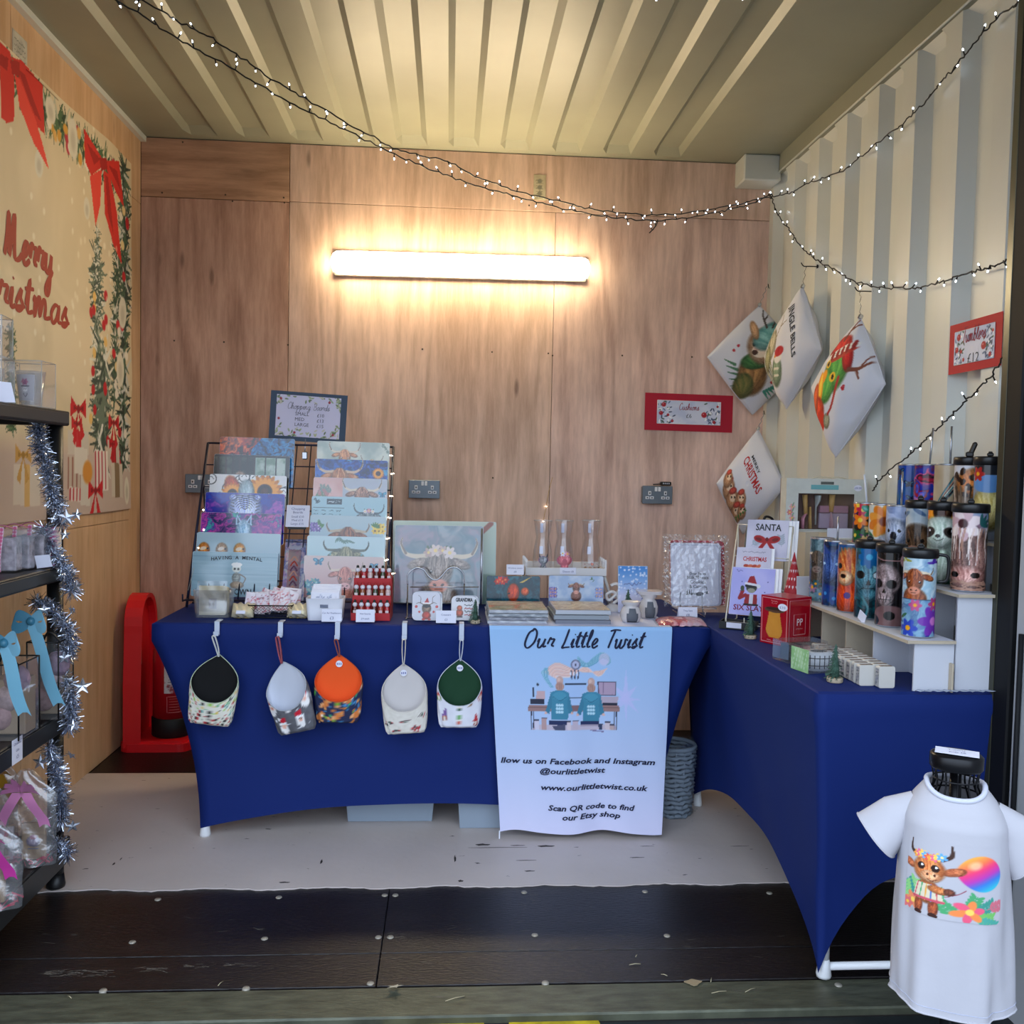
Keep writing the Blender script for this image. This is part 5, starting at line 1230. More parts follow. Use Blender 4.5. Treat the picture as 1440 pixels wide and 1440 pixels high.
def b_ducks(a, s):
    a.grad('a4bcc8', 'bcd0d8')
    for x, c0, c1 in ((.2, 'a86020', 'f0b050'), (.68, '806040', 'd8b890'), (1.16, 'b87820', 'f0c060')):
        a.fur(x, .52, .17, .22, c0, c1); a.ell(x-.02, .56, .09, .05, 'e8e4dc', .3, .3, .8); a.ell(x+.1, .56, .03, .03, '282018'); a.line([(x-.15, .4), (x+.15, .38)], .06, 'b07030')
def b_chef(a, s):
    a.grad('9cb8c4', 'a8c4ce')
    for k in range(5): a.line([(0, .1+.2*k), (s, .1+.2*k)], .008, '86a4b2'); a.noise('98b4c0', 'b4ccd6', 1, 26, k, amt=.15)
    x = s*.52; a.ell(x, .63, .1, .085, 'd8dcd4'); a.ell(x, .72, .12, .05, 'f0f0ec'); a.poly([(x-.09, .66), (x+.09, .66), (x+.1, .74), (x-.1, .74)], 'f0f0ec')
    for g in (-1, 1): a.ell(x+g*.04, .62, .025, .028, '181818')
    a.line([(x-.04, .57), (x+.04, .57)], .008, '303030'); a.fur(x, .42, .1, .13, '707870', 'c8ccc4'); a.curve([(x+.08, .5), (x+.2, .42), (x+.16, .3)], .03, '806850', .02); a.fur(x+.02, .26, .16, .09, '8a7050', 'c0a880')
    for k in range(5): a.line([(x-.07, .5-.04*k), (x+.07, .5-.04*k)], .01, '404844')
def b_twocow(a, s): a.noise('b8c4bc', 'dce0d4', 2, 2, 1); cow(a, s*.38, .55, .42, 'b07040', 'f0c090', seed=3); cow(a, s*.76, .34, .3, 'b88858', 'f4d4a8', seed=8, full=False); pine(a, s*.9, .95, s, .7, .12, 4, ('8a9c8c', 'a8b4a8', 'c8d0c4'))
def b_starcow(a, s):
    a.swirl(['102860', '1850a8', '3888d8', '0c3878', '58b0d8'], 3, 12); cow(a, s*.34, .42, .62, 'a86838', 'f0c8a0', horn='e0c8b0', seed=6); a.sunflower(s*.87, .62, .17)
def b_pinkcow(a, s):
    a.noise('e0b8b0', 'e8c8c4', 2, 2, 2); i = a.box_(s*.4, s, 0, 1); a.mix(i, np.full(len(i), .7), 'b8d0e0'); cow(a, s*.66, .48, .52, '806050', 'e0b8a0', seed=5)
    for k in range(6): a.sprig(.1+k*.08, .35+.1*(k % 3), .25, 1.2+.2*k, ('88a088', 'c89898', '98a8a0')[k % 3]); 
    a.butterfly(s*.94, .55, .12, '4898b8')
def b_chart(a, s):
    a.grad('a8c8d0', 'b8d4dc'); a.poly([(s*.2, .78), (s*.4, .78), (s*.4, .94), (s*.2, .94)], '3c5058'); squig(a, s*.22, s*.38, .86, .05, 'd8e4e8', 3, .02)
    for x in (.1, .62): a.sprig(x, .8, .14, .6, '506870'); a.sprig(x+.06, .85, .12, 2.4, '506870')
    for i in range(4):
        for j in range(4): squig(a, .06+i*.21, .2+i*.21, .6-j*.1, .04, '40545c', i*5+j)
    a.line([(.05, .68), (.9, .68)], .008, '40545c'); cow(a, s*.76, .42, .40, '405058', 'b8c0c0', horn='607078', flowers=['e8e0e0', 'd8a8b8', 'e8e0e0'], seed=2)
def b_flowcow(a, s):
    a.grad('a8c0cc', 'c0d0d4'); cow(a, s*.5, .36, .62, '6c4028', 'c89068', horn='c8b8a0', seed=9, hs=.9, up=.7)
    for k in range(6): a.flower(.08+.08*(k % 3), .62+.1*(k//3), .09, ('7058a0', '9878c0')[k % 2], 'e0d0f0'); a.flower(s-.1-.1*(k % 3), .6+.12*(k//3), .1, ('e8c848', 'f0d870')[k % 2], '604020')
    for k in range(6): a.leaf(.3+.02*k, .75, .15, 2+.4*k, '5a9050'); a.leaf(s-.3, .7, .15, .5*k, '5a9050')
def b_palecow(a, s): a.grad('b8d0d4', 'c8dce0'); cow(a, s*.5, .42, .56, '586048', 'd0c8a8', horn='707868', tip='303830', seed=4, hs=1.05, up=.8); [a.leaf(s*.5-.3+.06*k, .82+.03*math.sin(k), .14, 1.2+.2*k, '78988c') for k in range(10)]; [a.ell(s*.3+g*s*.4, .5-.1*k, .025, .03, '88b4b8') for g in (0, 1) for k in range(3)]
def b_pinkbig(a, s):
    a.grad('d4aeb0', 'd8c8c4'); cow(a, s*.52, .50, .46, 'a06058', 'f0b8a8', horn='e0d0c0', muz='f0c0c0', seed=11, hs=.85, up=.8)
    a.butterfly(s*.18, .86, .13, '3888a8', .2); a.butterfly(s*.88, .78, .1, '3888a8')
    for x, y, r_ in ((.12, .3, .12), (.3, .36, .1), (.2, .12, .12), (s*.88, .2, .12), (s*.98, .35, .08)): a.flower(x, y, r_, '4c94a8', 'a8d4d8', 7); a.leaf(x, y, .16, 2.5, '80b0a8')
LB = [(265, 688, 352, b_dragon, 'board with an orange and blue swirling design, top of the left column'), (232, 660, 452, b_forest, 'board printed with a brown cabin window, second in the left column'),
      (207, 642, 566, b_sun, 'board printed with orange sunflowers on white, in the left column'), (182, 632, 671, b_tiger, 'board printed with a white striped tiger on purple and blue'),
      (157, 614, 787, b_wolf, 'board printed with a pale wolf under a pink and teal sky'), (132, 607, 902, b_ducks, 'pale grey blue board with three orange heads in a row'),
      (108, 592, 1012, b_chef, 'pale blue board with a skeleton chef and wording, lowest of the left column')]
RB = [(818, 1232, 375, b_twocow, 'pale board with two shaggy cows, top of the right column'), (806, 1222, 478, b_starcow, 'deep blue swirly board with a cow and a sunflower'),
      (796, 1218, 585, b_pinkcow, 'board with a cow between a pink floral half and a blue half'), (786, 1218, 694, b_chart, 'pale blue board with a small chart and a grey cow'),
      (775, 1212, 803, b_flowcow, 'board with a brown cow between purple and yellow flowers'), (760, 1206, 922, b_palecow, 'pale board with a greenish leafy cow, second lowest on the right'),
      (742, 1198, 1036, b_pinkbig, 'board with a large pink cow, butterflies and teal flowers, lowest of the right column')]
chef_th = None
for bi, B in enumerate((LB, RB)):
    for i, (Xa, Xb, Y, art, label) in enumerate(B):
        z0 = oY(3.5, *c4(Xa, Y)).z; y0 = ylean(z0)-.012
        for _ in range(3): q = oY(y0, *c4((Xa+Xb)/2, Y)); z0 = q.z; y0 = ylean(z0)-.02
        pa, pb = oY(y0, *c4(Xa, Y)), oY(y0, *c4(Xb, Y+(12 if bi else 8)))
        hh = .195 if i < 6 else max(.15, z0-.775); lean = .17; xa, xb2 = pa.x, pb.x
        if i == 6: hh = (z0-.772)/math.cos(.17)
        dy = math.sin(lean)*hh; dz_ = math.cos(lean)*hh
        th, f, w_ = art_panel('chopping_board', 'glass '+label, 'chopping board', (xa-(.012 if bi == 0 else .006), y0-dy, z0-dz_), (xb2-(.006 if bi == 0 else .003), y0-dy, z0-dz_-.003), hh, lean, art if i == 6 or art in (b_dragon, b_sun) else art_lift(art, .30), .0021 if i == 6 else .0024, group='printed glass boards on the wire rack')
        if art is b_chef:
            m = MB(); g = lambda u, v: f(u, v, .0056)
            for k, ch in enumerate('HAVING A MENTAL'):
                if ch != ' ': a_ = (k-7)/7; put_text(m, ch, w_*.52+a_*.088, hh*(.84-.04*a_*a_), .018, g, bold=.02)
            put_text(m, 'BREAKDOWN', w_*.46, hh*.05, .03, g, bold=.02, narrow=.8); m.build('lettering', mat('dark_print', '3a3c40', .8), th)
# ---- chopping board sign
def quad_sign(q, y, name, label, cat, t=.006):
    TL, TR, BR, BL = [oY(y, *p) for p in q]; ux = (BR-BL+TR-TL).normalized(); w_ = ((BR-BL).length+(TR-TL).length)/2; uy = (TL-BL+TR-BR); h = uy.length/2; uy = (uy-ux*uy.dot(ux)).normalized(); c = (TL+TR+BR+BL)/4
    n = ux.cross(uy); return wthing(name, label, cat, tuple(c)), (lambda u, v, d=0: c+ux*u+uy*v+n*d), w_, h
th, f, w_, h = quad_sign([c4(545, 80), c4(985, 105), c4(965, 395), c4(520, 356)], 3.70, 'framed_sign', 'slate framed sign listing board sizes and prices above the wire rack', 'sign')
MB().prism([(-w_/2, -h/2), (w_/2, -h/2), (w_/2, h/2), (-w_/2, h/2)], -.004, 0, f).build('backing_card', mat('slate_card', '46566a', .8), th)
def wreath(a, s):
    a.C[:] = C3('d4d0e6'); r = random.Random(2)
    for k in range(110):
        t = r.random(); side = r.choice('tblr'); 
        x, y = (t*s, 1-r.random()*.16) if side == 't' else (t*s, r.random()*.16) if side == 'b' else (r.random()*.12, r.choice((r.uniform(.75, 1), r.uniform(0, .25)))) if side == 'l' else (s-r.random()*.12, r.choice((r.uniform(.7, 1), r.uniform(0, .3))))
        a.leaf(x, y, .09, r.uniform(0, 6.3), r.choice(('7c8c64', '9cac84', 'b8bc94', '6a7c58', 'c8c4b0')), .4)
    for x, y in ((s*.82, .88), (.07, .42), (s*.3, .1), (s*.9, .1), (.1, .9)): a.ell(x, y, .03, .03, 'a83848', 0, .3)
iw, ih = w_*.84, h*.84
print_mesh('printed_sheet', mattp, lambda u, v: f((u-.5)*iw, (v-.5)*ih+.002, .0016), iw, ih, wreath, .002, th)
m = MB(); g = lambda u, v: f(u, v, .0028); put_script(m, 'Chopping', -iw*.33, ih*.18, .013, g, w=.12, width=iw*.36); put_script(m, 'Boards', iw*.07, ih*.18, .013, g, w=.12, width=iw*.26); m.build('heading', mat('grey_ink', '70707c', .7), th)
m = MB()
for k, (s1, s2) in enumerate((('SMALL', '£10'), ('MED', '£13'), ('LARGE', '£15'))):
    put_text(m, s1, -iw*.20, ih*(.03-.13*k), .019, g, align='l'); put_text(m, s2, iw*.14, ih*(.02-.13*k), .019, g, align='l')
m.build('lettering', mat('grey_ink_dark', '54545e', .7), th)
p = oY(3.66, *c4(738, 470)); pc = wthing('bulldog_clip', 'steel clip gripping the sign to the top of the wire rack', 'clip', tuple(p))
MB().box((p.x, 3.645, p.z+.01), (.022, .012, .03), bev=.003).build('jaws', metal, pc); MB().cyl((p.x, 3.645, p.z+.02), (p.x, 3.66, p.z+.075), .002, n=6).build('arm', metal, pc)
# ---- small price cards
def price_card(bl, br, h, label, lines, lean=.15, tent=True, holder=None):
    w_, f = leaning(bl, br, h, lean); th = wthing('price_card', label, 'price card', tuple(f(w_/2, 0)))
    m = MB().prism([(0, 0), (w_, 0), (w_, h), (0, h)], 0, .0008, f)
    if tent: b0, b1 = f(0, h, 0), f(w_, h, 0); back = (f(0, 0, -1)-f(0, 0, 0)); back.z = 0; back.normalize(); s = (b0.z-Vector(bl).z)*.5; z = Vector(bl).z; m.add([b0, b1, (b1.x+back.x*s, b1.y+back.y*s, z), (b0.x+back.x*s, b0.y+back.y*s, z)], [(0, 1, 2, 3)])
    m.build('card', whc, th); m = MB()
    for s_, y, hh in lines: put_text(m, s_, w_/2, y*h, hh, lambda u, v: f(u, v, .0016), width=None)
    m.build('lettering', mat('blue_grey_ink', '5a6088', .7), th)
    if holder: MB().box(f(w_/2, -.004, 0), (w_*.8, .01, .008), bev=.001).build('foot_clip', holder, th)
    return th
def tcard(px0, px1, py0, py1, y, label, lines, z=TT+.004, **k):
    a_, b_ = oY(y, px0, py1), oY(y, px1, py1); h = oY(y, px0, py0).z-a_.z; dz = z-a_.z if z is not None else 0
    return price_card((a_.x, y, a_.z+dz), (b_.x, y, a_.z+dz), h, label, lines, **k)
blackp = mat('black_plastic', '131416', .4)
a0 = c4(622, 866); a1 = c4(757, 880)
tcard(a0[0], a1[0], c4(0, 733)[1], c4(0, 868)[1], 3.46, 'white card of board prices clipped between the two columns of boards', [('Chopping', .78, .013), ('Boards', .62, .013), ('Small £10', .42, .012), ('Med £13', .26, .012), ('Large £15', .1, .012)], z=None, tent=False, lean=.4, holder=blackp)
# ---- holographic packet
def holo(a, s):
    a.swirl(['8890d0', 'c8a8e8', 'a8d8e8', 'e8d0e8', '7888c8', 'd8e0f4'], 5, 4); a.noise('c09ca0', '9c7884', 6, 9, 5, .4, .5, .7, reg=(s*.2, s*.8, .08, .85))
    for k in range(8): a.curve([(s*.35, .2+k*.07), (s*.5, .26+k*.07), (s*.65, .2+k*.07)], .02, ('c84838', 'e8b0a0', '70486c')[k % 3])
    a.line([(s*.3, .88), (s*.7, .88)], .05, 'd0d4ec')
b0, b1 = oY(3.32, *c4(600, 1332)), oY(3.32, *c4(697, 1332)); tp = oY(3.42, *c4(660, 950)); hp = tp.z-TT
w2 = b1.x-b0.x+.02; th = wthing('foil_packet', 'tall shiny rainbow foil packet propped between the board columns', 'packet', ((b0.x+b1.x)/2, 3.33, TT))
def hf(u, v, s=1):
    x = b0.x-.005+w2*u+(tp.x-(b0.x+b1.x)/2)*v; return (x, 3.33+.16*v-s*.016*math.sin(PI*u)**.6*math.sin(PI*min(1, v*1.02+.02))**.5*(1 if v < .93 else 0), TT+.001+hp*v)
print_mesh('front_film', mat('holographic_foil', 'ffffff', .15, .55, attr=True), hf, w2, hp, holo, .0025, th)
MB().sheet(10, 20, lambda u, v: hf(1-u, v, -.8), 0, True).build('back_film', mat('silver_foil', 'b0b8d0', .2, .8), th)
# ---- tub of cream cards
def rrbox(c, w_, d, h, r_, wall, m_, name, th, taper=0, n=5):
    po = [(x, y) for x, y in rr(w_/2, d/2, r_, n)]; k = len(po); m = MB(); vs = []
    sec = ((1-taper, 0), (1, h), (1-wall/w_*2, h), (1-taper-wall/w_*2, wall))
    for s, z in sec: vs += [(c[0]+x*s, c[1]+y*s, c[2]+z) for x, y in po]
    fs = [(j*k+i, j*k+(i+1) % k, (j+1)*k+(i+1) % k, (j+1)*k+i) for j in range(3) for i in range(k)]
    m.add(vs, fs, 0, True); m.add(vs[:k], [tuple(range(k))[::-1]]); m.add(vs[3*k:], [tuple(range(k))]); return m.build(name, m_, th)
filmy = film_mat('clear_plastic', .10, .12, .1, 40, milk=.1)
a_ = oY(3.13, *c4(80, 1400)); b_ = oY(3.13, *c4(305, 1400)); cx = (a_.x+b_.x)/2; W = b_.x-a_.x
tb = wthing('plastic_tub', 'clear plastic tub holding cream cards at the left end of the back table', 'tub', (cx, 3.17, TT))
rrbox((cx, 3.17, TT), W, .085, .095, .02, .003, filmy, 'tub', tb, .12)
for k in range(7):
    y = 3.145+k*.009; m = MB().span((cx-.045, y, TT+.008), (cx+.043, y+.005, TT+.108-.002*k), bev=.001)
    o = m.build('wax_melt_card', mat('cream_card', 'cfc4a0', .6, vary=.1), None); tag(o, 'cream card in the clear tub, '+('', 'second', 'third', 'fourth', 'fifth', 'sixth', 'last')[k]+' from the front' if k else 'front cream card with a small printed label in the clear tub', 'card', 'cream cards in the tub')
    if not k: MB().span((cx-.012, y-.0008, TT+.03), (cx+.014, y, TT+.065)).build('label', mat('label_taupe', 'a89c8c', .7), o)
MB().sheet(10, 8, lambda u, v: (cx-.05+.1*u, 3.141+.003*math.sin(u*13+v*8), TT+.02+.105*v), 0, True).build('film_sleeve', filmy, tb)
# ---- foil sweets, wire basket of sachets, white box of cards
gold = mat('pale_gold_foil', 'e8dcb8', .3, .25, bump=.5, bscale=80)
def foil_pack(px, py, w_, label, seed):
    p = oZ(TT, px, py); t = wthing('foil_sweet_pack', label, 'packet', tuple(p), 'foil packs on the back table'); r = random.Random(seed)
    m = MB().sheet(22, 14, lambda u, v: (p.x+w_*(u-.5), p.y+.02-.035*math.sin(PI*v)*math.sin(PI*u)**.5+.03*v, TT+.004+.045*v+.004*math.sin(u*19+v*13+seed)*math.sin(PI*u)), 0, True, thick=.001)
    m.build('wrapper', gold, t); MB().box((p.x, p.y-.004, TT+.026), (w_*.4, .002, .012), Matrix.Rotation(-.6, 3, 'X')).build('label', whc, t)
    MB().box((p.x, p.y+.035, TT+.004), (w_*.8, .03, .006), bev=.002).build('base_tray', mat('gold_tray', 'c8b078', .3, .6), t)
foil_pack(*c4(365, 1405), .075, 'small pale foil pack between the tub and the wire basket', 1); foil_pack(*c4(688, 1405), .075, 'small crinkled gold foil pack between the wire basket and the white box', 4)
a_, b_ = oZ(TT, *c4(425, 1402)), oZ(TT, *c4(610, 1398)); cx, cy, W = (a_.x+b_.x)/2+.008, a_.y+.06, .15
bs = wthing('wire_basket', 'small dark metal basket heaped with pale printed sachets', 'basket', (cx, cy, TT)); m = MB(); zz = MB()
for z, g in ((.003, .88), (.045, 1)):
    P_ = [(cx+x*g, cy+y*g, TT+z) for x, y in rr(W/2, .05, .012, 3)]; m.tube(P_, .0022, 5, closed=True)
m.build('frame', bw, bs)
N_ = 76; P_ = []
per = [(x, y) for x, y in rr(W/2, .05, .012, 5)]; L_ = [0]
for i in range(len(per)): q = per[(i+1) % len(per)]; L_.append(L_[-1]+math.hypot(q[0]-per[i][0], q[1]-per[i][1]))
def pat(t, z):
    t = (t % 1)*L_[-1]; i = max(k for k in range(len(per)) if L_[k] <= t); q = per[(i+1) % len(per)]; s = (t-L_[i])/(L_[i+1]-L_[i]+1e-9); g = .88+.12*z/.045
    return (cx+(per[i][0]+(q[0]-per[i][0])*s)*g, cy+(per[i][1]+(q[1]-per[i][1])*s)*g, TT+z)
for lv in range(4): zz.tube([pat(i/N_, .006+lv*.010+(.010 if i % 2 else 0)) for i in range(N_)], .0013, 4, closed=True)
o = zz.build('zigzag_mesh', bw, bs); o['kind'] = 'stuff'
r = random.Random(6)
def sach(a, s):
    a.noise('d8ccd4', 'e8e0e4', 3, 3, 1)
    for k in range(9): a.curve([(r.random()*s, r.random()), (r.random()*s, r.random()), (r.random()*s, r.random())], .03, r.choice(('c86878', 'a85868', 'e0a8a8', '9c7880')))
for k in range(9):
    x, y = cx-.055+.014*k, cy-.02+.018*(k % 3); R_ = Matrix.Rotation(r.uniform(-.5, .3), 3, 'Z')@Matrix.Rotation(-.5+r.uniform(-.15, .15), 3, 'X')@Matrix.Rotation(r.uniform(-.3, .5), 3, 'Y'); c = Vector((x, y, TT+.042+.0016*k))
    o = print_mesh('sachet', mattp, lambda u, v: c+R_@Vector(((u-.5)*.07, .006*math.sin(PI*u)*math.sin(PI*v), (v-.4)*.075)), .07, .075, sach, .004, None, thick=.0015)
    tag(o, ('leftmost', 'second from left', 'third from left', 'fourth from left', 'middle', 'fourth from right', 'third from right', 'second from right', 'rightmost')[k]+' pink patterned sachet in the small dark basket', 'sachet', 'sachets in the dark basket')
a_, b_ = oZ(TT, *c4(745, 1412)), oZ(TT, *c4(945, 1412)); cx, W = (a_.x+b_.x)/2, b_.x-a_.x; cy = a_.y+.05
bx = wthing('white_box', 'white plastic box packed with cards beside the red bottle display', 'box', (cx, cy, TT)); rrbox((cx, cy, TT), W+.012, .09, .075, .014, .003, mat('white_plastic', 'd4d6e0', .35), 'tub', bx, .1)
MB().box((cx, cy-.0462, TT+.05), (.026, .004, .01), bev=.002).build('finger_slot', mat('grey_slot', '6c7488', .6), bx)
for k in range(6):
    y = cy-.028+.011*k; o = print_mesh('boxed_card', mattp, lambda u, v: (cx-.047+.096*u, y, TT+.006+(.09+.004*k)*v), .096, .1, lambda a, s: (a.noise('dcdce8', 'e6e6f0', 3, 3, k), squig(a, .1, s-.1, .8, .05, '8890a8', k), a.curve([(.3, .9), (.5, .7), (.7, .9)], .03, 'a8b0c8')), .004, None, thick=.003)
    tag(o, 'pale card filed in the white box, '+('foremost', 'second from the front', 'third from the front', 'third from the back', 'second from the back', 'rearmost')[k], 'card', 'cards in the white box')
tcard(c4(832, 0)[0], c4(948, 0)[0], c4(0, 1352)[1], c4(0, 1425)[1], 3.055, 'price card leaning on the white box of cards', [('Car Air Fresheners', .62, .008), ('£3', .18, .014)])
# ---- red display of small bottles
a_, b_ = oZ(TT, *c4(1003, 1408)), oZ(TT, *c4(1228, 1408)); cx, W = (a_.x+b_.x)/2, (b_.x-a_.x); cy = 3.15
rd = mat('red_card', 'b01c24', .5); st2 = wthing('bottle_display', 'stepped red card display holding rows of small bottles', 'display stand', (cx, cy+.03, TT))
for k in range(3):
    MB().span((cx-W/2, cy-.04+.04*k, TT), (cx+W/2, cy+.001+.04*k, TT+.008+.055*k), bev=.001).build('tier', rd, st2)
    MB().span((cx-W/2, cy-.043+.04*k, TT+.055*k), (cx+W/2, cy-.041+.04*k, TT+.026+.055*k)).build('front_lip', rd, st2)
MB().prism([(-W/2, 0), (W/2, 0), (W/2, .14), (W*.28, .165), (-W*.28, .165), (-W/2, .14)], 0, .002, lambda u, v, d: (cx+u, cy+.083+d, TT+v)).build('back_card', rd, st2)
for s in (-1, 1): MB().prism([(-.045, 0), (.085, 0), (.085, .14), (-.045, .03)], 0, .0015, lambda u, v, d: (cx+s*(W/2+.001)+d, cy+u, TT+v)).build('side_card', mat('plaid_red', '8c1c20', .6, vary=.4, vscale=90), st2)
cols = ['5a2018', '303c20', 'a03828', '8a4a28', 'b02830', 'c8a8a0']
for k in range(3):
    for i in range(6):
        x = cx-W/2+W*(i+.5)/6; y = cy-.02+.04*k; z = TT+.009+.055*k; c = cols[(i*2+k) % 6] if k < 2 else cols[(i+3) % 6]
        t = thing('small_bottle', 'little white-faced bottle, %s, %s tier of the red display' % (('leftmost', 'second from left', 'third from left', 'third from right', 'second from right', 'rightmost')[i], ('lowest', 'middle', 'top')[k]), 'bottle', (x, y, z), 0, 'little bottles in the red display')
        MB().lathe([(.0085, 0), (.0095, .002), (.0095, .03), (.006, .037), (.004, .042)], n=12).build('glass_body', mat('bottle_'+c, c, .15, coat=.5), t)
        MB().ball((0, -.003, .043), .0085, 10, sq=(1, .9, 1)).build('head_label', mat('face_white', 'd8d4dc', .6), t)
        MB().lathe([(.0045, .049), (.005, .051), (.0045, .058), (.001, .06)], n=10).build('cap', mat('cap_%d' % (k % 2), ('1c2420', 'a82028')[k % 2], .5), t)
        MB().box((0, -.0098, .016), (.011, .001, .016)).build('paper_label', mat('label_pale', 'd8c8c8', .7), t)
tcard(c4(1030, 0)[0], c4(1138, 0)[0], c4(0, 1350)[1], c4(0, 1422)[1], 3.055, 'price card in front of the red bottle display', [('Hot Sauces', .6, .008), ('£4 each', .2, .009)])
# ---- large cow pictures, coaster tins
def bigcow(a, s):
    a.swirl(['6a8494', '8aa4b0', '9c94a4', '5c808c', 'a8b4b8'], 1.5, 3); a.noise('90a8b4', 'b8a8b0', 2, 6, 5, amt=.4); cow(a, s*.5, .44, .46, '6c5c54', 'd8ccc0', horn='dcd0bc', flowers=['c8b0a8', 'e0d0c8', 'd0b8b0', 'e4d8d4'], seed=13, hs=1.02, up=.85)
y = 3.49; A, B = oY(y, *c5(45, 762)), oY(y, *c5(706, 756)); Hh = oY(y, *c5(50, 236)).z-TT
art_panel('chopping_board', 'wide pale green glass board standing behind the big cow picture', 'chopping board', (A.x, y+.03, TT), (B.x, y+.03, TT), Hh, .1, lambda a, s: (a.grad('a4bcb4', 'c0ccc0'), a.line([(s*.8, .8), (s*.95, .98)], .06, 'a05838')), .004, .004)
y = 3.46; A2, B2 = oY(y, *c5(62, 762)), oY(y, *c5(622, 756)); H2 = oY(y, *c5(70, 262)).z-TT
art_panel('chopping_board', 'large glossy board with a grey long-horned cow crowned with flowers', 'chopping board', (A2.x, y, TT+.012), (B2.x, y, TT+.012), H2-.012, .1, bigcow, .0021, .004, m_=mat('mirror_gloss_print', 'ffffff', .05, attr=True, coat=1, spec=.8))
es = wthing('wire_easel', 'chrome wire easel holding up the large cow picture', 'easel', ((A2.x+B2.x)/2, y+.02, TT))
for x in (A2.x+.05, B2.x-.05): MB().tube([(x, y-.03, TT+.03), (x, y-.03, TT+.006), (x, y+.085, TT+.006), (x, y+.12, TT+H2*.8)], .0028, 6).build('leg', metal, es)
MB().tube([(B2.x-.006, y-.01, TT+.01), (B2.x-.006, y+.02, TT+H2-.01)], .004, 6).build('side_wire', metal, es)
MB().tube([(A2.x+.05, y+.12, TT+H2*.8), (B2.x-.05, y+.12, TT+H2*.8)], .0028, 6).build('cross_wire', metal, es)
wr = wthing('wire_holder', 'silver wire holder with two hooped tops around the coaster tins', 'holder', (-.02, 3.2, TT)); y = 3.21
def C5(X, Y, yy=y): q = oY(yy, *c5(X, Y)); return (q.x, q.y, q.z)
MB().tube(crom([C5(150, 640), C5(152, 575), C5(200, 535), C5(250, 545), C5(285, 590), C5(330, 610), C5(370, 580), C5(405, 540), C5(455, 530), C5(502, 570), C5(508, 640)], 5), .003, 6).build('hooped_top', metal, wr)
for X in (150, 508): MB().tube([C5(X, 640), (C5(X, 640)[0], y-.01, TT+.003), (C5(X, 640)[0], y-.08, TT+.003)], .0026, 6).build('side_wire', metal, wr)
for Y in (655, 830): MB().tube([C5(165, Y, 3.17), C5(600, Y, 3.17)], .002, 5).build('front_wire', metal, wr)
MB().tube([(C5(150, 0)[0], 3.16, TT+.003), (C5(508, 0)[0], 3.16, TT+.003)], .0026, 6).build('base_wire', metal, wr)
def tin_deer(a, s):
    a.C[:] = C3('d4d4dc'); a.fur(.5, .42, .17, .2, '6c5848', 'b8a088'); a.ell(.5, .5, .14, .06, '2c2c34'); a.fur(.5, .17, .16, .15, 'a02c20', 'd86040'); a.poly([(.4, .6), (.6, .6), (.53, .8)], 'b82830'); a.line([(.38, .6), (.62, .6)], .05, 'f4f0f0')
    for g in (-1, 1):
        a.curve([(.5+g*.1, .55), (.5+g*.25, .62), (.5+g*.36, .58)], .03, '705840', .015); a.curve([(.5+g*.22, .6), (.5+g*.2, .78), (.5+g*.3, .88)], .02, '705840', .01); bauble(a, .5+g*.36, .48, .05, 'c03830'); bauble(a, .5+g*.25, .3, .04, 'c03830'); a.ell(.5+g*.1, .04, .06, .04, 'c03020')
def tin_gran(a, s):
    a.C[:] = C3('dcdce0'); a.fur(.34, .3, .16, .17, 'a04020', 'e07840'); a.fur(.34, .5, .12, .12, 'a84828', 'e08850'); a.line([(.25, .14), (.45, .14)], .05, '401810')
    for k in range(4): squig(a, .55, .88, .62-.13*k, .07, ('404448', 'b03838')[k % 2], k, .03)
def tin(X0, X1, Y0, Y1, y, label, art, tx=None, n=3):
    A, B = oY(y, *c5(X0, Y1)), oY(y, *c5(X1, Y1)); h = oY(y, *c5(X0, Y0)).z-A.z; bz = TT+.001
    for k in range(n-1, -1, -1):
        th, f, w_ = art_panel('coaster', (label if k == 0 else 'plain coaster %s behind the %s one' % (('', 'directly', 'furthest')[k], 'reindeer' if 'rein' in label else 'gingerbread')), 'coaster', (A.x+.003*k, y+.007*k, bz), (B.x+.003*k, y+.007*k, bz), h-.001, .12, art if k == 0 else (lambda a, s: None), .0016 if k == 0 else .02, .005, back='24242c' if k == 0 else 'b8bcc8', rounded=.016, group='coasters in the wire holder')
        if k == 0 and tx: m = MB(); put_text(m, tx, w_/2, h*.76, .018, lambda u, v: f(u, v, .0065), width=w_*.66, bold=.04); m.build('lettering', mat('dark_print', '3a3c40', .8), th)
tin(176, 356, 680, 864, 3.115, 'white coaster printed with a reindeer in sunglasses', tin_deer); tin(424, 588, 680, 836, 3.125, 'white coaster printed with a gingerbread figure and wording', tin_gran, 'GRANDMA')
tcard(c5(328, 0)[0], c5(456, 0)[0], c5(0, 806)[1], c5(0, 884)[1], 3.05, 'price card in front of the reindeer coaster', [('Coasters', .6, .009), ('£3', .2, .01)])
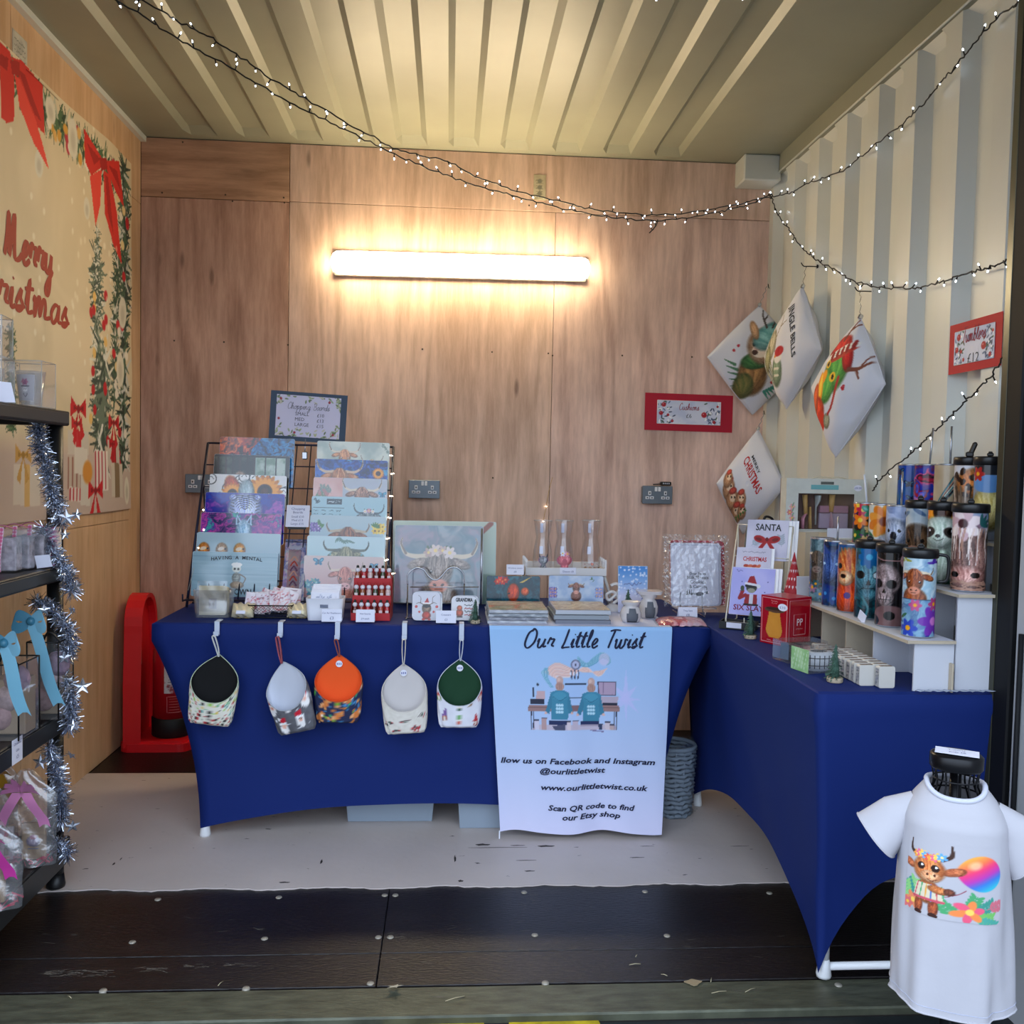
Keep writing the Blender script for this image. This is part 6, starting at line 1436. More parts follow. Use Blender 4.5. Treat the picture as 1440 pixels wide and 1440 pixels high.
# ---- bottle-brush trees
def mini_tree(p, h, label, base=True):
    t = thing('bottle_brush_tree', label, 'ornament tree', tuple(p), 0, 'bottle brush trees'); r = random.Random(int(p.x*1000)); m = MB(); n = 11
    for k in range(n):
        z = h*(.16+.8*k/n); R_ = h*.24*(1-k/n)+.002
        for i in range(26):
            a_ = r.uniform(0, 2*PI); q = R_*r.uniform(.8, 1.1); zz_ = z+r.uniform(-.4, .5)*h/n
            m.add([(0, 0, zz_+.002), (q*math.cos(a_), q*math.sin(a_), zz_-.25*q), (q*math.cos(a_+.12), q*math.sin(a_+.12), zz_-.25*q-.0015)], [(0, 1, 2)])
    m.lathe([(h*.12, h*.15), (h*.10, h*.35), (h*.06, h*.62), (.001, h*.97)], n=9)
    o = m.build('bristles', mat('dusty_green_bristle', '3c5a4c', .8, vary=.3, vscale=200), t); o['kind'] = 'stuff'
    MB().cyl((0, 0, 0), (0, 0, h*.2), .0014, n=5).build('wire_stem', metal, t); MB().lathe([(h*.19, 0), (h*.2, .002), (h*.2, .01), (h*.19, .012)], n=18).build('wood_slice', mat('pale_wood', 'b4a48c', .8), t)
mini_tree(Vector((.098, 3.075, TT)), .085, 'tiny green tree on a wooden disc beside the grandma coaster')
# ---- white tray on legs with three glasses
y0, y1 = 3.40, 3.54; A, B = oY(y0, *c5(895, 575)), oY(y0, *c5(1406, 575)); zt2 = A.z; ww_ = mat('white_painted_wood', 'd2d0d0', .55)
tr_ = wthing('raised_tray', 'white wooden tray on slanting legs with three glasses standing in it', 'tray', ((A.x+B.x)/2, y0+.07, TT)); hl = oY(y0, *c5(895, 530)).z-zt2
MB().span((A.x, y0, zt2), (B.x, y1, zt2+.008), bev=.001).build('tray_floor', ww_, tr_); MB().span((A.x, y0-.006, zt2-.002), (B.x, y0, zt2+hl), bev=.001).build('front_board', ww_, tr_); MB().span((A.x, y1, zt2-.002), (B.x, y1+.006, zt2+hl+.01), bev=.001).build('back_board', ww_, tr_)
for x in (A.x, B.x-.006):
    MB().span((x, y0, zt2-.002), (x+.006, y1, zt2+hl), bev=.001).build('end_board', ww_, tr_)
    for yy in (y0+.004, y0+.05, y0+.09, y1-.008): MB().prism([(-.005, 0), (.005, 0), (.005, hl+.02), (0, hl+.032), (-.005, hl+.02)], 0, .008, lambda u, v, d: (x-.001+d, yy+u, zt2+v)).build('picket', ww_, tr_)
for s, x in ((-1, A.x), (1, B.x)):
    for yy in (y0+.01, y1-.01): MB().tube([(x-s*.006, yy, zt2), (x+s*.035, yy, TT+.002)], .006, 4).build('leg', ww_, tr_)
glass = film_mat('thin_glass', .05, .03)
def carafe(X0, X1, label, art):
    p = oY(3.45, *c5((X0+X1)/2, 522)); z = zt2+.0085; h = oY(3.45, *c5(X0, 232)).z-z; R_ = .036
    t = thing('hourglass_tumbler', label, 'glass', (p.x, 3.45, z), 0, 'waisted glasses in the white tray')
    pr_ = [(.030, 0), (.036, .004), (.038, h*.25), (.036, h*.4), (.027, h*.64), (.026, h*.66), (.031, h*.82), (.036, h)]; inn = [(r_-.0014, z_) for r_, z_ in reversed(pr_[1:])]
    MB().lathe(pr_+[(.035, h+.001)]+inn+[(.001, .006)], n=28, cap=False).build('bowl', glass, t)
    MB().tube([(.0355*math.cos(q), .0355*math.sin(q), h) for q in np.linspace(0, 2*PI, 28)[:-1]], .0009, 5, closed=True).build('rim', mat('glass_rim', 'c8ccd0', .1, alpha=.6), t)
    def fn(u, v): aa = -1.1+u*2.2-PI/2; zz_ = .004+v*h*.42; rr_ = .0384 if zz_ < h*.3 else .0384-(zz_-h*.3)*.09; return (rr_*math.cos(aa), rr_*math.sin(aa), zz_)
    m = MB(); nu, nv = 40, 40; vs, cs_ = [], []
    uu, vv = np.meshgrid(np.linspace(0, 1, nu+1), np.linspace(0, 1, nv+1)); aa_ = Art(uu.ravel(), vv.ravel(), (1., 0., 1.)); art(aa_)
    keep = np.abs(aa_.C-np.array([1., 0., 1.])).sum(1) > .5
    vs = [fn(u, v) for u, v in zip(uu.ravel(), vv.ravel())]; k = nu+1
    fs = [q for q in [(j*k+i, j*k+i+1, (j+1)*k+i+1, (j+1)*k+i) for j in range(nv) for i in range(nu)] if all(keep[i_] for i_ in q)]
    used = sorted({i_ for q in fs for i_ in q}); mp_ = {o_: n_ for n_, o_ in enumerate(used)}
    m.add([vs[i_] for i_ in used], [tuple(mp_[i_] for i_ in q) for q in fs], 0, True); m.build('print', mattp, t, aa_.C[used])
    MB().box((-.002, .028, h*.84), (.012, .001, .036)).build('paper_tag', mat('tag_white', 'd4d8ec', .7), t); MB().box((-.002, .031, h*.4), (.014, .001, .03)).build('paper_tag', mat('tag_white', 'd4d8ec', .7), t)
def g_wolf(a): a.fur(.5, .5, .24, .22, '3c4048', 'd0d4dc'); a.poly([(.28, .62), (.4, .66), (.3, .86)], '50545c'); a.poly([(.72, .62), (.6, .66), (.7, .86)], '50545c'); a.fur(.5, .16, .16, .2, '404448', 'b0b4bc'); a.line([(.4, .1), (.6, .3)], .03, '202020')
def g_pig(a): a.fur(.5, .5, .4, .28, 'b04858', 'f0a8b0'); a.fur(.5, .2, .2, .22, 'a84858', 'e898a0'); a.ell(.5, .42, .12, .16, 'b86070'); a.flower(.4, .82, .14, 'd8e0f0'); a.flower(.62, .8, .14, 'e8a0b0')
def g_deer(a): [a.fur(.2+.22*k, .12, .12, .1, '604830', 'c0a078') for k in range(4)]; [a.curve([(.2+.2*k, .2), (.16+.2*k, .34), (.26+.2*k, .42)], .03, '907040') for k in range(4)]; a.fur(.5, .34, .08, .08, 'a05040', 'e0b0a0')
carafe(940, 1062, 'waisted glass with a grey wolf print, left in the white tray', g_wolf); carafe(1066, 1204, 'waisted glass with a pink animal print, middle of the white tray', g_pig); carafe(1242, 1370, 'waisted glass with small deer along its base, right in the white tray', g_deer)
tcard(c5(1112, 0)[0], c5(1215, 0)[0], c5(0, 532)[1], c5(0, 574)[1], y0-.009, 'small price slip on the front of the white tray', [('Glasses £8', .3, .010)], z=None, tent=False, lean=0)
tcard(c5(775, 0)[0], c5(884, 0)[0], c5(0, 512)[1], c5(0, 576)[1], 3.34, 'price card standing on the fox board left of the white tray', [('Worktop savers', .58, .008), ('£8', .2, .010)], z=None, tent=False, lean=.1)
def b_fox(a, s): a.swirl(['104858', '1c7080', '205060', '388090'], 2, 3); a.fur(s*.5, .25, .3, .45, 'a83010', 'f87830'); a.fur(s*.72, .3, .2, .2, 'c04818', 'f89858'); [a.flower(s*.2+.12*k, .75+.08*(k % 2), .16, ('c02818', 'e84830', 'd83828')[k % 3], 'f0a060') for k in range(4)]; a.poly([(s*.6, .7), (s*.68, .7), (s*.84, .98)], 'd8c070'); a.ell(s*.42, .2, .06, .03, '180c08')
def b_bluecow(a, s): a.noise('a8bcd8', 'c4d0e0', 3, 3, 2); cow(a, s*.5, .5, .4, '6c4438', 'b88070', horn='c8b8a0', seed=21, hs=.8, up=.5); [a.flower(.08+.1*(k % 3), .15+.14*(k//3), .09, ('7868b0', '9888c8')[k % 2]) for k in range(9)]; [a.flower(s-.08-.1*(k % 3), .15+.14*(k//3), .09, ('8898c8', 'b0a8d0')[k % 2]) for k in range(9)]; [a.leaf(s*.75+.05*k, .85, .12, k, '50804c') for k in range(5)]
y = 3.33
A, B = oY(y, *c5(648, 726)), oY(y, *c5(986, 726)); h = oY(y, *c5(648, 584)).z-A.z
kk = .09/(h+.09)
art_panel('chopping_board', 'dark teal board with an orange fox and red flowers behind the left box stack', 'chopping board', (A.x, y, A.z-.085), (B.x, y, A.z-.085), h+.085, .06, art_lift(b_fox, kk), .0025, .006, back='181c24')
A, B = oY(y, *c5(1040, 756)), oY(y, *c5(1386, 756)); h = oY(y, *c5(1040, 582)).z-A.z
art_panel('chopping_board', 'pale blue board with a brown cow among lilac flowers under the white tray', 'chopping board', (A.x, y, TT+.02), (B.x, y, TT+.02), h+A.z-TT-.02, .06, art_lift(b_bluecow, .25), .0025, .006, back='8890a0')
# ---- stacks of boxed boards
silv = mat('silver_wrap', 'a8b0b8', .3, .35, bump=.3, bscale=60)
def stack(X0, X1, Yt, Yb_, n, label, topart, seed, wrap):
    A, B = oZ(TT, *c5(X0, Yb_)), oZ(TT, *c5(X1, Yb_)); y = 3.06; xa, xb_ = oY(y, *c5(X0, Yb_)).x, oY(y, *c5(X1, Yb_)).x; ztop = oY(y, *c5(X0, Yt)).z; th_ = (ztop-TT)/n; r = random.Random(seed); D = .21
    for k in range(n):
        z0, z1 = TT+.0005+th_*k, TT-.0005+th_*(k+1); dx, dy = r.uniform(-.004, .004), r.uniform(0, .008)
        cols_ = ('8c949c', 'b4b8c0', '787c88')
        t = wthing('boxed_board', '%s, %s' % (label, 'topmost' if k == n-1 else 'lowest' if k == 0 else ('second from the bottom', 'third from the bottom')[k-1]), 'boxed board', ((xa+xb_)/2, y+D/2, z0), label.split(' in the ')[-1])
        MB().span((xa+dx, y+dy, z0), (xb_+dx, y+D+dy, z1), bev=.0015).build('box', mat('boxside_'+cols_[(k+seed) % 3], cols_[(k+seed) % 3], .35, .2), t)
        if k == n-1: print_mesh('top_print', mattp, lambda u, v: (xa+dx+.003+(xb_-xa-.006)*u, y+dy+.003+(D-.006)*v, z1+.0006), xb_-xa, D, topart, .005, t)
        if wrap: MB().sheet(30, 5, lambda u, v: (xa-.002+(xb_-xa+.004)*u, y+dy-.0025-.0016*math.sin(u*57+v*9+k*3)*math.sin(v*7+u*31), z0+(z1-z0)*v), 0, True).build('cellophane', film_mat('crinkled_film', .11, .12, .7, 45), t)
        if k == n-1: MB().sheet(24, 16, lambda u, v: (xa-.004+(xb_-xa+.008)*u, y+(D+.005)*v, z1+.002+.0015*math.sin(u*41+v*17)), 0, True).build('top_film', film_mat('crinkled_film', .11, .12, .7, 45), t)
def topA(a, s): a.swirl(['a09080', 'c8b8a0', '708868', 'b86848', '90a0a8'], 3, 8)
def topB(a, s): a.swirl(['c8bca0', 'e0d4b8', 'b09c80', 'd8ccb0'], 4, 6)
stack(660, 1036, 800, 893, 4, 'boxed board in the film-wrapped left stack', topA, 1, True); stack(1080, 1432, 800, 893, 3, 'boxed board in the grey stack beside the burners', topB, 2, False)
# ---- wax burners and blue card
cer = mat('white_ceramic', 'ccc8c8', .18, coat=.5); dkh = mat('burner_inside', '5c6068', .6)
def burner(px, py, R_, h, label, square=False):
    p = oZ(TT, *c6(px, py)); t = thing('wax_burner', label, 'wax burner', (p.x, p.y+R_*.6, TT), 0, 'ceramic wax burners')
    m = MB(); n = 32; prof = [(R_*.55, 0), (R_*.82, .006), (R_, h*.3), (R_*.98, h*.5), (R_*.78, h*.72), (R_*.6, h*.8), (R_*.86, h*.9), (R_*.9, h)]
    vs = []; hole = []
    for j, (r_, z) in enumerate(prof):
        for i in range(n): a_ = 2*PI*i/n; vs.append((r_*math.cos(a_), r_*math.sin(a_), z))
    fs = []
    for j in range(len(prof)-1):
        for i in range(n):
            ang = (2*PI*(i+.5)/n)-1.5*PI
            if j in (1, 2, 3) and abs(ang) < (.55, .5, .35)[j-1] : continue
            fs.append((j*n+i, j*n+(i+1) % n, (j+1)*n+(i+1) % n, (j+1)*n+i))
    m.add(vs, fs, 0, True); m.lathe([(R_*.88, h), (R_*.7, h*.93), (.001, h*.9)], n=n, cap=False); m.build('body', cer, t)
    MB().lathe([(.001, .004), (R_*.8, .008), (R_*.93, h*.3), (R_*.9, h*.5), (R_*.7, h*.72), (R_*.5, h*.78), (.001, h*.8)], n=24, cap=False).build('hollow_inside', dkh, t)
    MB().lathe([(.017, .009), (.017, .024), (.001, .024)], (0, -R_*.2, 0), n=16).build('tealight', mat('tealight_tin', 'b8bcc4', .3, .7), t)
    if square: MB().prism(rr(R_*1.15, R_*.9, .006, 3), h, h+.012, lambda u, v, d: (u*(1+.15*(d-h)/.012), v*(1+.15*(d-h)/.012), d)).build('square_dish', cer, t)
burner(232, 755, .037, .075, 'small round white ceramic burner with an arched opening, in front'); burner(352, 727, .034, .09, 'taller white ceramic burner with a flared square dish, behind the round one', True)
p = oZ(TT, *c6(120, 690)); t = thing('spiral_burner', 'white ceramic swirl ornament beside the grey stack of boards', 'ornament', (p.x+.002, 3.36, TT)); m = MB()
m.lathe([(.03, 0), (.034, .008), (.028, .02), (.012, .03)], n=20); m.tube(crom([(0, 0, .03), (.02, 0, .05), (.0, 0, .075), (-.025, 0, .065), (-.02, 0, .045), (-.004, 0, .05), (.028, 0, .09), (.01, 0, .105), (-.01, 0, .098)], 5), .006, 8); m.build('body', cer, t)
def b_snow(a, s): a.grad('dcdcf0', '5c9cd8', .35, 1); a.scatter(70, lambda x, y, r: a.ell(x, y, .02, .02, 'e8ecf8', 0, .4, .8), 0, s, .3, 1, 2); squig(a, s*.2, s*.8, .62, .07, '8898c0', 3, .02); squig(a, s*.25, s*.75, .5, .05, 'a0a8c8', 4); a.curve([(s*.65, .4), (s*.8, .48), (s*.9, .38), (s*.8, .3)], .02, '8890b8'); a.butterfly(s*.8, .45, .08, 'a8b0d0')
A, B = oY(3.30, *c6(150, 640)), oY(3.30, *c6(352, 640)); hA = oY(3.30, *c6(150, 370)).z-TT
art_panel('greeting_card', 'snowy blue and white card standing behind the white ceramic burners', 'card', (A.x, 3.33, TT), (B.x, 3.33, TT), hA, .12, b_snow, .0022, .0012, rounded=.002, m_=mattp)
mini_tree(Vector((oY(3.27, *c6(208, 590)).x, 3.27, TT)), .10, 'tiny dark green tree behind the round ceramic burner')
# ---- cellophane pack on acrylic stand, red pack in front
y = 3.30; A, B = oY(y, *c6(498, 632)), oY(y, *c6(826, 632)); h = oY(y, *c6(498, 215)).z-A.z; z0 = A.z
pk = wthing('wrapped_tray_pack', 'crinkly clear wrapped pack with a white printed santa tray on a stand', 'gift pack', ((A.x+B.x)/2, y, TT)); lean = .16
w_, f = leaning((A.x, y, z0), (B.x, y, z0), h, lean)
for k, c in ((3, 'b0283c'), (2, '9c4450'), (1, 'c8ccd8')):
    MB().prism([(w_/2+x+.004*k, h/2+yy+.003*k) for x, yy in rr(w_/2+.004*k, h/2+.002*k, .014, 4)], -.004*k-.002, -.004*k+.001, f).build('stocking' if k > 1 else 'backing_tray', mat('pack_'+c, c, .7), pk)
MB().prism([(w_/2+x, h/2+yy) for x, yy in rr(w_/2, h/2, .016, 5)], -.001, .003, f).build('white_tray', mat('tray_white', 'd4d6e4', .35), pk)
MB().tube([f(w_/2+x, h/2+yy, .0035) for x, yy in rr(w_/2-.003, h/2-.003, .014, 5)], .0012, 5, closed=True).build('tray_rim', mat('pale_grey_rim', 'b8bcd4', .5), pk)
def santa_pr(a, s):
    for k in range(6): tree(a, s*(.22+.07*k), .14+.01*(k % 2), .3-.03*k, '34383c')
    a.fur(s*.62, .18, .16, .08, '2c2c30', '707078'); a.curve([(s*.4, .2), (s*.6, .12), (s*.85, .3)], .02, '303034'); tree(a, s*.85, .18, .28, '3c4044'); a.ell(s*.52, .87, .04, .04, '505058')
W3, H3 = w_*.64, h*.4
print_mesh('printed_scene', mattp, lambda u, v: f(w_*.19+W3*u, h*.12+H3*v, .0036), W3, H3, santa_pr, .0022, pk, bg='d4d6e4')
m = MB(); g = lambda u, v: f(u, v, .0048)
for s_, yy, hh in (('Dear Santa', .50, .014), ('Milk, Treats', .435, .017), ('Cookies', .36, .018), ('& Carrots', .29, .016)): put_text(m, s_, w_*.55, h*yy, hh, g, bold=.01)
m.build('lettering', mat('dark_print', '3a3c40', .8), pk)
film = film_mat('crinkled_film', .11, .12, .7, 45); r = random.Random(3)
m = MB(); e = .028
m.sheet(56, 56, lambda u, v: f(-e+(w_+2*e+.01)*u, -.004+(h+e+.012)*v, .006+.0014*math.sin(u*19+3*math.sin(v*11))*math.sin(v*23+2*math.sin(u*17))+.004*(1 if (u < .1 or u > .9 or v > .9) else 0)*math.sin(u*67+v*71)), 0, True); m.build('cellophane', film, pk)
mm = MB(); spark = mat('silver_tinsel_edge', 'dce0e6', .3, .3)
for k in range(420):
    side = r.random(); u, v = (r.uniform(-e, 0), r.uniform(0, h+e)) if side < .35 else (w_+r.uniform(0, e+.008), r.uniform(0, h+e)) if side < .75 else (r.uniform(-e, w_+e), h+r.uniform(0, e+.006))
    p = f(u, v, -.002+r.uniform(-.004, .006)); s_ = r.uniform(.0025, .006); q = [p+Vector((r.uniform(-s_, s_), r.uniform(-s_, s_), r.uniform(-s_, s_))) for _ in range(3)]; mm.add(q, [(0, 1, 2)])
o = mm.build('glitter_edge', spark, pk); o['kind'] = 'stuff'
ast = wthing('acrylic_stand', 'small clear easel under the cellophane wrapped santa tray', 'stand', ((A.x+B.x)/2, y-.02, TT))
for x in (A.x+w_*.17, A.x+w_*.62): MB().tube([(x, y-.055, TT+.022), (x-.003, y-.06, TT+.002), (x, y+.10, TT+.002)], .0022, 5).build('foot', clear, ast); MB().tube([(x, y-.03, TT+.002), (x, y-.005, z0+.03), (x+.004, y-.0, z0+.05)], .002, 5).build('prong', clear, ast)
MB().span((A.x+.01, y-.03, z0-.008), (B.x-.02, y+.03, z0-.003)).build('ledge', clear, ast)
tcard(c6(548, 0)[0], c6(676, 0)[0], c6(0, 618)[1], c6(0, 692)[1], 3.20, 'price card in front of the wrapped santa tray', [('Tray Sets', .6, .009), ('£8', .18, .013)], z=TT+.004)
pa, pb = oZ(TT+.01, *c6(408, 745)), oZ(TT+.01, *c6(792, 770)); rpk = wthing('flat_red_packet', 'flat clear packet of red and pink fabric at the table corner', 'packet', ((pa.x+pb.x)/2, 3.15, TT))
x0_, x1_ = oZ(TT, *c6(408, 765)).x, .893
def rpf(u, v, t=1): return (x0_+(x1_-x0_)*u+.012*v, 3.047+.115*v+.006*math.sin(u*9), TT+.002+t*(.02*(max(0, math.sin(PI*min(1, max(0, u))))**.35)*(max(0, math.sin(PI*min(1, max(0, v))))**.35)+.0014*math.sin(u*37+v*23)))
print_mesh('folded_fabric', mattp, rpf, .26, .115, lambda a, s: (a.swirl(['b83848', 'd87078', 'e8b8c0', 'a83040', 'c85868'], 2, 4), a.noise('d0c4d8', 'e0d4e0', 2, 2, 7, .5, .6, .6, reg=(s*.6, s, 0, 1))), .004, rpk)
MB().sheet(40, 16, lambda u, v: Vector(rpf(-.03+1.04*u, -.04+1.06*max(.04, v), 1))+Vector((.0, 0, .002+.002*math.sin(u*71+v*33))) if 0 < u < 1 and 0 < v < 1 else (x0_-.01+(x1_-x0_+.012)*u+.012*v, 3.04+.13*v, TT+.002), 0, True).build('clear_sleeve', film, rpk)
# ------------------------------------------------------------------ things on the right table
def c7(X, Y): return (1000+X/3.273, 600+Y/3.273)
def c9(X, Y): return (1020+X/7.58, 720+Y/7.58)
mdf = mat('mdf_board', 'b8aa94', .7, vary=.06, vscale=20); mdfw = mat('white_faced_board', 'c6c8d0', .6)
X1, X2, X3 = 1.185, 1.315, 1.42
Z1 = oX(X1, 1298, 897).z; Z2 = oX(X2, 1366, 832).z; Z3 = oX(X3, 1362, 651).z-.205
Y0, Y1 = 2.142, 2.90
su = wthing('stepped_display_shelf', 'three-step pale wooden display shelf carrying the printed tumblers', 'display shelf', (1.28, 2.5, TT))
def plate(xa, xb_, z, y0=Y0-.004, y1=Y1):
    MB().span((xa, y0, z-.008), (xb_, y1, z-.0005), bev=.001).build('step_board', mdfw, su); MB().span((xa-.0015, y0-.0015, z-.0082), (xa, y1, z-.0003)).build('edge_strip', mdf, su); MB().span((xa-.0015, y0-.0022, z-.0082), (xb_, y0-.0002, z-.0003)).build('edge_strip', mdf, su)
XA, XB, XC, XD = 1.128, 1.25, 1.372, 1.468
plate(XA, XB, Z1); plate(XB+.002, XC, Z2); plate(XC+.002, XD, Z3)
for y in (Y0+.004, 2.36, 2.53, 2.70, 2.88):
    MB().span((XA+.022, y, TT), (XB, y+.005, Z1-.0085)).build('upright_board', mdfw if y < 2.5 else mdf, su)
    MB().span((XB+.006, y, TT), (XC, y+.005, Z2-.0085)).build('upright_board', mdfw, su); MB().span((XC+.006, y, TT), (XD, y+.005, Z3-.0085)).build('upright_board', mdfw, su)
MB().span((XB+.0, Y0+.01, TT), (XB+.005, Y1, Z1-.0085)).build('back_board', mdfw, su); MB().span((XC+.001, Y0+.01, Z1), (XC+.0055, Y1, Z2-.0085)).build('back_board', mdfw, su)
MB().span((XD, Y0+.01, Z2), (XD+.005, Y1, Z3-.0085)).build('back_board', mdfw, su)
q = oY(Y0-.006, *c7(1104, 1200)); MB().span((q.x-.0025, Y0-.012, TT), (q.x+.0025, Y0+.003, oY(Y0-.01, *c7(1104, 1092)).z), bev=.0006).build('slot_tab', mdf, su)
lidm = mat('black_lid_plastic', '121214', .35); steel = mat('steel_straw', 'b0b4bc', .25, .9); rimm = mat('steel_rim', 'c0c4cc', .25, .8)
gl2 = mat('tumbler_print', 'ffffff', .2, attr=True, coat=.4)
def tumbler(x, px, z, label, art, lid=False, straw=None, handle=False, h=.2, R=.0365, spout=False, ang=0, flask=False, y=None):
    """art drawn on the side that faces out: u 0..1 over 240 degrees, aspect about .75"""
    p = oX(x, px, 700); y = p.y if y is None else y; yaw = math.atan2(x, y)
    t = thing('printed_tumbler', label, 'tumbler', (x, y, z), -yaw, 'printed tumblers on the stepped shelf'); n = 46
    hh = h; nv = 84
    def fn(u, v): a_ = (-PI/2)+(u-.5)*PI*1.34+ang; return (R*math.cos(a_), R*math.sin(a_), .004+(hh-.006)*v)
    wd = R*PI*1.34
    def art2(a, s): art(a, s)
    print_mesh('printed_wrap', gl2, fn, wd, hh, art2, .0021, t, gam=1.65)
    MB().lathe([(R-.003, 0), (R-.0008, .003), (R-.0008, hh-.003), (R-.002, hh)], n=32).build('body', rimm, t)
    if lid:
        m = MB().lathe([(R+.0005, hh-.002), (R+.0035, hh), (R+.0035, hh+.017), (R+.001, hh+.021), (.004, hh+.022)], n=32); m.build('lid', lidm, t)
        m = MB()
        if spout: m.box((0, -.012, hh+.028), (.02, .018, .014), bev=.003); m.box((.008, -.012, hh+.045), (.013, .014, .034), Matrix.Rotation(.35, 3, 'Y'), bev=.004)
        else: m.box((0, -.004, hh+.026), (.016, .036, .008), bev=.002); m.box((0, -.015, hh+.03), (.01, .01, .008), Matrix.Rotation(.3, 3, 'X'), bev=.002)
        m.build('mouthpiece', lidm, t)
    else:
        m = MB().lathe([(R-.001, hh-.001), (R+.0005, hh), (R-.001, hh+.003), (R-.004, hh+.002)], n=32); m.build('rim', rimm, t)
        MB().lathe([(R-.004, hh+.0025), (.001, hh+.0028)], n=28, cap=False).build('clear_lid', mat('clear_lid', 'c0c8d0', .1, alpha=.5), t)
    if straw: MB().cyl((.004, 0, hh-.01), (.004+straw[0], .0, hh+straw[1]), .003, n=8).build('straw', mat('white_straw', 'd8dce4', .3) if len(straw) > 2 else steel, t)
    if handle: MB().tube(crom([(R, -.005, hh+.008), (R+.022, -.004, hh+.004), (R+.026, -.002, hh-.02), (R+.022, 0, hh-.055), (R+.004, 0, hh-.06)], 5), .0042, 7).build('carry_loop', lidm, t)
    return t
def t_greycow(a, s): a.swirl(['6c9098', 'a0b8bc', '50707c', 'b8c8cc'], 3, 2); cow(a, s*.4, .66, .3, '4c4238', '9c8c7c', seed=2, muz='a89890'); [a.flower(r_*.18*s+.1, .12+.1*(r_ % 2), .09, ('88a8b8', 'b898b0')[r_ % 2]) for r_ in range(5)]; [a.flower(.15*k, .28, .07, '4c8088') for k in range(5)]
def t_wolf(a, s): a.swirl(['082848', '1050a0', '187898', '0c3868'], 3, 4); a.fur(s*.4, .62, .28, .3, '24487c', '88a8d8'); a.poly([(s*.2, .8), (s*.4, .82), (s*.22, .98)], '4c70b0'); a.poly([(s*.6, .8), (s*.45, .82), (s*.62, .98)], '4c70b0'); [a.ell(s*.4+g*.11, .66, .03, .02, 'd0e8f8') for g in (-1, 1)]; a.grad; [a.flower(.1+.14*k, .12+.07*(k % 2), .1, '1868a8', '60b0e0', 7) for k in range(6)]
def t_calf(a, s): a.swirl(['084880', '1880b8', '0c5890'], 3, 7); a.fur(s*.5, .62, .34, .36, 'b04818', 'ffd898'); a.fur(s*.5, .22, .3, .3, 'b84010', 'ff9858'); a.fur(s*.40, .5, .13, .12, 'e0a070', 'ffe8c8'); a.ell(s*.36, .53, .045, .035, '40201c'); [a.ell(s*.5+g*.14-.03, .68, .045, .045, '20100c') for g in (-1, 1)]; a.ell(s*.45, .24, .05, .05, '7048a0'); [a.curve([(s*.3+.06*k, .95), (s*.35+.05*k, .85), (s*.3+.06*k, .75)], .03, 'e89058', .008, .6) for k in range(8)]
def t_teal(a, s): a.swirl(['082830', '18606c', '0c4450', '2c8890'], 3, 9); a.fur(s*.5, .62, .3, .3, '306878', 'a8d0d8'); [a.ell(s*.5+g*.12, .62, .07, .06, '0c1c24') for g in (-1, 1)]; a.ell(s*.62, .62, .035, .035, 'e8f4f8'); a.poly([(s*.5, .56), (s*.45, .48), (s*.55, .48)], '102028'); a.ell(s*.5, .40, .12, .04, '182c34'); a.fur(s*.5, .34, .18, .1, '306878', '88b8c0'); a.flower(s*.5, .88, .16, '1888b8', '60c0e0', 8); a.curve([(s*.4, .3), (s*.5, .15), (s*.45, 0)], .03, '60a0a8')
def t_skull(a, s):
    a.noise('1c181c', '302c30', 4, 4, 1); a.ell(s*.85, .9, .15, .12, 'c8a8a8'); a.ell(s*.88, .91, .125, .1, '1c181c'); a.curve([(s*.1, .98), (s*.35, .9), (s*.7, .9)], .012, 'b89898'); a.scatter(60, lambda x, y, r: a.ell(x, y, .008, .006, 'c8b0b0', 0, .5, .6), 0, s, .6, 1, 4)
    skull(a, s*.4, .62, .46, '6c5c5c', 'e8d8d8'); a.ell(s*.5, .12, .26, .16, '987c7c', 0, .1); a.noise('907474', 'a88c8c', 9, 9, 3, amt=.3, reg=(s*.15, s*.85, 0, .26)); a.ell(s*.5, .14, .075, .06, '141014'); a.ell(s*.2, .06, .09, .07, '141014')
def t_cowflow(a, s):
    a.swirl(['b8d0dc', 'd8e4e8', '98b8d0', 'e0d8e8'], 3, 6); cow(a, s*.42, .72, .28, '8a5030', 'd89868', seed=9, muz='e0a890', hs=.8, up=.6); i = a.box_(0, s, 0, .47); m = Art(a.X, a.Y); m.swirl(['88a8c8', 'a8c8d8', '7898b8', 'c0d0e0'], 4, 8); a.C[i] = m.C[i]
    a.line([(0, .47), (s, .47)], .012, '507080'); r = random.Random(4)
    for k in range(16): a.leaf(r.uniform(0, s), r.uniform(0, .45), .14, r.uniform(0, 6), r.choice(('4858a8', '6878c0', '5c9070', '3c80a8')), .3)
    a.flower(s*.75, .2, .2, '9858c0', 'e0a0d8', 6); a.flower(s*.75, .42, .09, 'c868a0'); a.flower(s*.45, .4, .08, 'd078a8'); a.flower(s*.35, .1, .12, '5070c8'); [a.leaf(s*.6+.07*k, .95, .12, k, '7858b8') for k in range(5)]; [a.leaf(.1+.07*k, .96, .1, k, 'b8b850') for k in range(4)]
def t_flowers(a, s): a.C[:] = C3('3c3028'); r = random.Random(2); [a.flower(r.uniform(0, s), r.uniform(0, 1), r.uniform(.09, .16), r.choice(('c83828', 'f0a030', '7c3888', 'e8d0a0', '388858', 'd84870')), 'f8e070', 6, r.random()) for k in range(30)]; [a.leaf(r.uniform(0, s), r.uniform(0, 1), .12, r.uniform(0, 6), '3c8858') for k in range(14)]; a.butterfly(s*.6, .88, .14, '48a890')
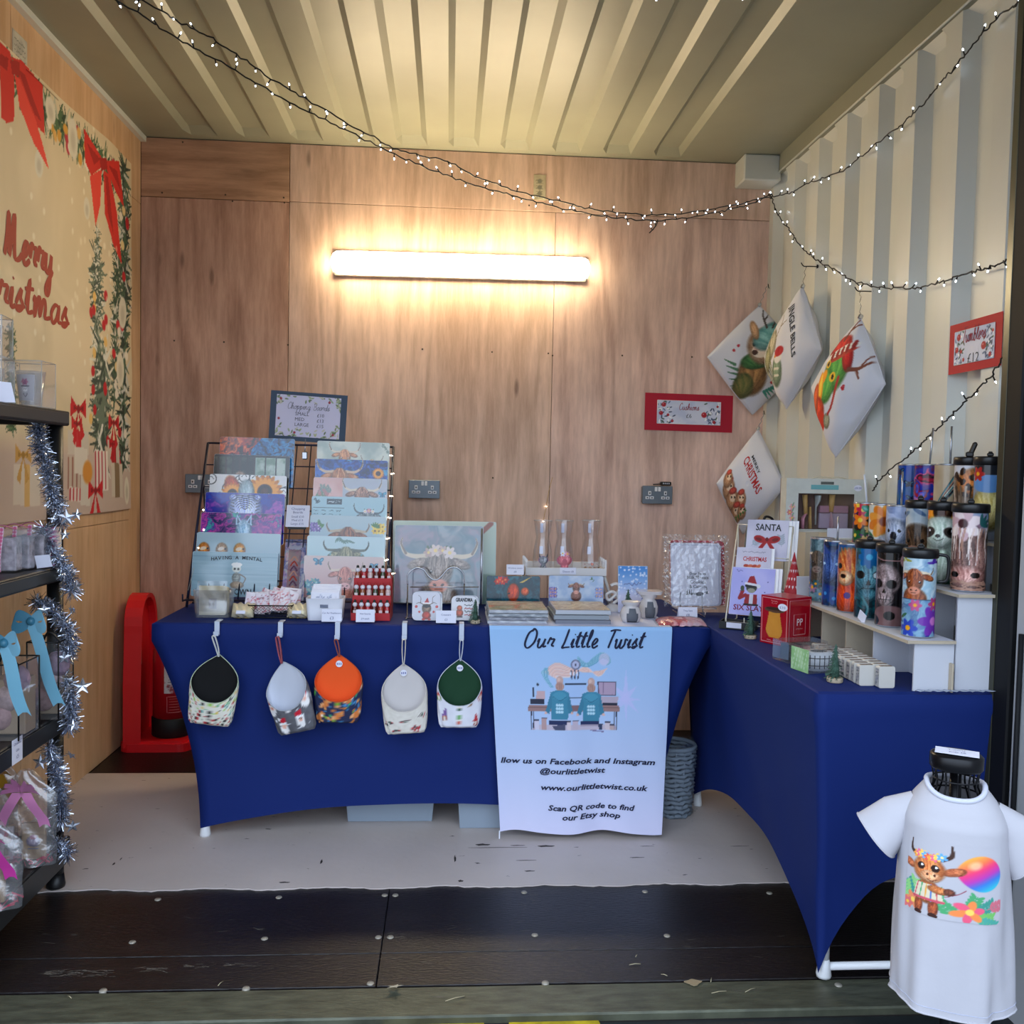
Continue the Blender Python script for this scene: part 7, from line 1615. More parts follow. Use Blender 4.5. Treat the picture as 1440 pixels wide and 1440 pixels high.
def t_sunfl(a, s): a.noise('d8dcd8', 'e8e8e4', 3, 3, 2); a.flower(s*.55, .75, .26, 'e8a040', 'a86020', 9, 0, 'f0b860'); [a.leaf(s*.3, .55, .2, 3+k, '509068') for k in range(3)]; a.fur(s*.65, .3, .22, .3, 'c8ccd8', 'f4f4f8'); [a.ell(.1+.06*(k % 3), .08+.08*(k//3), .05, .05, ('e8c020', 'f0d040')[k % 2]) for k in range(9)]
def t_koala(a, s): a.swirl(['b0c0dc', 'd0d8ec', '98a8c8', 'dce0f0'], 2, 5); a.fur(s*.4, .6, .24, .24, '98a4b8', 'e0e4f0'); [a.ell(s*.4+g*.08, .64, .025, .025, '202028') for g in (-1, 1)]; a.ell(s*.4, .56, .05, .07, '384050'); a.butterfly(s*.75, .86, .12, '384858'); a.butterfly(s*.8, .4, .12, '506888'); a.butterfly(s*.7, .25, .09, '506888')
def t_calf2(a, s): a.noise('a8b8c4', 'd4d8d8', 3, 3, 4); a.fur(s*.45, .5, .3, .3, '3c2c20', 'a08468'); a.fur(s*.8, .56, .12, .1, '4c382c', '8c7058'); a.ell(s*.4, .38, .13, .09, 'b89888'); [a.ell(s*.42+g*.1, .54, .03, .03, '100c08') for g in (-1, 1)]; a.leaf(s*.6, .9, .2, 2.6, '6888a8'); a.leaf(s*.3, .95, .25, 3.6, '88a0b8')
def t_sloth(a, s):
    a.noise('1c5040', '387850', 4, 4, 5); a.sunflower(s*.5, .98, .3); a.sunflower(s*.95, .6, .18); [a.flower(.08, .1*k, .1, 'c8a030', '604018') for k in range(5)]; a.fur(s*.5, .34, .34, .34, 'a8b8a8', 'e4ece4'); a.fur(s*.48, .7, .34, .24, 'b0c0b4', 'eef2ec'); a.fur(s*.8, .32, .16, .28, 'a0b0a4', 'dce4dc', .4)
    for g in (-1, 1): a.ell(s*.45+g*.15, .7, .1, .07, '5c5450', g*-.4, .2); a.ell(s*.45+g*.15, .71, .045, .045, '141414', 0, .2); a.ell(s*.45+g*.15+.015, .725, .014, .014, 'ffffff')
    a.ell(s*.43, .655, .035, .025, '3c3430'); a.curve([(s*.35, .62), (s*.43, .59), (s*.52, .62)], .01, '4c4440')
def t_hcow(a, s):
    a.swirl(['7098b0', 'a8b8cc', 'b898a8', '88b0c0'], 1.6, 6); a.fur(s*.5, .3, .42, .56, '5c4440', 'c8a8a0'); a.fur(s*.45, .18, .3, .16, 'a87870', 'f0d4cc'); a.ell(s*.3, .2, .06, .04, '20100c'); a.ell(s*.6, .2, .06, .04, '402820'); a.flower(s*.4, .86, .22, 'd8c0c4', '6c4850', 7, .3, 'ece0e0'); [a.leaf(s*.65, .84, .16, k*.5, '4c8080') for k in range(4)]; a.ell(s*.85, .7, .12, .1, '4c3c38')
    r = random.Random(3); [a.curve([(s*(.2+.04*k), .80), (s*(.2+.038*k+.04*math.sin(k*2)), .6), (s*(.16+.044*k), .38+.05*math.sin(k*3))], .022, r.choice(('e8d8d0', 'c8a898', 'f4ece8')), .008, .9) for k in range(16)]; [a.curve([(s*r.uniform(.15, .9), .12), (s*r.uniform(.1, .95), .05), (s*r.uniform(.1, .9), 0)], .02, 'c8a898', .008) for k in range(8)]
def t_bfly(a, s): a.grad('20a0a8', '1050c0'); a.noise('20a8a0', '1868c8', 3, 3, 2, amt=.5); r = random.Random(1); [a.butterfly(r.uniform(.05, s), r.uniform(.1, .95), .08, '0c3060') for k in range(9)]
def t_smoke(a, s): a.swirl(['e03870', '301848', 'f070a0', '2850c0', 'c82048', '5880e8', 'f8a0b8'], 2.2, 6)
def t_feather(a, s):
    a.noise('c8b8a0', 'e0d4c0', 2, 2, 1)
    for k in range(22): a.curve([(s*.2, .05+.01*k), (s*.3+.02*k, .4+.02*k), (s*.7+.01*k, .98-.02*k)], .03, ('387888', '78b0b0', 'd8a890', '204858', 'e8d8c8', 'a8c8c0')[k % 6], .012)
def t_leopard(a, s): a.noise('7c6c60', 'c0b0a0', 3, 8, 2); a.poly([(0, .85), (s, .85), (s, 1), (0, 1)], 'e0e0e4'); a.fur(s*.6, .75, .26, .22, 'c88040', 'f0c088'); a.scatter(16, lambda x, y, r: a.ell(x, y, .05, .035, '50301c', r.random()*3), s*.25, s*.9, .58, .92, 3); [a.curve([(s*.1+.07*k, .7), (s*.2+.05*k, .45), (s*.1+.08*k, .2)], .03, ('988878', 'd0c4b8', '685848')[k % 3], .01) for k in range(9)]; a.ell(s*.5, .28, .14, .12, '686c64')
def t_duck(a, s): a.noise('a8b0bc', 'dcdce0', 3, 3, 7); a.fur(s*.5, .4, .28, .3, 'c8b878', 'f4ecc0'); a.ell(s*.5, .75, .24, .12, '88b0d8'); a.ell(s*.4, .42, .03, .04, '202020'); a.ell(s*.5, .95, .4, .08, '4c5058'); a.flower(s*.3, .88, .1, 'c84848')
L_ = [(1159, t_greycow, 'tumbler printed with a grey calf over small flowers, furthest on the lowest step', {}), (1178, t_wolf, 'deep blue wolf-print tumbler with a steel straw on the lowest step', dict(straw=(0, .075))),
      (1200, t_calf, 'tumbler with an orange long-haired calf on blue, on the lowest step', {}), (1226, t_teal, 'black-lidded teal tumbler printed with a skeletal face', dict(lid=True)),
      (1257, t_skull, 'black-lidded dark tumbler printed with a bone-coloured skull and moon', dict(lid=True)), (1298, t_cowflow, 'black-lidded tumbler with a brown cow above purple flowers and a side carry loop', dict(lid=True, handle=True, R=.039))]
for px, art, lab_, kw in L_: tumbler(X1, px, Z1, lab_, art, **kw)
M_ = [(1218, t_flowers, 'tumbler crowded with dark multicoloured flowers and two white straws', dict(straw=(-.012, .09, 1))), (1241, t_sunfl, 'pale tumbler with an orange sunflower on the middle step', {}), (1266, t_koala, 'pale blue koala tumbler with a steel straw on the middle step', dict(straw=(.0, .1))),
      (1295, t_calf2, 'black-lidded tumbler with a brown calf on pale blue, on the middle step', dict(lid=True)), (1327, t_sloth, 'black-lidded green tumbler printed with a smiling sloth and sunflowers', dict(lid=True)), (1366, t_hcow, 'large black-lidded tumbler with a shaggy cow wearing a white flower', dict(lid=True, R=.041))]
for px, art, lab_, kw in M_: tumbler(X2, px, Z2, lab_, art, **kw)
T_ = [(1279, t_bfly, 'bright blue tumbler with dark butterflies on the top step', {}), (1303, t_smoke, 'pink and blue cloud-patterned tumbler on the top step', dict(straw=(.006, .11))), (1332, t_feather, 'tumbler with sweeping teal feather strands and a steel straw', dict(straw=(.0, .11))),
      (1361, t_leopard, 'tumbler with leopard spots and an upright black drinking spout', dict(lid=True, spout=True)), (1390, t_duck, 'black-lidded tumbler with a pale yellow duckling, nearest the door post', dict(lid=True))]
for px, art, lab_, kw in T_: tumbler(X3, px, Z3, lab_, art, **kw)
p = oX(X1-.045, 1207, 862); MB_ = MB().box((X1-.048, p.y-.03, Z1+.014), (.002, .03, .028), Matrix.Rotation(.5, 3, 'X')@Matrix.Rotation(.2, 3, 'Z')); tag(MB_.build('swing_tag', whc), 'small white swing tag hanging by the orange calf tumbler', 'tag')
# ---- greeting cards on a white wire rack turned towards the corner
wht = mat('white_wire', 'd4d0c4', .4); AG = -.5; UX = Vector((math.cos(AG), math.sin(AG), 0)); UB = Vector((-math.sin(AG), math.cos(AG), 0))
cr = wthing('card_rack', 'white wire rack holding greeting cards in tiers on the right table', 'card rack', (1.1, 3.2, TT))
O_ = Vector((oY(3.05, 1021, 860).x, 3.05, TT)); Wr = .19
def RP(u, b, z): return tuple(O_+UX*u+UB*b+Vector((0, 0, z)))
for u in (0, Wr):
    MB().tube([RP(u, 0, .012), RP(u, .0, .03), RP(u, .17, .345)], .0026, 6).build('sloping_wire', wht, cr); MB().tube([RP(u, .17, .345), RP(u, .20, .003), RP(u, 0, .003), RP(u, 0, .012)], .0026, 6).build('side_frame', wht, cr)
for b, z in ((.0, .012), (.05, .012), (.07, .13), (.115, .13), (.125, .235), (.165, .235), (.17, .345)): MB().tube([RP(0, b, z), RP(Wr, b, z)], .002, 5).build('cross_wire', wht, cr)
for b, z in ((.0, .03), (.07, .155), (.125, .255)):
    for u in (Wr*.33, Wr*.66): MB().tube([RP(u, b+.045, z-.018), RP(u, b-.002, z-.018), RP(u, b-.004, z+.006)], .0018, 5).build('lip_wire', wht, cr)
def gcard(b, z, w_, h, label, art, txt=None, n=3, nm='', u0=.01):
    for k in range(n-1, -1, -1):
        bl = Vector(RP(u0+.010*k, b+.010*k, z+.0)); br = bl+UX*w_
        th, f, _ = art_panel('greeting_card', label if k == 0 else 'plain card filed %s behind the %s card in the wire rack' % (('', 'first', 'second', 'third')[k], nm), 'card', bl, br, h, .30, art if k == 0 else (lambda a, s: None), .0016 if k == 0 else .03, .0022, back='d0d0e4', rounded=.001, m_=mattp, group='greeting cards in the white wire rack')
        if k == 0 and txt:
            for s_, x, y, wd, hh, mt_ in txt: m = MB(); put_text(m, s_, w_*x, h*y, hh, lambda u, v: f(u, v, .0036), width=w_*wd, bold=.02); m.build('lettering', mt_, th)
bb = lambda s: None
def g_santa(a, s): a.noise('d0cede', 'dcdae8', 2, 2, 1); [a.sprig(s*.5+g*.36, .35, .3, 1.2+g*.5, 'b8c0cc') for g in (-1, 1)]; [a.ell(s*.5+g*.17, .52, .15, .09, 'b82c34', g*.3) for g in (-1, 1)]; [a.ell(s*.5+g*.2, .52, .08, .04, '8c1820', g*.3) for g in (-1, 1)]; [a.line([(s*.5, .5), (s*.5+g*.14, .3)], .07, 'b82c34', .09) for g in (-1, 1)]; a.ell(s*.5, .52, .04, .05, '8c1820')
def g_xmas(a, s): a.noise('d4d0de', 'dedae6', 2, 2, 2); squig(a, s*.15, s*.85, .88, .04, '8888a0', 2); [a.ell(s*.3+.12*k, .45, .08, .05, ('c05840', 'd88060')[k % 2], .2*k) for k in range(4)]
def g_six(a, s):
    a.noise('bcbcec', 'cac8f0', 2, 2, 3); squig(a, s*.1, s*.25, .93, .04, '7878b0', 2); [a.ell(x, y, .012, .012, '6060a8') for x, y in ((.22, .7), (.75, .72), (.7, .5), (.2, .5))]
    a.ell(s*.48, .58, .11, .1, '50584c'); a.ell(s*.48, .52, .08, .05, 'a8a898'); a.line([(s*.36, .62), (s*.6, .62)], .06, '1c1c20'); a.poly([(s*.36, .66), (s*.6, .66), (s*.52, .84), (s*.42, .82)], 'b02438'); a.line([(s*.34, .67), (s*.62, .64)], .05, 'e4e4ec'); a.ell(s*.64, .62, .04, .04, 'e4e4ec')
    a.poly([(s*.35, .44), (s*.62, .44), (s*.64, .2), (s*.33, .2)], 'a82838'); a.line([(s*.35, .42), (s*.22, .35), (s*.28, .5)], .07, 'a82838'); a.ell(s*.27, .56, .04, .06, '586450'); a.poly([(s*.45, .44), (s*.53, .44), (s*.53, .2), (s*.45, .2)], 'd8d8e4'); a.line([(s*.34, .22), (s*.64, .22)], .04, '202024')
dp, rp_ = mat('dark_print', '3a3c40', .8), mat('red_print', 'b82c2c', .8)
zz1 = oY(3.2, *c9(190, 600)).z; 
gcard(.125, .225, .142, .145, 'white card lettered above a red bow, highest tier of the wire rack', g_santa, [('SANTA', .52, .74, .62, .034, dp)], 4, 'bow', .035)
gcard(.07, .155, .118, .118, 'white card with red lettering on the middle tier of the wire rack', g_xmas, [('CHRISTMAS', .54, .6, .68, .022, rp_)], 2, 'red-lettered', .012)
gcard(.004, .045, .146, .165, 'lilac card with a skeleton in a santa hat, lowest tier of the wire rack', g_six, [('SIX SLAY', .45, .1, .7, .026, mat('plum_ink', '802848', .8))], 3, 'skeleton', .008)
# black trays under the rack
bt = thing('black_tray', 'low black tray with white cards under the greeting card rack', 'tray', (oZ(TT, *c7(140, 935)).x, oZ(TT, *c7(140, 935)).y+.03, TT), AG)
MB().box((0, 0, .003), (.12, .07, .005)).build('base', blackp, bt)
for dx, dy, sx, sy in ((0, -.034, .12, .003), (0, .034, .12, .003), (-.059, 0, .003, .07), (.059, 0, .003, .07)): MB().box((dx, dy, .013), (sx, sy, .024)).build('side', blackp, bt)
MB().box((-.01, -.036, .014), (.05, .001, .018)).build('white_label', whc, bt)
MB().box((0, 0, .012), (.1, .05, .01), bev=.001).build('cards', mat('off_white_card', 'c4c4cc', .7), bt)
p = oZ(TT, *c7(180, 975)); mini_tree(Vector((p.x, p.y, TT)), .095, 'tiny dark green tree on a wooden disc left of the red box')
# ---- small lidded tumbler and grey bag in the corner
t = tumbler(oY(3.30, 1050, 800).x, 1048, TT, 'small black-lidded tumbler with an orange and teal landscape behind the card rack', lambda a, s: (a.grad('7c4828', '3898a8', .3, 1), a.noise('c87838', '60a080', 3, 3, 3, amt=.6)), lid=True, handle=False, h=.225, y=3.30); t['group'] = 'loose tumblers'
A, B, zt3 = oY(3.34, *c9(170, 420)), oY(3.34, *c9(470, 420)), oY(3.34, *c9(300, 140)).z
gb = wthing('grey_bag', 'grey fabric bag with dark handles standing in the back corner of the right table', 'bag', ((A.x+B.x)/2, 3.365, TT)); cv = mat('grey_canvas', '8a8478', .9, vary=.1)
for nm_, yy, sg in (('front', 3.35, 1), ('back', 3.378, 0)): MB().sheet(16, 16, lambda u, v: (A.x+(B.x-A.x)*u+.03*v*(1-u), yy-sg*.008*math.sin(PI*u)+.003*math.sin(u*9+v*5), TT+.001+(zt3-TT)*v), 0, True, thick=.004).build(nm_, cv, gb)
MB().tube(crom([(A.x+.03, 3.345, zt3-.03), (A.x+.05, 3.34, zt3+.012), (A.x+.09, 3.345, zt3-.02)], 5), .005, 6).build('handle', blackp, gb); MB().tube(crom([(B.x-.02, 3.37, zt3-.01), (B.x-.01, 3.37, zt3+.03), (B.x+.02, 3.37, zt3+.02), (B.x+.02, 3.37, zt3-.02)], 5), .005, 6).build('handle', blackp, gb)
# ---- red paper cone
p = oY(2.98, *c9(775, 430)); pc_ = thing('paper_cone_tree', 'tall red cone with white hearts behind the red gift box', 'ornament', (p.x-.012, 2.98, TT), 0); hC = p.z-TT
def cone_art(a, s):
    a.C[:] = C3('a81c28'); r = random.Random(3)
    for j in range(9):
        for i in range(14): x, y = (i+.5*(j % 2))*s/14, .06+.1*j; w_ = .008; [a.ell(x+g*w_, y+w_, w_*1.3, w_*1.6, 'e0d8dc', -g*.5) for g in (-1, 1)]; a.poly([(x-2*w_, y+w_), (x+2*w_, y+w_), (x, y-2.6*w_)], 'e0d8dc')
print_mesh('cone', mattp, lambda u, v: (.058*(1-v*.985)*math.cos(2*PI*u), .058*(1-v*.985)*math.sin(2*PI*u), hC*v+.0005), .3, hC, cone_art, .0022, pc_)
MB().lathe([(.057, 0), (.057, .001)], n=20).build('base_disc', mat('tan_card', '94806c', .8), pc_)
# ---- red gift box
Mx = oZ(TT, *c9(660, 1445)); th_ = 1.05; S_ = .106; Hb_ = oY(Mx.y, *c9(690, 925)).z-TT
rb = thing('red_gift_box', 'glossy red box picturing an amber vase with a gold-framed monogram', 'box', (Mx.x, Mx.y, TT), 0)
e1 = Vector((-math.cos(th_), math.sin(th_), 0)); e2 = Vector((math.sin(th_), math.cos(th_), 0)); vs = []
for z in (0, Hb_): vs += [Vector((0, 0, z)), e1*S_+Vector((0, 0, z)), e1*S_+e2*S_+Vector((0, 0, z)), e2*S_+Vector((0, 0, z))]
rc = mat('glossy_red_card', 'a40c1c', .3, coat=.2); MB().add(vs, [(3, 2, 1, 0), (4, 5, 6, 7), (0, 1, 5, 4), (1, 2, 6, 5), (2, 3, 7, 6), (3, 0, 4, 7)]).build('box', rc, rb)
fL = lambda u, v, d=0: e1*(S_*(1-u))-e2*(.0006+d)+Vector((0, 0, Hb_*v)); fR = lambda u, v, d=0: e2*(S_*u)-e1*(.0006+d)*-1*-1+Vector((0, 0, Hb_*v))
fR = lambda u, v, d=0: e2*(S_*u)+(-e1)*(.0006+d)+Vector((0, 0, Hb_*v))
def boxart(a, s):
    a.C[:] = C3('a40c1c')
    a.poly([(s*.24, .22), (s*.2, .3), (s*.3, .62), (s*.3, .7), (s*.7, .7), (s*.7, .62), (s*.8, .3), (s*.76, .2), (s*.66, .14), (s*.34, .14)], 'd08c34'); a.noise('c88430', 'e0a048', 3, 3, 2, amt=.3, reg=(s*.25, s*.75, .2, .6)); a.ell(s*.5, .72, .26, .055, '5a4030'); a.ell(s*.5, .745, .22, .035, '3c2a20')
    for q in (((.05, .04), (.95, .04)), ((.05, .96), (.95, .96)), ((.05, .04), (.05, .96)), ((.95, .04), (.95, .96))): a.line([(q[0][0]*s, q[0][1]), (q[1][0]*s, q[1][1])], .008, 'e0a0a0')
    squig(a, s*.38, s*.62, .9, .03, 'd88888', 2, .008); squig(a, s*.38, s*.6, .86, .02, 'd88888', 3, .006); squig(a, s*.25, s*.75, .08, .02, 'd88888', 5, .006)
print_mesh('picture_side', glossp, lambda u, v: fL(u, v), S_, Hb_, boxart, .0016, rb)
print_mesh('monogram_side', glossp, lambda u, v: fR(u, v), S_, Hb_, lambda a, s: (a.__setattr__('C', np.tile(C3('a40c1c'), (len(a.X), 1))), [a.line([(p0[0]*s, p0[1]), (p1[0]*s, p1[1])], .008, 'e0a0a0') for p0, p1 in (((.05, .05), (.95, .05)), ((.05, .95), (.95, .95)), ((.05, .05), (.05, .95)), ((.95, .05), (.95, .95)), ((.24, .24), (.76, .24)), ((.24, .66), (.76, .66)), ((.24, .24), (.24, .66)), ((.76, .24), (.76, .66)))], squig(a, s*.36, s*.64, .36, .015, 'e0a0a0', 1, .005)), .0016, rb)
m = MB(); put_text(m, 'PP', .5, .43, .2, lambda u, v: fR(u, v, .0008), width=.26, bold=.01); m.build('monogram', mat('pale_gold_print', 'e4c8c8', .5), rb)
m = MB(); m.prism([(.80+.17*math.cos(t), .80+.075*math.sin(t)) for t in np.linspace(0, 2*PI, 18)[:-1]], .0003, .0009, lambda u, v, d: fL(u, v, d)); m.build('price_sticker', mat('sticker_white', 'e4e4f0', .6), rb)
m = MB(); put_text(m, '£10', .80, .775, .07, lambda u, v: fL(u, v, .0014), width=.2); m.build('price', mat('biro_blue', '5a64a0', .6), rb)
# ---- boxed baking set with a window, behind the cards
y = 3.15; TLb, BLb, TRb, BRb = oY(y, 1105, 673), oY(y, 1104, 745), oY(y, 1219, 677), oY(y, 1205, 745); W = TRb.x-TLb.x; Hk = TLb.z-BLb.z
kb = wthing('baking_set_box', 'pale window box showing wooden-handled baking tools on the wire rack', 'gift box', (BLb.x+W/2, y+.03, BLb.z))
g = lambda u, v, d=0: Vector((BLb.x+u, y-d, BLb.z+v)); pale = mat('pale_printed_card', 'c4c6be', .6, vary=.06, vscale=30)
u0, u1, v0, v1 = W*.15, W*.84, Hk*.02, Hk*.72
for a0_, b0_, a1_, b1_ in ((0, 0, u0, Hk), (u1, 0, W, Hk), (u0, v1, u1, Hk), (u0, 0, u1, v0)): MB().prism([(a0_, b0_), (a1_, b0_), (a1_, b1_), (a0_, b1_)], -.002, 0, g).build('front_panel', pale, kb)
MB().span((BLb.x, y+.055, BLb.z), (BLb.x+W, y+.06, TLb.z)).build('back_panel', mat('brown_lining', '6c5048', .8), kb)
MB().span((BLb.x, y+.002, BLb.z-.002), (BLb.x+W, y+.06, BLb.z)).build('bottom_panel', pale, kb); MB().span((BLb.x, y+.002, TLb.z), (BLb.x+W, y+.06, TLb.z+.002)).build('top_panel', pale, kb)
for x in (BLb.x, BLb.x+W-.002): MB().span((x, y+.002, BLb.z), (x+.002, y+.055, TLb.z)).build('side_panel', pale, kb)
MB().prism([(W*.30, Hk*.80), (W*.64, Hk*.80), (W*.64, Hk*.89), (W*.30, Hk*.89)], .0004, .001, g).build('teal_strip', mat('teal_print', '6ca8ac', .6), kb); MB().prism([(W*.42, Hk*.9), (W*.58, Hk*.9), (W*.58, Hk*.955), (W*.42, Hk*.955)], .0004, .001, g).build('dark_strip', mat('grey_print', '585c58', .6), kb)
print_mesh('flower_print', mattp, lambda u, v: g(W*(.01+.13*u), Hk*(.05+.5*v), .0008), W*.13, Hk*.5, lambda a, s: (a.noise('c0c2ba', 'c8cac2', 9, 9, 1), [a.flower(s*.3+.1*(k % 2), .15+.22*k, .12, ('c87878', 'd89898')[k % 2]) for k in range(4)], [a.leaf(s*.5, .2+.2*k, .2, 1.2, '7c9880') for k in range(4)]), .002, kb)
m = MB(); put_text(m, '£8.00', W*.88, Hk*.82, .012, lambda u, v: g(u, v, .0022)); m.build('price', mat('biro_blue', '5a64a0', .6), kb); MB().prism([(W*.88+W*.05*math.cos(t), Hk*.84+Hk*.06*math.sin(t)) for t in np.linspace(0, 2*PI, 16)[:-1]], .0005, .0012, g).build('price_sticker', mat('sticker_white', 'e4e4f0', .6), kb)
MB().tube(crom([tuple(g(W*.32, Hk, -.02)), tuple(g(W*.42, Hk*1.05, -.02)), tuple(g(W*.58, Hk*1.03, -.02)), tuple(g(W*.66, Hk*1.05, -.02)), tuple(g(W*.8, Hk, -.02))], 5), .0022, 6).build('cord_handle', mat('cream_cord', 'c8c0a8', .8), kb)
MB().span((BLb.x+u0, y+.0025, BLb.z+v0), (BLb.x+u1, y+.003, BLb.z+v1)).build('window_film', film_mat('window_film', .04, .05), kb)
wood = mat('pale_turned_wood', 'c09858', .5); pk_ = mat('pink_silicone', 'd08c9c', .4); ms_ = mat('muted_pink', 'b89098', .6); mwh = mat('milky_plastic', 'b8c0bc', .4)
def tool(name, bits, mt_): 
    m = MB()
    for bt_ in bits: m.tube([tuple(g(*q)) for q in bt_[0]], bt_[1], 10, flat=bt_[2] if len(bt_) > 2 else None)
    m.build(name, mt_, kb)
d = -.03
tool('wooden_handle', [([(W*.29, Hk*.30, d), (W*.27, Hk*.69, d)], [.007, .010])], wood); tool('pink_brush', [([(W*.25, Hk*.02, d), (W*.25, Hk*.22, d), (W*.29, Hk*.32, d)], [.014, .014, .008], .4)], pk_)
tool('wooden_handle', [([(W*.60, Hk*.36, d), (W*.61, Hk*.70, d)], [.008, .011])], wood); tool('pink_spatula', [([(W*.60, Hk*.36, d), (W*.60, Hk*.2, d), (W*.60, Hk*.02, d)], [.005, .018, .024], .25)], ms_)
tool('white_scraper', [([(W*.43, Hk*.68, d), (W*.43, Hk*.58, d), (W*.41, Hk*.45, d), (W*.41, Hk*.1, d)], [.026, .022, .007, .006], .3)], mwh); tool('orange_spoon', [([(W*.35, Hk*.45, d-.01), (W*.36, Hk*.02, d-.01)], [.008, .012], .5)], wood)
MB().span((g(W*.46, 0).x, y+.03, BLb.z+Hk*.03), (g(W*.82, 0).x, y+.045, BLb.z+Hk*.33), bev=.002).build('cake_mould', mat('lilac_silicone', 'a898ac', .5), kb); MB().span((g(W*.46, 0).x, y+.03, BLb.z+Hk*.34), (g(W*.82, 0).x, y+.045, BLb.z+Hk*.48), bev=.002).build('cake_mould', mat('pink_silicone2', 'a87c90', .5), kb)
wr2 = wthing('wire_stand', 'tall white wire stand under the boxed baking set', 'stand', (BLb.x+W/2, y+.03, TT))
for x in (BLb.x+.02, BLb.x+W*.6):
    for yy in (y+.004, y+.055): MB().tube([(x, yy, TT+.002), (x, yy, BLb.z-.006)], .0028, 6).build('leg', wht, wr2)
for yy in (y+.004, y+.03, y+.055): MB().tube([(BLb.x+.0, yy, BLb.z-.005), (BLb.x+W*.95, yy, BLb.z-.005)], .0026, 6).build('shelf_wire', wht, wr2)
for x in (BLb.x+.0, BLb.x+W*.95): MB().tube([(x, y-.002, BLb.z-.005), (x, y+.062, BLb.z-.005)], .0026, 6).build('end_wire', wht, wr2)
q0, q1 = oY(3.12, 1167, 757), oY(3.12, 1206, 744); price_card((q0.x, 3.145, q0.z), (q1.x, 3.145, q0.z), q1.z-q0.z, 'blank white card propped on the wire stand behind the blue wolf tumbler', [], 0, False, mat('white_wire', 'd4d0c4', .4))
q0 = oY(2.92, *c7(447, 800)); art_panel('greeting_card', 'small white card with a brown fox sketch between the cone and the tumblers', 'card', (q0.x-.035, 2.92, TT), (q0.x+.035, 2.92, TT), oY(2.92, 1137, 811).z-TT, .1, lambda a, s: (a.noise('ccccd4', 'd8d8de', 2, 2, 1), a.curve([(s*.6, .8), (s*.7, .6), (s*.9, .5)], .015, '404048'), a.fur(s*.8, .38, .14, .1, '703820', 'b86848')), .002, .001, m_=mattp, rounded=.001)
# ---- small boxed goods along the table edge
clr = film_mat('clear_box_plastic', .12, .06, .05, 20, milk=.06)
def hull(P, z0, z1, name, mt_, par, g_=0): n = len(P); MB().add([(x, y, z0) for x, y in P]+[(x, y, z1) for x, y in P], [tuple(range(n))[::-1], tuple(range(n, 2*n))]+[(i, (i+1) % n, n+(i+1) % n, n+i) for i in range(n)]).build(name, mt_, par)
pa, pb = oZ(TT, *c7(352, 1108)), oZ(TT, *c7(415, 1147)); pc2 = oZ(TT, *c7(548, 1150)); h_ = oY(pb.y, *c7(418, 1050)).z-TT
pa, pb = Vector((.955, 2.42, TT)), Vector((.958, 2.325, TT)); ux = Vector((.965, .26, 0)).normalized()*.115; up = Vector((-.26, .965, 0)).normalized()*.075; o_ = Vector((pb.x, pb.y, TT))
tb2 = wthing('boxed_tape_roll', 'clear box with a green end and a white tape roll crossed by black bars', 'boxed toy', tuple(o_+ux*.5+up*.5))
cn = [o_, o_+ux, o_+ux+up, o_+up]; hB = .062
hull([(q.x, q.y) for q in cn], TT, TT+hB, 'clear_box', clr, tb2)
gr = print_mesh('green_end', mattp, lambda u, v: o_+up*(1-u)-ux*.008+Vector((0, 0, .001+hB*v)), .075, hB, lambda a, s: (a.noise('88b878', 'a8cc98', 3, 3, 1), [a.line([(.1+.2*k, .1), (.3+.2*k, .9)], .03, 'c8dcc0') for k in range(5)]), .003, tb2)
c_ = o_+ux*.52+up*.5; Mr = Matrix.Rotation(math.atan2(ux.y, ux.x), 3, 'Z')
MB().lathe([(.018, .004), (.036, .004), (.036, .052), (.018, .052)], tuple(c_), 28, cap=False, sq=(1.35, .95), M=Mr).build('tape_roll', mat('tape_white', 'c8ccd0', .4), tb2)
mm = MB()
for k in range(22):
    a_ = 2*PI*k/22; P2 = lambda a_, z: tuple(c_+Mr@Vector((.0366*1.35*math.cos(a_), .0366*.95*math.sin(a_), z))); mm.tube([P2(a_, .01), P2(a_, .046)], .0012, 4)
for z in (.018, .038): mm.tube([P2(2*PI*k/30, z) for k in range(30)], .0012, 4, closed=True)
o = mm.build('track_bars', mat('black_print', '18181c', .6), tb2); o['kind'] = 'stuff'
o2 = Vector((.953, 2.455, TT)); ux2 = Vector((.965, .26, 0)).normalized()*.13; cs2 = wthing('clear_display_case', 'low clear case with black-framed pictures beside the tape roll', 'display case', tuple(o2+ux2*.5+up*.5))
hull([(q.x, q.y) for q in (o2, o2+ux2, o2+ux2+up, o2+up)], TT, TT+.058, 'clear_box', clr, cs2)
for k in range(3):
    s0 = o2+ux2*(.12+.28*k)+up*.12; MB().prism([(0, 0), (.03, 0), (.03, .046), (0, .046)], 0, .05, lambda u, v, d: s0+ux2.normalized()*u+up.normalized()*d+Vector((0, 0, v+.002))).build('framed_block', mat('black_frame', '141418', .4), cs2)
    MB().prism([(.003, .004), (.027, .004), (.027, .042), (.003, .042)], -.0008, 0, lambda u, v, d: s0+ux2.normalized()*u+up.normalized()*d+Vector((0, 0, v+.002))).build('picture', mat('pic_%d' % k, ('88a8a0', 'b89890', '90a070')[k], .5, vary=.4, vscale=80), cs2)
p = oZ(TT, *c7(575, 1178)); mini_tree(Vector((p.x, p.y+.008, TT)), .10, 'tiny green tree on a pale disc at the front edge of the right table')
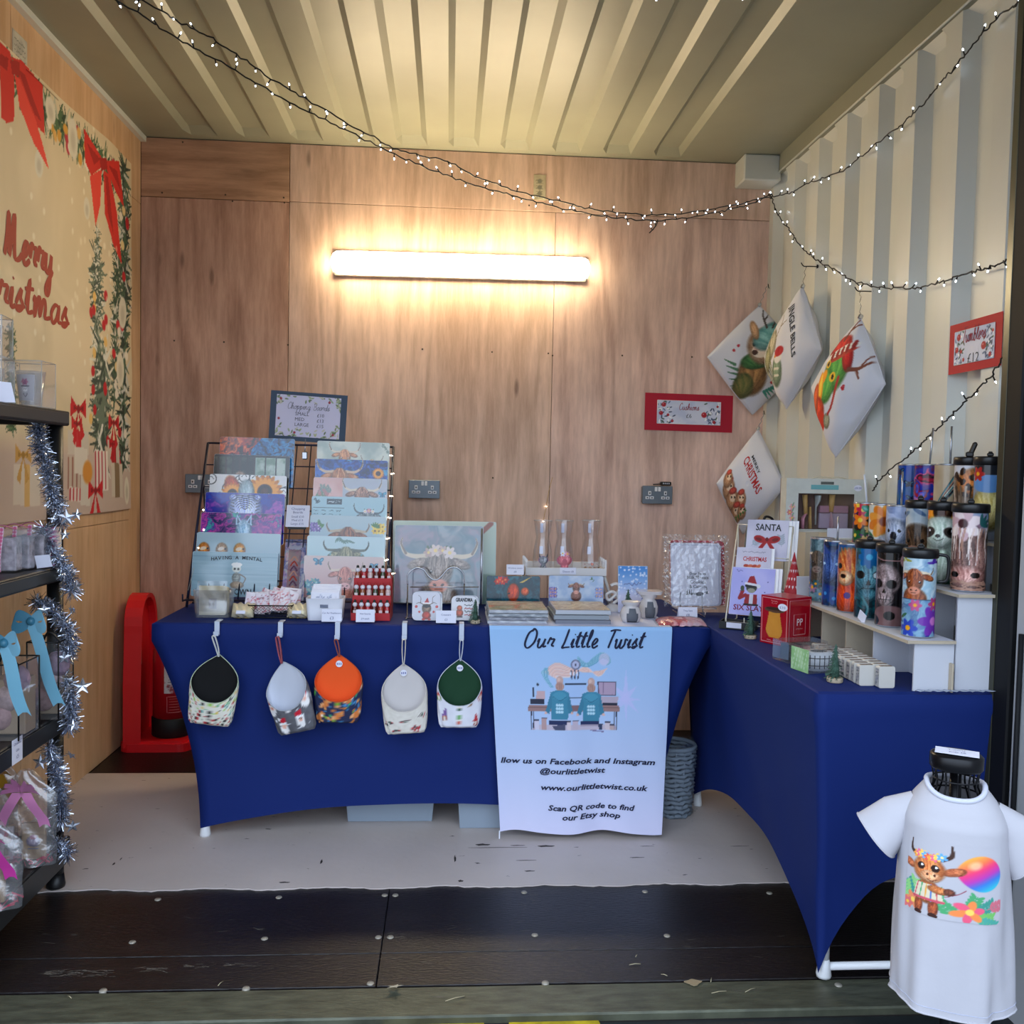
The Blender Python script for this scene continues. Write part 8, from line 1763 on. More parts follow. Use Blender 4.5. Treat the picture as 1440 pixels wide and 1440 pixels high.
# two rows of small upright white packs running away from the viewer
wp_ = mat('pack_white', 'c4c0b8', .5); 
for row, (f0, f1, n_, hh_, nm_) in enumerate(((c7(716, 1192), c7(520, 1085), 11, .052, 'left'), (c7(806, 1203), c7(650, 1110), 9, .054, 'right'))):
    A, B = oZ(TT, *f0), oZ(TT, *f1); A.y += .008
    if A.y < 2.16: A.y = 2.165
    B = Vector((A.x-.004, A.y+.027*n_, TT))
    for k in range(n_):
        c = A+(B-A)*k/(n_-1)*.93
        t = thing('small_boxed_pack', 'little white upright pack, %s in the %s-hand row' % (('front', 'second', 'third', 'fourth', 'fifth', 'sixth', 'seventh', 'eighth', 'ninth', 'tenth', 'rearmost')[k], nm_), 'pack', (c.x, c.y, TT), random.Random(k+row*20).uniform(-.06, .06), 'rows of little packs on the right table')
        MB().prism([(x, hh_/2+y) for x, y in rr(.021, hh_/2, .005, 3)], -.009, .009, lambda u, v, d: (u, d, v)).build('box', wp_, t)
        print_mesh('side_print', mattp, lambda u, v: (-.0214, .008-.016*u, .006+(hh_-.012)*v), .016, hh_-.012, lambda a, s: (a.noise('84848c', 'b0aca8', 4, 4, k), [a.line([(s*.1, .15+.2*j), (s*.9, .2+.2*j)], .05, ('505460', '787c88', '404450')[(j+k) % 3]) for j in range(4)]), .003, t)
        MB().prism([(x, y) for x, y in rr(.016, .005, .002, 2)], hh_, hh_+.0008, lambda u, v, d: (u, v, d)).build('top_print', mat('brownish_print', '7c6c60', .6, vary=.5, vscale=150), t)
fl = MB().sheet(40, 2, lambda u, v: (XA+.02+(.33)*u, Y0-.01-.012*v+.003*math.sin(u*61), TT+.003+.004*abs(math.sin(u*47+v*2))), 0, True, thick=.001).build('bubble_wrap_strip', mat('frosty_film', 'b0b8c8', .3, alpha=.7)); tag(fl, 'crumpled film edge poking out below the stepped shelf', 'film')
# ------------------------------------------------------------------ black shelving unit on the left
blk = mat('black_shelf_plastic', '101012', .42, bump=.08, bscale=90)
sh = wthing('shelving_unit', 'black plastic shelving unit against the left wall wound with silver tinsel', 'shelving unit', (-1.27, 2.3, 0))
SX0, SX1, SY0, SY1 = -1.415, -1.105, 1.93, 2.745
LV = [(1.360, 1.402), (.914, .957), (.471, .531), (.070, .146)]
for z0, z1 in LV:
    MB().span((SX0, SY0, z1-.012), (SX1, SY1, z1), bev=.003).build('shelf_board', blk, sh)
    for x in (SX0, SX1-.02): MB().span((x, SY0, z0), (x+.02, SY1, z1-.010), bev=.004).build('long_rail', blk, sh)
    for y in (SY0, SY1-.02): MB().span((SX0, y, z0), (SX1, y+.02, z1-.010), bev=.004).build('end_rail', blk, sh)
    MB().span((SX1, SY0+.01, z0+.006), (SX1+.003, SY1-.01, z1-.006), bev=.001).build('rail_lip', mat('dark_grey_lip', '2c2c2a', .35), sh)
PR = .022
for x in (SX0+.03, SX1-.03):
    for y in (SY0+.03, SY1-.03):
        zs_ = [0]+[z for l in reversed(LV) for z in l]
        for k in range(0, 7, 2): MB().cyl((x, y, zs_[k]+(.045 if k == 0 else 0)), (x, y, zs_[k+1]), PR, n=16).build('post', blk, sh)
        MB().lathe([(PR*1.15, .0045), (PR*1.2, .012), (PR*1.0, .045)], (x, y, 0), 16).build('foot', blk, sh)
px_, py_ = SX1-.03, SY1-.03
# ---- tinsel
tn = wthing('tinsel_garland', 'silver tinsel garland with foil stars winding down the shelf post', 'garland', (px_, py_-.03, .3))
tm = mat('silver_tinsel', 'c4cad6', .18, 1.); r = random.Random(7)
def TP(px, py, y=2.66): return tuple(oY(y, px, py))
paths = [[TP(52, 598), TP(57, 625), TP(66, 660), TP(76, 700), TP(88, 735)], [TP(62, 742), TP(66, 762), TP(82, 785), TP(97, 810), TP(100, 832)], [TP(52, 845), TP(72, 856), TP(93, 880), TP(98, 905), TP(90, 925), TP(72, 938), TP(88, 952), TP(99, 975), TP(99, 1005), TP(97, 1022)],
         [TP(68, 1048), TP(78, 1075), TP(84, 1105), TP(86, 1135), TP(84, 1152)], [TP(78, 1180), TP(88, 1192), TP(96, 1200)]]
m = MB()
for P in paths:
    Q_ = crom(P, 8); Q_ = [Vector(q) for q in Q_]; L = sum((b-a).length for a, b in zip(Q_, Q_[1:])); n_ = int(L*6200)
    m.tube([tuple(q) for q in Q_], .002, 4)
    for k in range(n_):
        i = r.randrange(len(Q_)-1); c = Q_[i].lerp(Q_[i+1], r.random()); d = Vector((r.gauss(0, 1), r.gauss(0, 1), r.gauss(0, 1))).normalized(); l = r.uniform(.022, .038); s = d.cross(Vector((r.gauss(0, 1), r.gauss(0, 1), r.gauss(0, 1)))).normalized()*.0011; e = c+d*l+Vector((0, 0, -.004))
        m.add([c-s, c+s, e+s*.8, e-s*.8], [(0, 1, 2, 3)])
o = m.build('tinsel_strands', tm, tn); o['kind'] = 'stuff'
stm = mat('silver_foil_star', 'd0d6e4', .25, .85)
def star(c, R_, par, rx, ry, mt_=stm, nm='foil_star'):
    M_ = Matrix.Rotation(ry, 3, 'Z')@Matrix.Rotation(rx, 3, 'X'); pts = [(R_*(1 if k % 2 == 0 else .42)*math.sin(k*PI/5), R_*(1 if k % 2 == 0 else .42)*math.cos(k*PI/5)) for k in range(10)]
    m = MB(); vs = [(0, -.003, 0)]+[(x, 0, z) for x, z in pts]+[(0, .001, 0)]
    m.add([Vector(c)+M_@Vector(v) for v in vs], [(0, i+1, (i+1) % 10+1) for i in range(10)]+[(11, (i+1) % 10+1, i+1) for i in range(10)]); return m.build(nm, mt_, par)
for px, py, s_ in ((93, 728, .026), (108, 724, .018), (92, 752, .016), (108, 824, .022), (62, 858, .018), (100, 858, .018), (90, 925, .022), (96, 968, .022), (116, 965, .026), (104, 1020, .018), (56, 1072, .024), (100, 1062, .02), (66, 1110, .014), (102, 1162, .022), (104, 858, .014)): star(TP(px, py, 2.62), s_, tn, r.uniform(-.6, .6), r.uniform(-.9, .9))
# ---- things on the shelves
def shp(px, py, y): return oY(y, px, py)
pmug = film_mat('frosted_glass', .12, .1, milk=.28); film2 = film_mat('box_film', .08, .06, .04, 20, milk=.05)
def mug_box(x, y, z, w_, h, label, rz=0, seed=0):
    t = thing('boxed_glass', label, 'boxed glass', (x, y, z), rz, 'boxed glasses on the top shelf')
    MB().box((0, 0, h/2+.001), (w_, w_*.9, h)).build('clear_box', film2, t)
    e = MB()
    for sx in (-1, 1):
        for sy in (-1, 1): e.tube([(sx*w_/2, sy*w_*.45, .001), (sx*w_/2, sy*w_*.45, h+.001)], .0012, 4)
    for zz_ in (.001, h+.001): e.tube([(-w_/2, -w_*.45, zz_), (w_/2, -w_*.45, zz_), (w_/2, w_*.45, zz_), (-w_/2, w_*.45, zz_)], .0012, 4, closed=True)
    e.build('box_edges', mat('box_edge', 'c8c8c4', .2, alpha=.6), t)
    R0, R1, hh = w_*.27, w_*.40, h*.80
    MB().lathe([(R0, .004), (R1, hh), (R1-.002, hh), (R0-.002, .01), (.001, .01)], n=24, cap=False).build('glass', pmug, t)
    def mart(a, s): a.C[:] = C3('b4b0b4'); a.flower(s*.5, .72, .14, 'a86880', 'd8b0b8'); a.line([(s*.28, .55), (s*.72, .55)], .04, '383440'); a.ell(s*.5, .42, .1, .09, 'e0dcdc'); [a.ell(s*.5+g*.05, .44, .015, .02, '202028') for g in (-1, 1)]; a.curve([(s*.4, .25), (s*.5, .15), (s*.6, .25)], .03, '58505c'); a.poly([(s*.4, .62), (s*.6, .62), (s*.52, .85)], '905878')
    print_mesh('print', mattp, lambda u, v: ((R0+(R1-R0)*(.15+.7*v)+.0008)*math.sin(-.7+1.4*u), -(R0+(R1-R0)*(.15+.7*v)+.0008)*math.cos(-.7+1.4*u), .004+hh*(.15+.7*v)), R1*1.3, hh*.7, mart, .0025, t, bg='b4b0b4')
zt4 = 1.403
p = shp(43, 580, 2.62); mug_box(p.x+.0, 2.62, zt4, .098, .125, 'boxed printed glass nearest the corner post on the top shelf', .0); p = shp(-12, 566, 2.50); mug_box(p.x+.0, 2.48, zt4, .10, .118, 'boxed printed glass at the picture edge on the top shelf', .1); mug_box(p.x-.002, 2.48, zt4+.121, .10, .105, 'boxed printed glass stacked on top of another', .15)
p = shp(3, 567, 2.38); q = MB().prism([(-.045, 0), (.03, 0), (.018, .05), (-.04, .055)], 0, .001, lambda u, v, d: (p.x+u, 2.385+d+.3*v*.2, zt4+v)).build('price_card', whc); tag(q, 'white card standing on the top shelf in front of the boxed glasses', 'price card')
def gingham(a, s): a.C[:] = C3('d8c0cc'); [a.poly([(0, k/12), (s, k/12), (s, k/12+.045), (0, k/12+.045)], 'c84878', .75) for k in range(12)]; a.poly([(s*.35, 0), (s*.65, 0), (s*.65, 1), (s*.35, 1)], 'b83060', .5)
z2 = .958
for k, (px, y_, lb) in enumerate(((2, 2.50, 'at the picture edge'), (21, 2.56, 'in the middle of the row'), (42, 2.62, 'beside the corner post'))):
    p = shp(px, 812, y_); t = wthing('ribboned_gift_pack', 'clear gift pack tied with pink gingham ribbon, '+lb, 'gift pack', (p.x, y_, z2), 'gift packs tied with pink ribbon')
    w_, h_ = .075, .115
    MB().span((p.x-w_/2, y_, z2+.001), (p.x+w_/2, y_+.07, z2+h_), bev=.003).build('clear_bag', film2, t); MB().span((p.x-w_/2+.006, y_+.012, z2+.003), (p.x+w_/2-.006, y_+.05, z2+h_*.8), bev=.003).build('printed_mug', mat('pack_print', 'a8a0a8', .6, vary=.5, vscale=60), t)
    print_mesh('ribbon', mattp, lambda u, v: (p.x-.008+.012*u+.006*(v-.5), y_-.004-.004*math.sin(v*5), z2+.002+(h_+.004)*v), .012, h_, gingham, .0022, t); MB().tube(crom([(p.x-.03, y_, z2+h_), (p.x, y_-.005, z2+h_+.012), (p.x+.035, y_+.01, z2+h_)], 5), .003, 5, flat=.4).build('bow_loop', mat('ribbon_pink', 'c06888', .6), t)
p = shp(66, 778, 2.66); t = wthing('striped_gift_box', 'small box striped in magenta and white behind the corner post', 'gift box', (p.x, 2.68, z2)); print_mesh('box', mattp, lambda u, v: (p.x-.03+.05*u, 2.66, z2+.001+.11*v), .05, .11, lambda a, s: (a.__setattr__('C', np.tile(C3('c8b8c0'), (len(a.X), 1))), [a.line([(-.2, k*.12-.3), (s+.2, k*.12)], .05, 'b03878') for k in range(14)]), .002, t, thick=.05)
p0, p1 = shp(52, 795, 2.60), shp(72, 775, 2.60); q = MB().prism([(0, 0), (.042, .006), (.036, .04), (-.004, .036)], 0, .001, lambda u, v, d: (p0.x+u, 2.60+d-.2*v, z2+.001+v)).build('price_card', whc); tag(q, 'white price card tucked by the tinsel on the second shelf', 'price card')
# third shelf: gift bags with blue satin bows
sat = mat('blue_satin', '78b4cc', .35, sheen=.3); sat2 = mat('blue_satin_dark', '3c7890', .35); z3 = .532
def gift_bag(x0, x1, y0, y1, h, label, bow_at, seed, tails):
    t = wthing('clear_gift_bag', label, 'gift bag', ((x0+x1)/2, (y0+y1)/2, z3), 'clear gift bags with blue bows'); e = MB()
    MB().span((x0, y0, z3+.002), (x1, y1, z3+h)).build('clear_film', film2, t)
    for x in (x0, x1):
        for y in (y0, y1): e.tube([(x, y, z3+.002), (x, y, z3+h)], .0022, 5)
    e.tube([(x0, y0, z3+h), (x1, y0, z3+h), (x1, y1, z3+h), (x0, y1, z3+h)], .0022, 5, closed=True); e.tube(crom([((x0+x1)/2, y0, z3+h), ((x0+x1)/2+.02, y0-.004, z3+h+.03), ((x0+x1)/2+.05, y0, z3+h)], 5), .003, 5); e.build('black_edging', bw, t)
    for k in range(3): MB().ball(((x0+x1)/2+.02*(k-1), (y0+y1)/2, z3+.05+.05*k), .034, 12, sq=(1, .8, 1.1)).build('wrapped_sweet', mat('sweet_%d' % k, ('a88888', 'b8a0a0', '988090')[k], .6, vary=.4, vscale=40), t)
    MB().span((x0+.006, y0+.05, z3+.004), (x1-.006, y1-.006, z3+h*.75), bev=.003).build('kraft_box', mat('kraft', '9c8870', .8), t)
    bx, bz = bow_at
    for g in (-1, 1): MB().sheet(14, 4, lambda u, v: (bx+g*.045*math.sin(PI*u)*(1-.2*v), y0-.012-.02*math.sin(PI*u)*(.6 if g > 0 else 1)-.0*v, bz+.018*math.sin(2*PI*u)+(v-.5)*.03), 0, True).build('bow_loop', sat2 if g < 0 else sat, t)
    for dx, L in tails: MB().sheet(3, 14, lambda u, v: (bx+(u-.5)*.034+dx*v+.004*math.sin(v*6), y0-.014-.006*math.sin(v*4), bz-L*v-(.015*(1-abs(2*u-1)) if v > .99 else 0)*-1), 0, True).build('ribbon_tail', sat, t)
    MB().ball((bx, y0-.016, bz), .012, 10).build('knot', sat2, t)
a_, b_ = shp(38, 1000, 2.60), shp(70, 990, 2.60); gift_bag(a_.x+.0, a_.x+.085, 2.60, 2.70, .22, 'clear black-edged gift bag with a long blue bow beside the post', (shp(36, 872, 2.58).x+.012, shp(36, 874, 2.58).z), 1, [(.075, .24)])
a_ = shp(-25, 1020, 2.42); gift_bag(a_.x, a_.x+.10, 2.40, 2.52, .20, 'clear black-edged gift bag with a broad blue bow at the picture edge', (shp(4, 905, 2.38).x, shp(4, 905, 2.38).z), 2, [(.05, .19)])
lbp = oX(SX1+.005, 24, 1056); q = MB().prism([(-.028, -.03), (.028, -.03), (.028, .034), (-.028, .034)], 0, .001, lambda u, v, d: (SX1+.005+d, lbp.y+u, lbp.z+v)).build('shelf_label', whc); tag(q, 'white price label stuck on the front lip of the third shelf', 'price label')
m = MB()
for k, (s_, hh_) in enumerate((('Christmas', .010), ('Gifts', .010), ('£5', .014))): put_text(m, s_, 0, .018-.018*k, hh_, lambda u, v: (SX1+.0068, lbp.y+u, lbp.z+v))
m.build('lettering', mat('blue_grey_ink', '5a6088', .7), q)
# bottom shelf: clear bags with bows
z4 = .147
def bag4(px, y, w_, h, label, bowc, bown, item, gold=False):
    p = shp(px, 1230, y); x = p.x; t = wthing('cellophane_bag', label, 'gift bag', (x, y, z4), 'cellophane gift bags on the bottom shelf')
    def sf(u, v, s=-1): k = (1-.0*v) if v < .75 else 1-(v-.75)*3.2; return (x+(u-.5)*w_*max(.12, k), y+s*(.035*math.sin(PI*u)**.5*max(.1, 1-v*.7))+.004*math.sin(u*17+v*23), z4+.002+h*v)
    MB().sheet(22, 22, lambda u, v: sf(u, v), 0, True).build('front_film', film_mat('bag_film', .14, .12, .6, 30, milk=.10), t); MB().sheet(12, 12, lambda u, v: sf(1-u, v, 1), 0, True).build('back_film', film_mat('bag_film', .14, .12, .6, 30, milk=.10), t)
    mm = MB(); rr_ = random.Random(px)
    for k in range(70): c = Vector((x+rr_.uniform(-.42, .42)*w_, y+rr_.uniform(-.02, .02), z4+.006+rr_.uniform(0, .02))); d = Vector((rr_.uniform(-1, 1), rr_.uniform(-1, 1), rr_.uniform(-.4, .8)))*.012; s = Vector((0, .001, .002)); mm.add([c-d-s, c+d-s, c+d+s, c-d+s], [(0, 1, 2, 3)])
    o = mm.build('red_shred', mat('red_shred', 'a82040', .5), t); o['kind'] = 'stuff'
    for (dx, iw_, ih_, col_, art) in item: print_mesh('printed_item', mattp, lambda u, v: (x+dx+iw_*(u-.5), y-.012, z4+.016+ih_*v), iw_, ih_, art, .0025, t, thick=.012, bg=col_)
    bc_ = mat('bow_'+bown, bowc, .3, .15, sheen=.2); bz = z4+h*.80
    for k in range(7):
        an = PI*(k+.5)/7; MB().sheet(10, 3, lambda u, v: (x+.055*math.sin(PI*u*.97)*math.cos(an)*(1-.15*v), y-.02-.02*math.sin(PI*u)-.006*k*(1 if k < 4 else 0)-.008*v, bz+.048*math.sin(PI*u*.97)*math.sin(an)+.014*(v-.5)+.006*math.cos(2*PI*u)), 0, True).build('bow_loop', bc_, t)
    for g in (-1, 1): MB().sheet(3, 8, lambda u, v: (x+g*(.01+.05*v)+(u-.5)*.03, y-.03-.004*math.sin(v*5), bz-.085*v-.012*abs(2*u-1)*(v > .99)), 0, True).build('ribbon_tail', bc_, t)
kraft_art = lambda a, s: (a.noise('94785c', 'a48868', 9, 9, 1), a.fur(s*.5, .5, .2, .16, '605070', 'b8a8b8'), a.ell(s*.5, .62, .1, .06, 'a06078'), a.line([(s*.3, .3), (s*.7, .3)], .03, '586080'))
elf_art = lambda a, s: (a.noise('b0a8ac', 'c0b8bc', 4, 4, 2), a.fur(s*.5, .62, .2, .14, 'c09070', 'e8c8a8'), a.poly([(s*.3, .7), (s*.7, .7), (s*.55, .98)], 'a83038'), a.poly([(s*.3, .12), (s*.7, .12), (s*.6, .5), (s*.4, .5)], '506848'), [a.ell(s*.5+g*.08, .62, .02, .02, '201818') for g in (-1, 1)])
bag4(38, 2.55, .16, .26, 'cellophane bag with a pale pink bow and a kraft notebook', 'd888b8', 'pale_pink', [(.022, .062, .10, '94785c', kraft_art), (-.05, .035, .09, 'b0a8ac', elf_art)])
bag4(-12, 2.30, .15, .22, 'cellophane bag with a bright magenta bow at the picture edge', 'c83898', 'magenta', [(.01, .05, .09, '94785c', kraft_art)]); bag4(0, 2.68, .10, .27, 'cellophane bag with a golden bow behind the pink ones', 'b88820', 'gold', [(0, .05, .1, 'b0a8ac', elf_art)])
# ------------------------------------------------------------------ T-shirt on a wire bust
bp_ = oY(1.70, 1345, 1070); bx, by, bz = bp_.x, 1.70, oY(1.70, 1345, 1100).z; RZ = -.42
mq = thing('wire_bust_stand', 'black wire dressmaker bust on a slim stand by the door post', 'mannequin', (bx, by, bz), RZ); br_ = mat('black_satin_metal', '0e0e12', .3, .3)
ZG = -.30-bz+.001
MB().lathe([(.046, 0), (.049, .004), (.049, .026), (.045, .03), (.001, .031)], (0, 0, .028), 32, sq=(1, .85)).build('neck_cap', br_, mq)
for k in range(12):
    a_ = 2*PI*k/12; MB().tube(crom([(.044*math.cos(a_), .038*math.sin(a_), .03), (.040*math.cos(a_), .036*math.sin(a_), -.005), (.062*math.cos(a_), .045*math.sin(a_), -.05), (.085*math.cos(a_), .06*math.sin(a_), -.12), (.08*math.cos(a_), .055*math.sin(a_), -.34)], 4), .0018, 5).build('vertical_wire', br_, mq)
for z, rx_, ry_ in ((.008, .041, .036), (-.02, .045, .038), (-.12, .085, .06), (-.22, .082, .057), (-.34, .08, .055)): MB().tube([(rx_*math.cos(2*PI*i/28), ry_*math.sin(2*PI*i/28), z) for i in range(28)], .0018, 5, closed=True).build('hoop', br_, mq)
MB().cyl((0, 0, ZG+.02), (0, 0, .03), .011, n=14).build('pole', br_, mq); MB().lathe([(.11, 0), (.11, .008), (.03, .02), (.012, .03)], (0, 0, ZG), 28).build('base', br_, mq)
shm = mat('white_jersey', 'b6b4ba', .8, bump=.25, bscale=14); HS = .43
def sring(z, a_):
    """shirt cross-section: z from 0 (neck) to -HS (hem)"""
    t = -z/HS; w_ = .092+.010*math.sin(t*2.6)+.012*t**3; d_ = .066+.004*t+.012*math.sin(t*2)
    if z > -.07: k = (z+.07)/.07; w_ = w_*(1-k**1.5)+.052*k**1.5; d_ = d_*(1-k**.8)+.045*k**.8
    fo = 1+t*(.075*math.sin(3*a_+1.2)+.045*math.sin(7*a_+t*3)+.02*math.sin(13*a_-t*4))*min(1, t*1.6)
    ee = .82; c, s = math.cos(a_), math.sin(a_); return (math.copysign(abs(c)**ee, c)*w_*fo, math.copysign(abs(s)**ee, s)*d_*fo)
ts = thing('white_tshirt', 'small white T-shirt printed with a cartoon cow holding a balloon', 'T-shirt', (bx, by, bz), RZ)
def sf(u, v, off=0):
    a_ = -PI/2+(u-.5)*2*PI; z = -HS*(1-v); x, y = sring(z, a_); L = math.hypot(x, y)+1e-9
    zo = z+(-.022*max(0, -math.sin(a_))*max(0, (v-.9)/.1)) + .008*math.sin(2*a_+.8)*(1-v)**2
    return (x+x/L*off, y+y/L*off, zo)
MB().sheet(96, 60, sf, 0, True, thick=0).build('body', shm, ts)
MB().tube([sf(i/60, .004, .0006) for i in range(60)], .0022, 5, closed=True, flat=1).build('hem', shm, ts); MB().tube([sf(i/60, .035, .0004) for i in range(60)], .0007, 4, closed=True).build('hem_stitch', mat('stitch_grey', 'b4b8cc', .8), ts)
MB().tube([sf(i/60, 1.0, .000) for i in range(60)], [.0052]*60, 8, closed=True).build('collar', mat('rib_white', 'c8cad8', .85), ts)
for g in (-1, 1):
    P0, P1, P2 = Vector((g*.058, .0, -.052)), Vector((g*.100, -.003, -.080)), Vector((g*.140, -.010, -.128))
    def slf(u, v):
        c = P0.lerp(P1, v*2) if v < .5 else P1.lerp(P2, v*2-1); ax = (P2-P0).normalized(); n1_ = Vector((0, 1, 0)); n2_ = ax.cross(n1_).normalized(); a_ = 2*PI*u; R_ = .031+.021*v; fl_ = 1+.09*math.sin(3*a_+g)*v
        return c+n1_*math.cos(a_)*R_*.72*fl_+n2_*math.sin(a_)*R_*fl_
    MB().sheet(30, 14, slf, 0, True).build('sleeve', shm, ts); MB().tube([slf(i/30, 1) for i in range(30)], .0018, 5, closed=True).build('sleeve_hem', shm, ts)
def shirt_art(a, s):
    a.C[:] = C3('b6b4ba'); r = random.Random(5)
    # balloon
    bxx, byy, R_ = s*.76, .66, .235; i = a.box_(bxx-R_*1.1, bxx+R_*1.1, byy-R_*1.1, byy+R_*1.1); u, v = (a.X[i]-bxx)/R_, (a.Y[i]-byy)/R_; d = np.hypot(u, v); t = np.clip((u*.5-v*.85+.9)/1.8, 0, .999)*5
    cs = np.array([C3(c) for c in ('f8a848', 'f87848', 'e83878', 'b838a8', '3878c8', '30b0c8')]); k = t.astype(int); f = (t-k)[:, None]; col = cs[k]*(1-f)+cs[np.minimum(k+1, 5)]*f; a.mix(i, (1-d)/.06+.5, np.clip(col, 0, 1)); a.ell(bxx-.08, byy+.1, .07, .05, 'fce0b0', .5, .8, .6); a.curve([(s*.60, .42), (s*.52, .34), (s*.46, .3)], .01, '904050')
    # foliage
    for x, y, an in ((s*.08, .2, 1.3), (s*.12, .16, 2.), (s*.05, .12, 1.8)): a.sprig(x, y, .26, an, ('5cb078', '3c9088', '88c878')[r.randrange(3)], 5, .4)
    for x, y, an, c in ((s*.62, .12, 1.2, '48a068'), (s*.7, .14, .6, '3c9080'), (s*.82, .2, .3, 'c86878'), (s*.66, .06, .1, '70b860'), (s*.55, .08, 2.4, '48a068'), (s*.7, .05, -.3, '48a090')): a.sprig(x, y, .26, an, c, 5, .4)
    a.flower(s*.12, .14, .12, 'e8885c', 'f8d060'); a.flower(s*.64, .14, .15, 'f08848', 'f8d060', 6, .3, 'e85878'); a.flower(s*.04, .08, .08, 'd86868')
    # calf figure
    X, Y = s*.28, .0
    for g in (-1, 1): a.fur(X+g*.08, .12, .055, .13, '6a2818', 'c86838'); a.ell(X+g*.08, .02, .05, .03, '381810')
    a.fur(X+.01, .32, .14, .17, '8a3c1c', 'd88048'); a.poly([(X-.12, .42), (X+.13, .42), (X+.18, .2), (X-.16, .2)], 'd8ccb0'); [a.line([(X-.1+.05*k_, .42), (X-.14+.065*k_, .2)], .014, ('c84858', '48a068', 'e0a040', '5878b8')[k_ % 4]) for k_ in range(6)]; a.line([(X-.15, .22), (X+.17, .22)], .03, 'c85060')
    a.fur(X+.12, .37, .12, .055, '9a4820', 'e89858', -.1); a.fur(X+.21, .37, .045, .05, '50281c', '905038')
    for g in (-1, 1): a.curve([(X+g*.14, .78), (X+g*.22, .84), (X+g*.22, .98)], .06, '402820', .015); a.fur(X+g*.24, .64, .10, .055, '8a3c20', 'e08858', g*.5)
    a.fur(X, .62, .19, .19, 'b05020', 'f8a868'); a.fur(X+.03, .53, .12, .08, 'd07848', 'ffd0a0'); a.ell(X+.0, .55, .014, .018, '502010'); a.ell(X+.08, .55, .014, .018, '502010'); a.curve([(X, .49), (X+.05, .47), (X+.1, .5)], .01, '602818')
    for g in (-1, 1): a.ell(X+g*.08, .645, .045, .05, '2c1408'); a.ell(X+g*.08+.012, .66, .014, .016, 'ffffff')
    for k_ in range(9): a.flower(X-.14+.035*k_, .79+.02*math.sin(k_), .055, ('f0a040', 'e86888', 'f8c858', '68a8d8', 'e85848')[k_ % 5], 'f8e088', 6, k_)
print_mesh('print', mat('shirt_print', 'ffffff', .75, attr=True), lambda u, v: sf(.5+(u-.50)*.27-.008, .44+.33*v, .0014), .14, .138, shirt_art, .0013, ts, bg='b6b4ba')
tc_ = thing('price_card', 'white price card lying on top of the black bust', 'price card', (bx, by, bz+.0605), RZ); MB().box((0, -.004, .001), (.078, .042, .001), Matrix.Rotation(-.12, 3, 'Z')).build('card', whc, tc_)
m = MB(); put_text(m, 'T-shirts', 0, .002, .010, lambda u, v: (u, v, .0022)); put_text(m, 'Kids £8', 0, -.014, .010, lambda u, v: (u, v, .0022)); m.build('lettering', mat('blue_grey_ink', '5a6088', .7), tc_)
# ------------------------------------------------------------------ fairy lights
cb = mat('black_cable', '0c0c0c', .5); tip = mat('lit_led', 'ffffff', .3, emit='dcecff', estr=5.)
ledm = MB(); ledm.cyl((0, 0, 0), (0, 0, .016), .0022, n=6); ledm.lathe([(.0020, .015), (.0021, .018), (.0015, .021), (.0002, .023)], n=7, mi=1, cap=False)
_proto = ledm.build('led', [cb, tip]); led_mesh = _proto.data; bpy.data.objects.remove(_proto)
def fairy(name_label, P, spacing, seed, group='black-cabled fairy light strings', wob=.004):
    """P: world control points"""
    Q_ = [Vector(q) for q in crom([tuple(p) for p in P], 10)]; r = random.Random(seed)
    Q_ = [q+Vector((r.uniform(-wob, wob), r.uniform(-wob, wob), r.uniform(-wob, wob))) for q in Q_]
    t = wthing('fairy_light_string', name_label, 'string lights', tuple(Q_[0]), group); MB().tube([tuple(q) for q in Q_], .0024, 6).build('cable', cb, t)
    acc = 0
    for a, b in zip(Q_, Q_[1:]):
        acc += (b-a).length
        if acc > spacing:
            acc -= spacing*r.uniform(.85, 1.15); d = Vector((r.uniform(-.6, .6), r.uniform(-.8, .1), r.choice((-1, 1))*r.uniform(.4, 1))).normalized()
            o = bpy.data.objects.new('led', led_mesh); COL.objects.link(o); o.parent = t; o.matrix_parent_inverse = Matrix.Translation(-Vector(t.location)); o.location = b; o.rotation_euler = d.to_track_quat('Z', 'Y').to_euler()
def lerpY(pts, y0, y1): n = len(pts)-1; return [oY(y0+(y1-y0)*(k/n), *p) for k, p in enumerate(pts)]
fairy('fairy light string, lower of the two strands crossing under the ceiling', [Vector((-1.40, 2.35, 2.70))]+lerpY([(165, 0), (235, 45), (310, 88), (380, 128), (450, 165), (520, 200), (590, 232), (655, 256), (720, 274), (790, 293), (860, 305), (930, 310), (1000, 300), (1045, 290), (1086, 275)], 2.75, 4.25), .066, 1)
fairy('fairy light string, upper of the two strands crossing under the ceiling', [Vector((-1.38, 2.35, 2.72))]+lerpY([(200, 0), (250, 30), (312, 62), (380, 110), (440, 145), (520, 190), (565, 212), (630, 228), (672, 250), (740, 272), (800, 287), (860, 298), (930, 302), (1000, 294), (1045, 286), (1086, 273)], 2.73, 4.24), .07, 2)
wx = lambda pts, x=XR-.03: [oX(x, *p) for p in pts]
fairy('fairy light string rising along the corrugated wall to the top right', wx([(1088, 276), (1110, 272), (1140, 256), (1185, 240), (1225, 208), (1262, 180), (1290, 155), (1320, 120), (1345, 92), (1375, 55), (1400, 28), (1434, 2)]), .085, 3)
fairy('fairy light string drooping over the hooks on the corrugated wall', wx([(1086, 278), (1092, 300), (1112, 325), (1125, 345), (1148, 365), (1175, 380), (1210, 398), (1250, 405), (1290, 404), (1325, 396), (1360, 385), (1395, 375), (1417, 366)]), .066, 4)
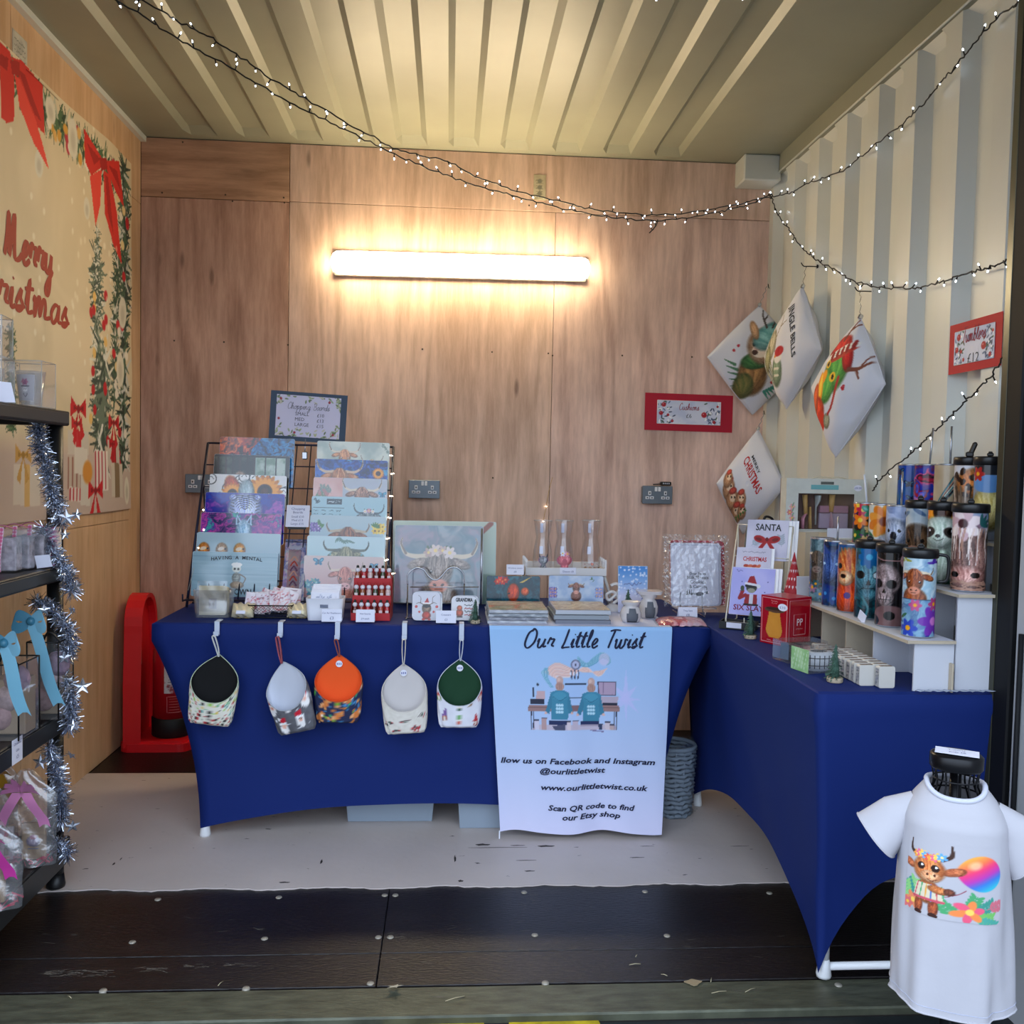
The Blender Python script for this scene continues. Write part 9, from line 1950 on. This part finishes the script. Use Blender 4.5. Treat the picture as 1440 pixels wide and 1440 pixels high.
fairy('fairy light string slanting down behind the tumblers', wx([(1412, 502), (1392, 530), (1375, 548), (1350, 572), (1328, 593), (1308, 612), (1288, 632), (1262, 652), (1240, 672), (1228, 690)]), .08, 5)
fairy('fairy light string looped near the front of the ceiling', [oZ(H-.035, *p) for p in [(800, -22), (830, -6), (880, -10), (930, -6), (965, -8), (1020, -12), (1072, -7), (1110, -14)]], .11, 8)
bl_ = oY(4.1, 915, 318); P = [oY(4.1, 925, 309), oY(4.1, 922, 318), oY(4.1, 913, 328)]; fairy('short loose tail of fairy lights dangling below the two strands', P, .03, 6, 'loose light tails', .001)
for px, py, y in ((1086, 276, 4.28),): q = oY(y, px, py); t = wthing('cable_hook', 'small hook at the back corner where the fairy light strings meet', 'hook', (q.x+.01, y, q.z)); MB().tube(crom([(1.50, 4.30, q.z-.004), (q.x, 4.285, q.z-.006), (q.x-.01, 4.28, q.z), (q.x-.006, 4.28, q.z+.012)], 4), .003, 6).build('hook_wire', bw, t)
# battery light wires woven through the board rack
wl = mat('warm_led', 'ffffff', .3, emit='ffe8c8', estr=5.); cw = mat('clear_wire', 'a8a498', .4)
def onr(X, Y):
    y = 3.5
    for _ in range(6): y = ylean(oY(y, *c4(X, Y)).z)-.006
    return oY(y, *c4(X, Y))
Pw = [onr(*q) for q in ((148, 770), (150, 885), (120, 990), (95, 1100), (60, 1235))]; t = wthing('micro_light_wire', 'thin wire of tiny warm lights along the left side of the board rack', 'string lights', tuple(Pw[0]), 'micro light wires')
MB().tube(crom([tuple(q) for q in Pw], 6), .001, 5).build('wire', cw, t); [MB().ball(tuple(q), .003, 6).build('led', wl, t) for q in Pw[:3]]
Pw = [onr(*q) for q in ((1235, 455), (1242, 560), (1235, 690), (1225, 815), (1215, 935), (1208, 1060), (1240, 1140))]; t = wthing('micro_light_wire', 'thin wire of tiny warm lights along the right side of the board rack', 'string lights', tuple(Pw[0]), 'micro light wires')
MB().tube(crom([tuple(q) for q in Pw], 6), .001, 5).build('wire', cw, t); [MB().box(tuple(q), (.014, .003, .003), Matrix.Rotation(r.uniform(-.5, .3), 3, 'Y')).build('led', wl, t) for q in Pw]
Pw = [oY(YB-.01, *q) for q in ((777, 671), (772, 690), (768, 712), (764, 733), (762, 745))]; t = wthing('micro_light_wire', 'fine golden wire hanging down the back wall above the white tray', 'string lights', tuple(Pw[0]), 'micro light wires'); MB().tube(crom([tuple(q) for q in Pw], 5), .0012, 5).build('wire', mat('golden_wire', 'c8a060', .3, .8), t); [MB().ball(tuple(q), .0028, 6).build('led', wl, t) for q in Pw[2:4]]
# ------------------------------------------------------------------ bits on the floor
p = oZ(.008, 555, 1389); s = tag(star((p.x, p.y, .012), .022, None, 1.2, .3, mat('cream_foil', 'dcd4bc', .4, .2), 'foil_star'), 'crumpled pale foil star lying on the black floor near the sill', 'star')
stw = mat('straw', '9c9478', .8)
for k, (px, py, L, an) in enumerate(((893, 1356, .03, .1), (934, 1371, .016, -.5), (1011, 1395, .04, .2), (1055, 1392, .035, .5), (895, 1344, .012, 1.), (1000, 1378, .02, 1.2), (640, 1404, .05, .4), (310, 1383, .02, 1.2), (98, 1402, .016, -.7))):
    p = oZ(.002, px, py); o = MB().tube([(p.x-L/2*math.cos(an), p.y-L/2*math.sin(an), .0018), (p.x, p.y, .0035), (p.x+L/2*math.cos(an), p.y+L/2*math.sin(an), .0018)], .0012, 4).build('dry_grass_blade', stw); tag(o, 'dry grass blade on the floor boards, '+('near the table foot', 'short one near the table foot', 'long one by the sill at right', 'slanting one by the sill at right', 'tiny one on the board seam', 'upright scrap left of the right table', 'long curved one at the middle of the sill', 'scrap left of the foil star', 'scrap at the far left of the sill')[k], 'grass blade', 'dry grass scraps')
p = oZ(.001, 975, 1382); o = MB().prism([(.02*math.cos(t)*(1+.3*math.sin(3*t)), .012*math.sin(t)*(1+.25*math.cos(4*t))) for t in np.linspace(0, 2*PI, 16)[:-1]], .001, .003, lambda u, v, d: (p.x+u, p.y+v, d)).build('dry_leaf', mat('dry_leaf', '8c7c60', .9)); tag(o, 'flattened dry leaf on the black floor left of the right table', 'leaf')
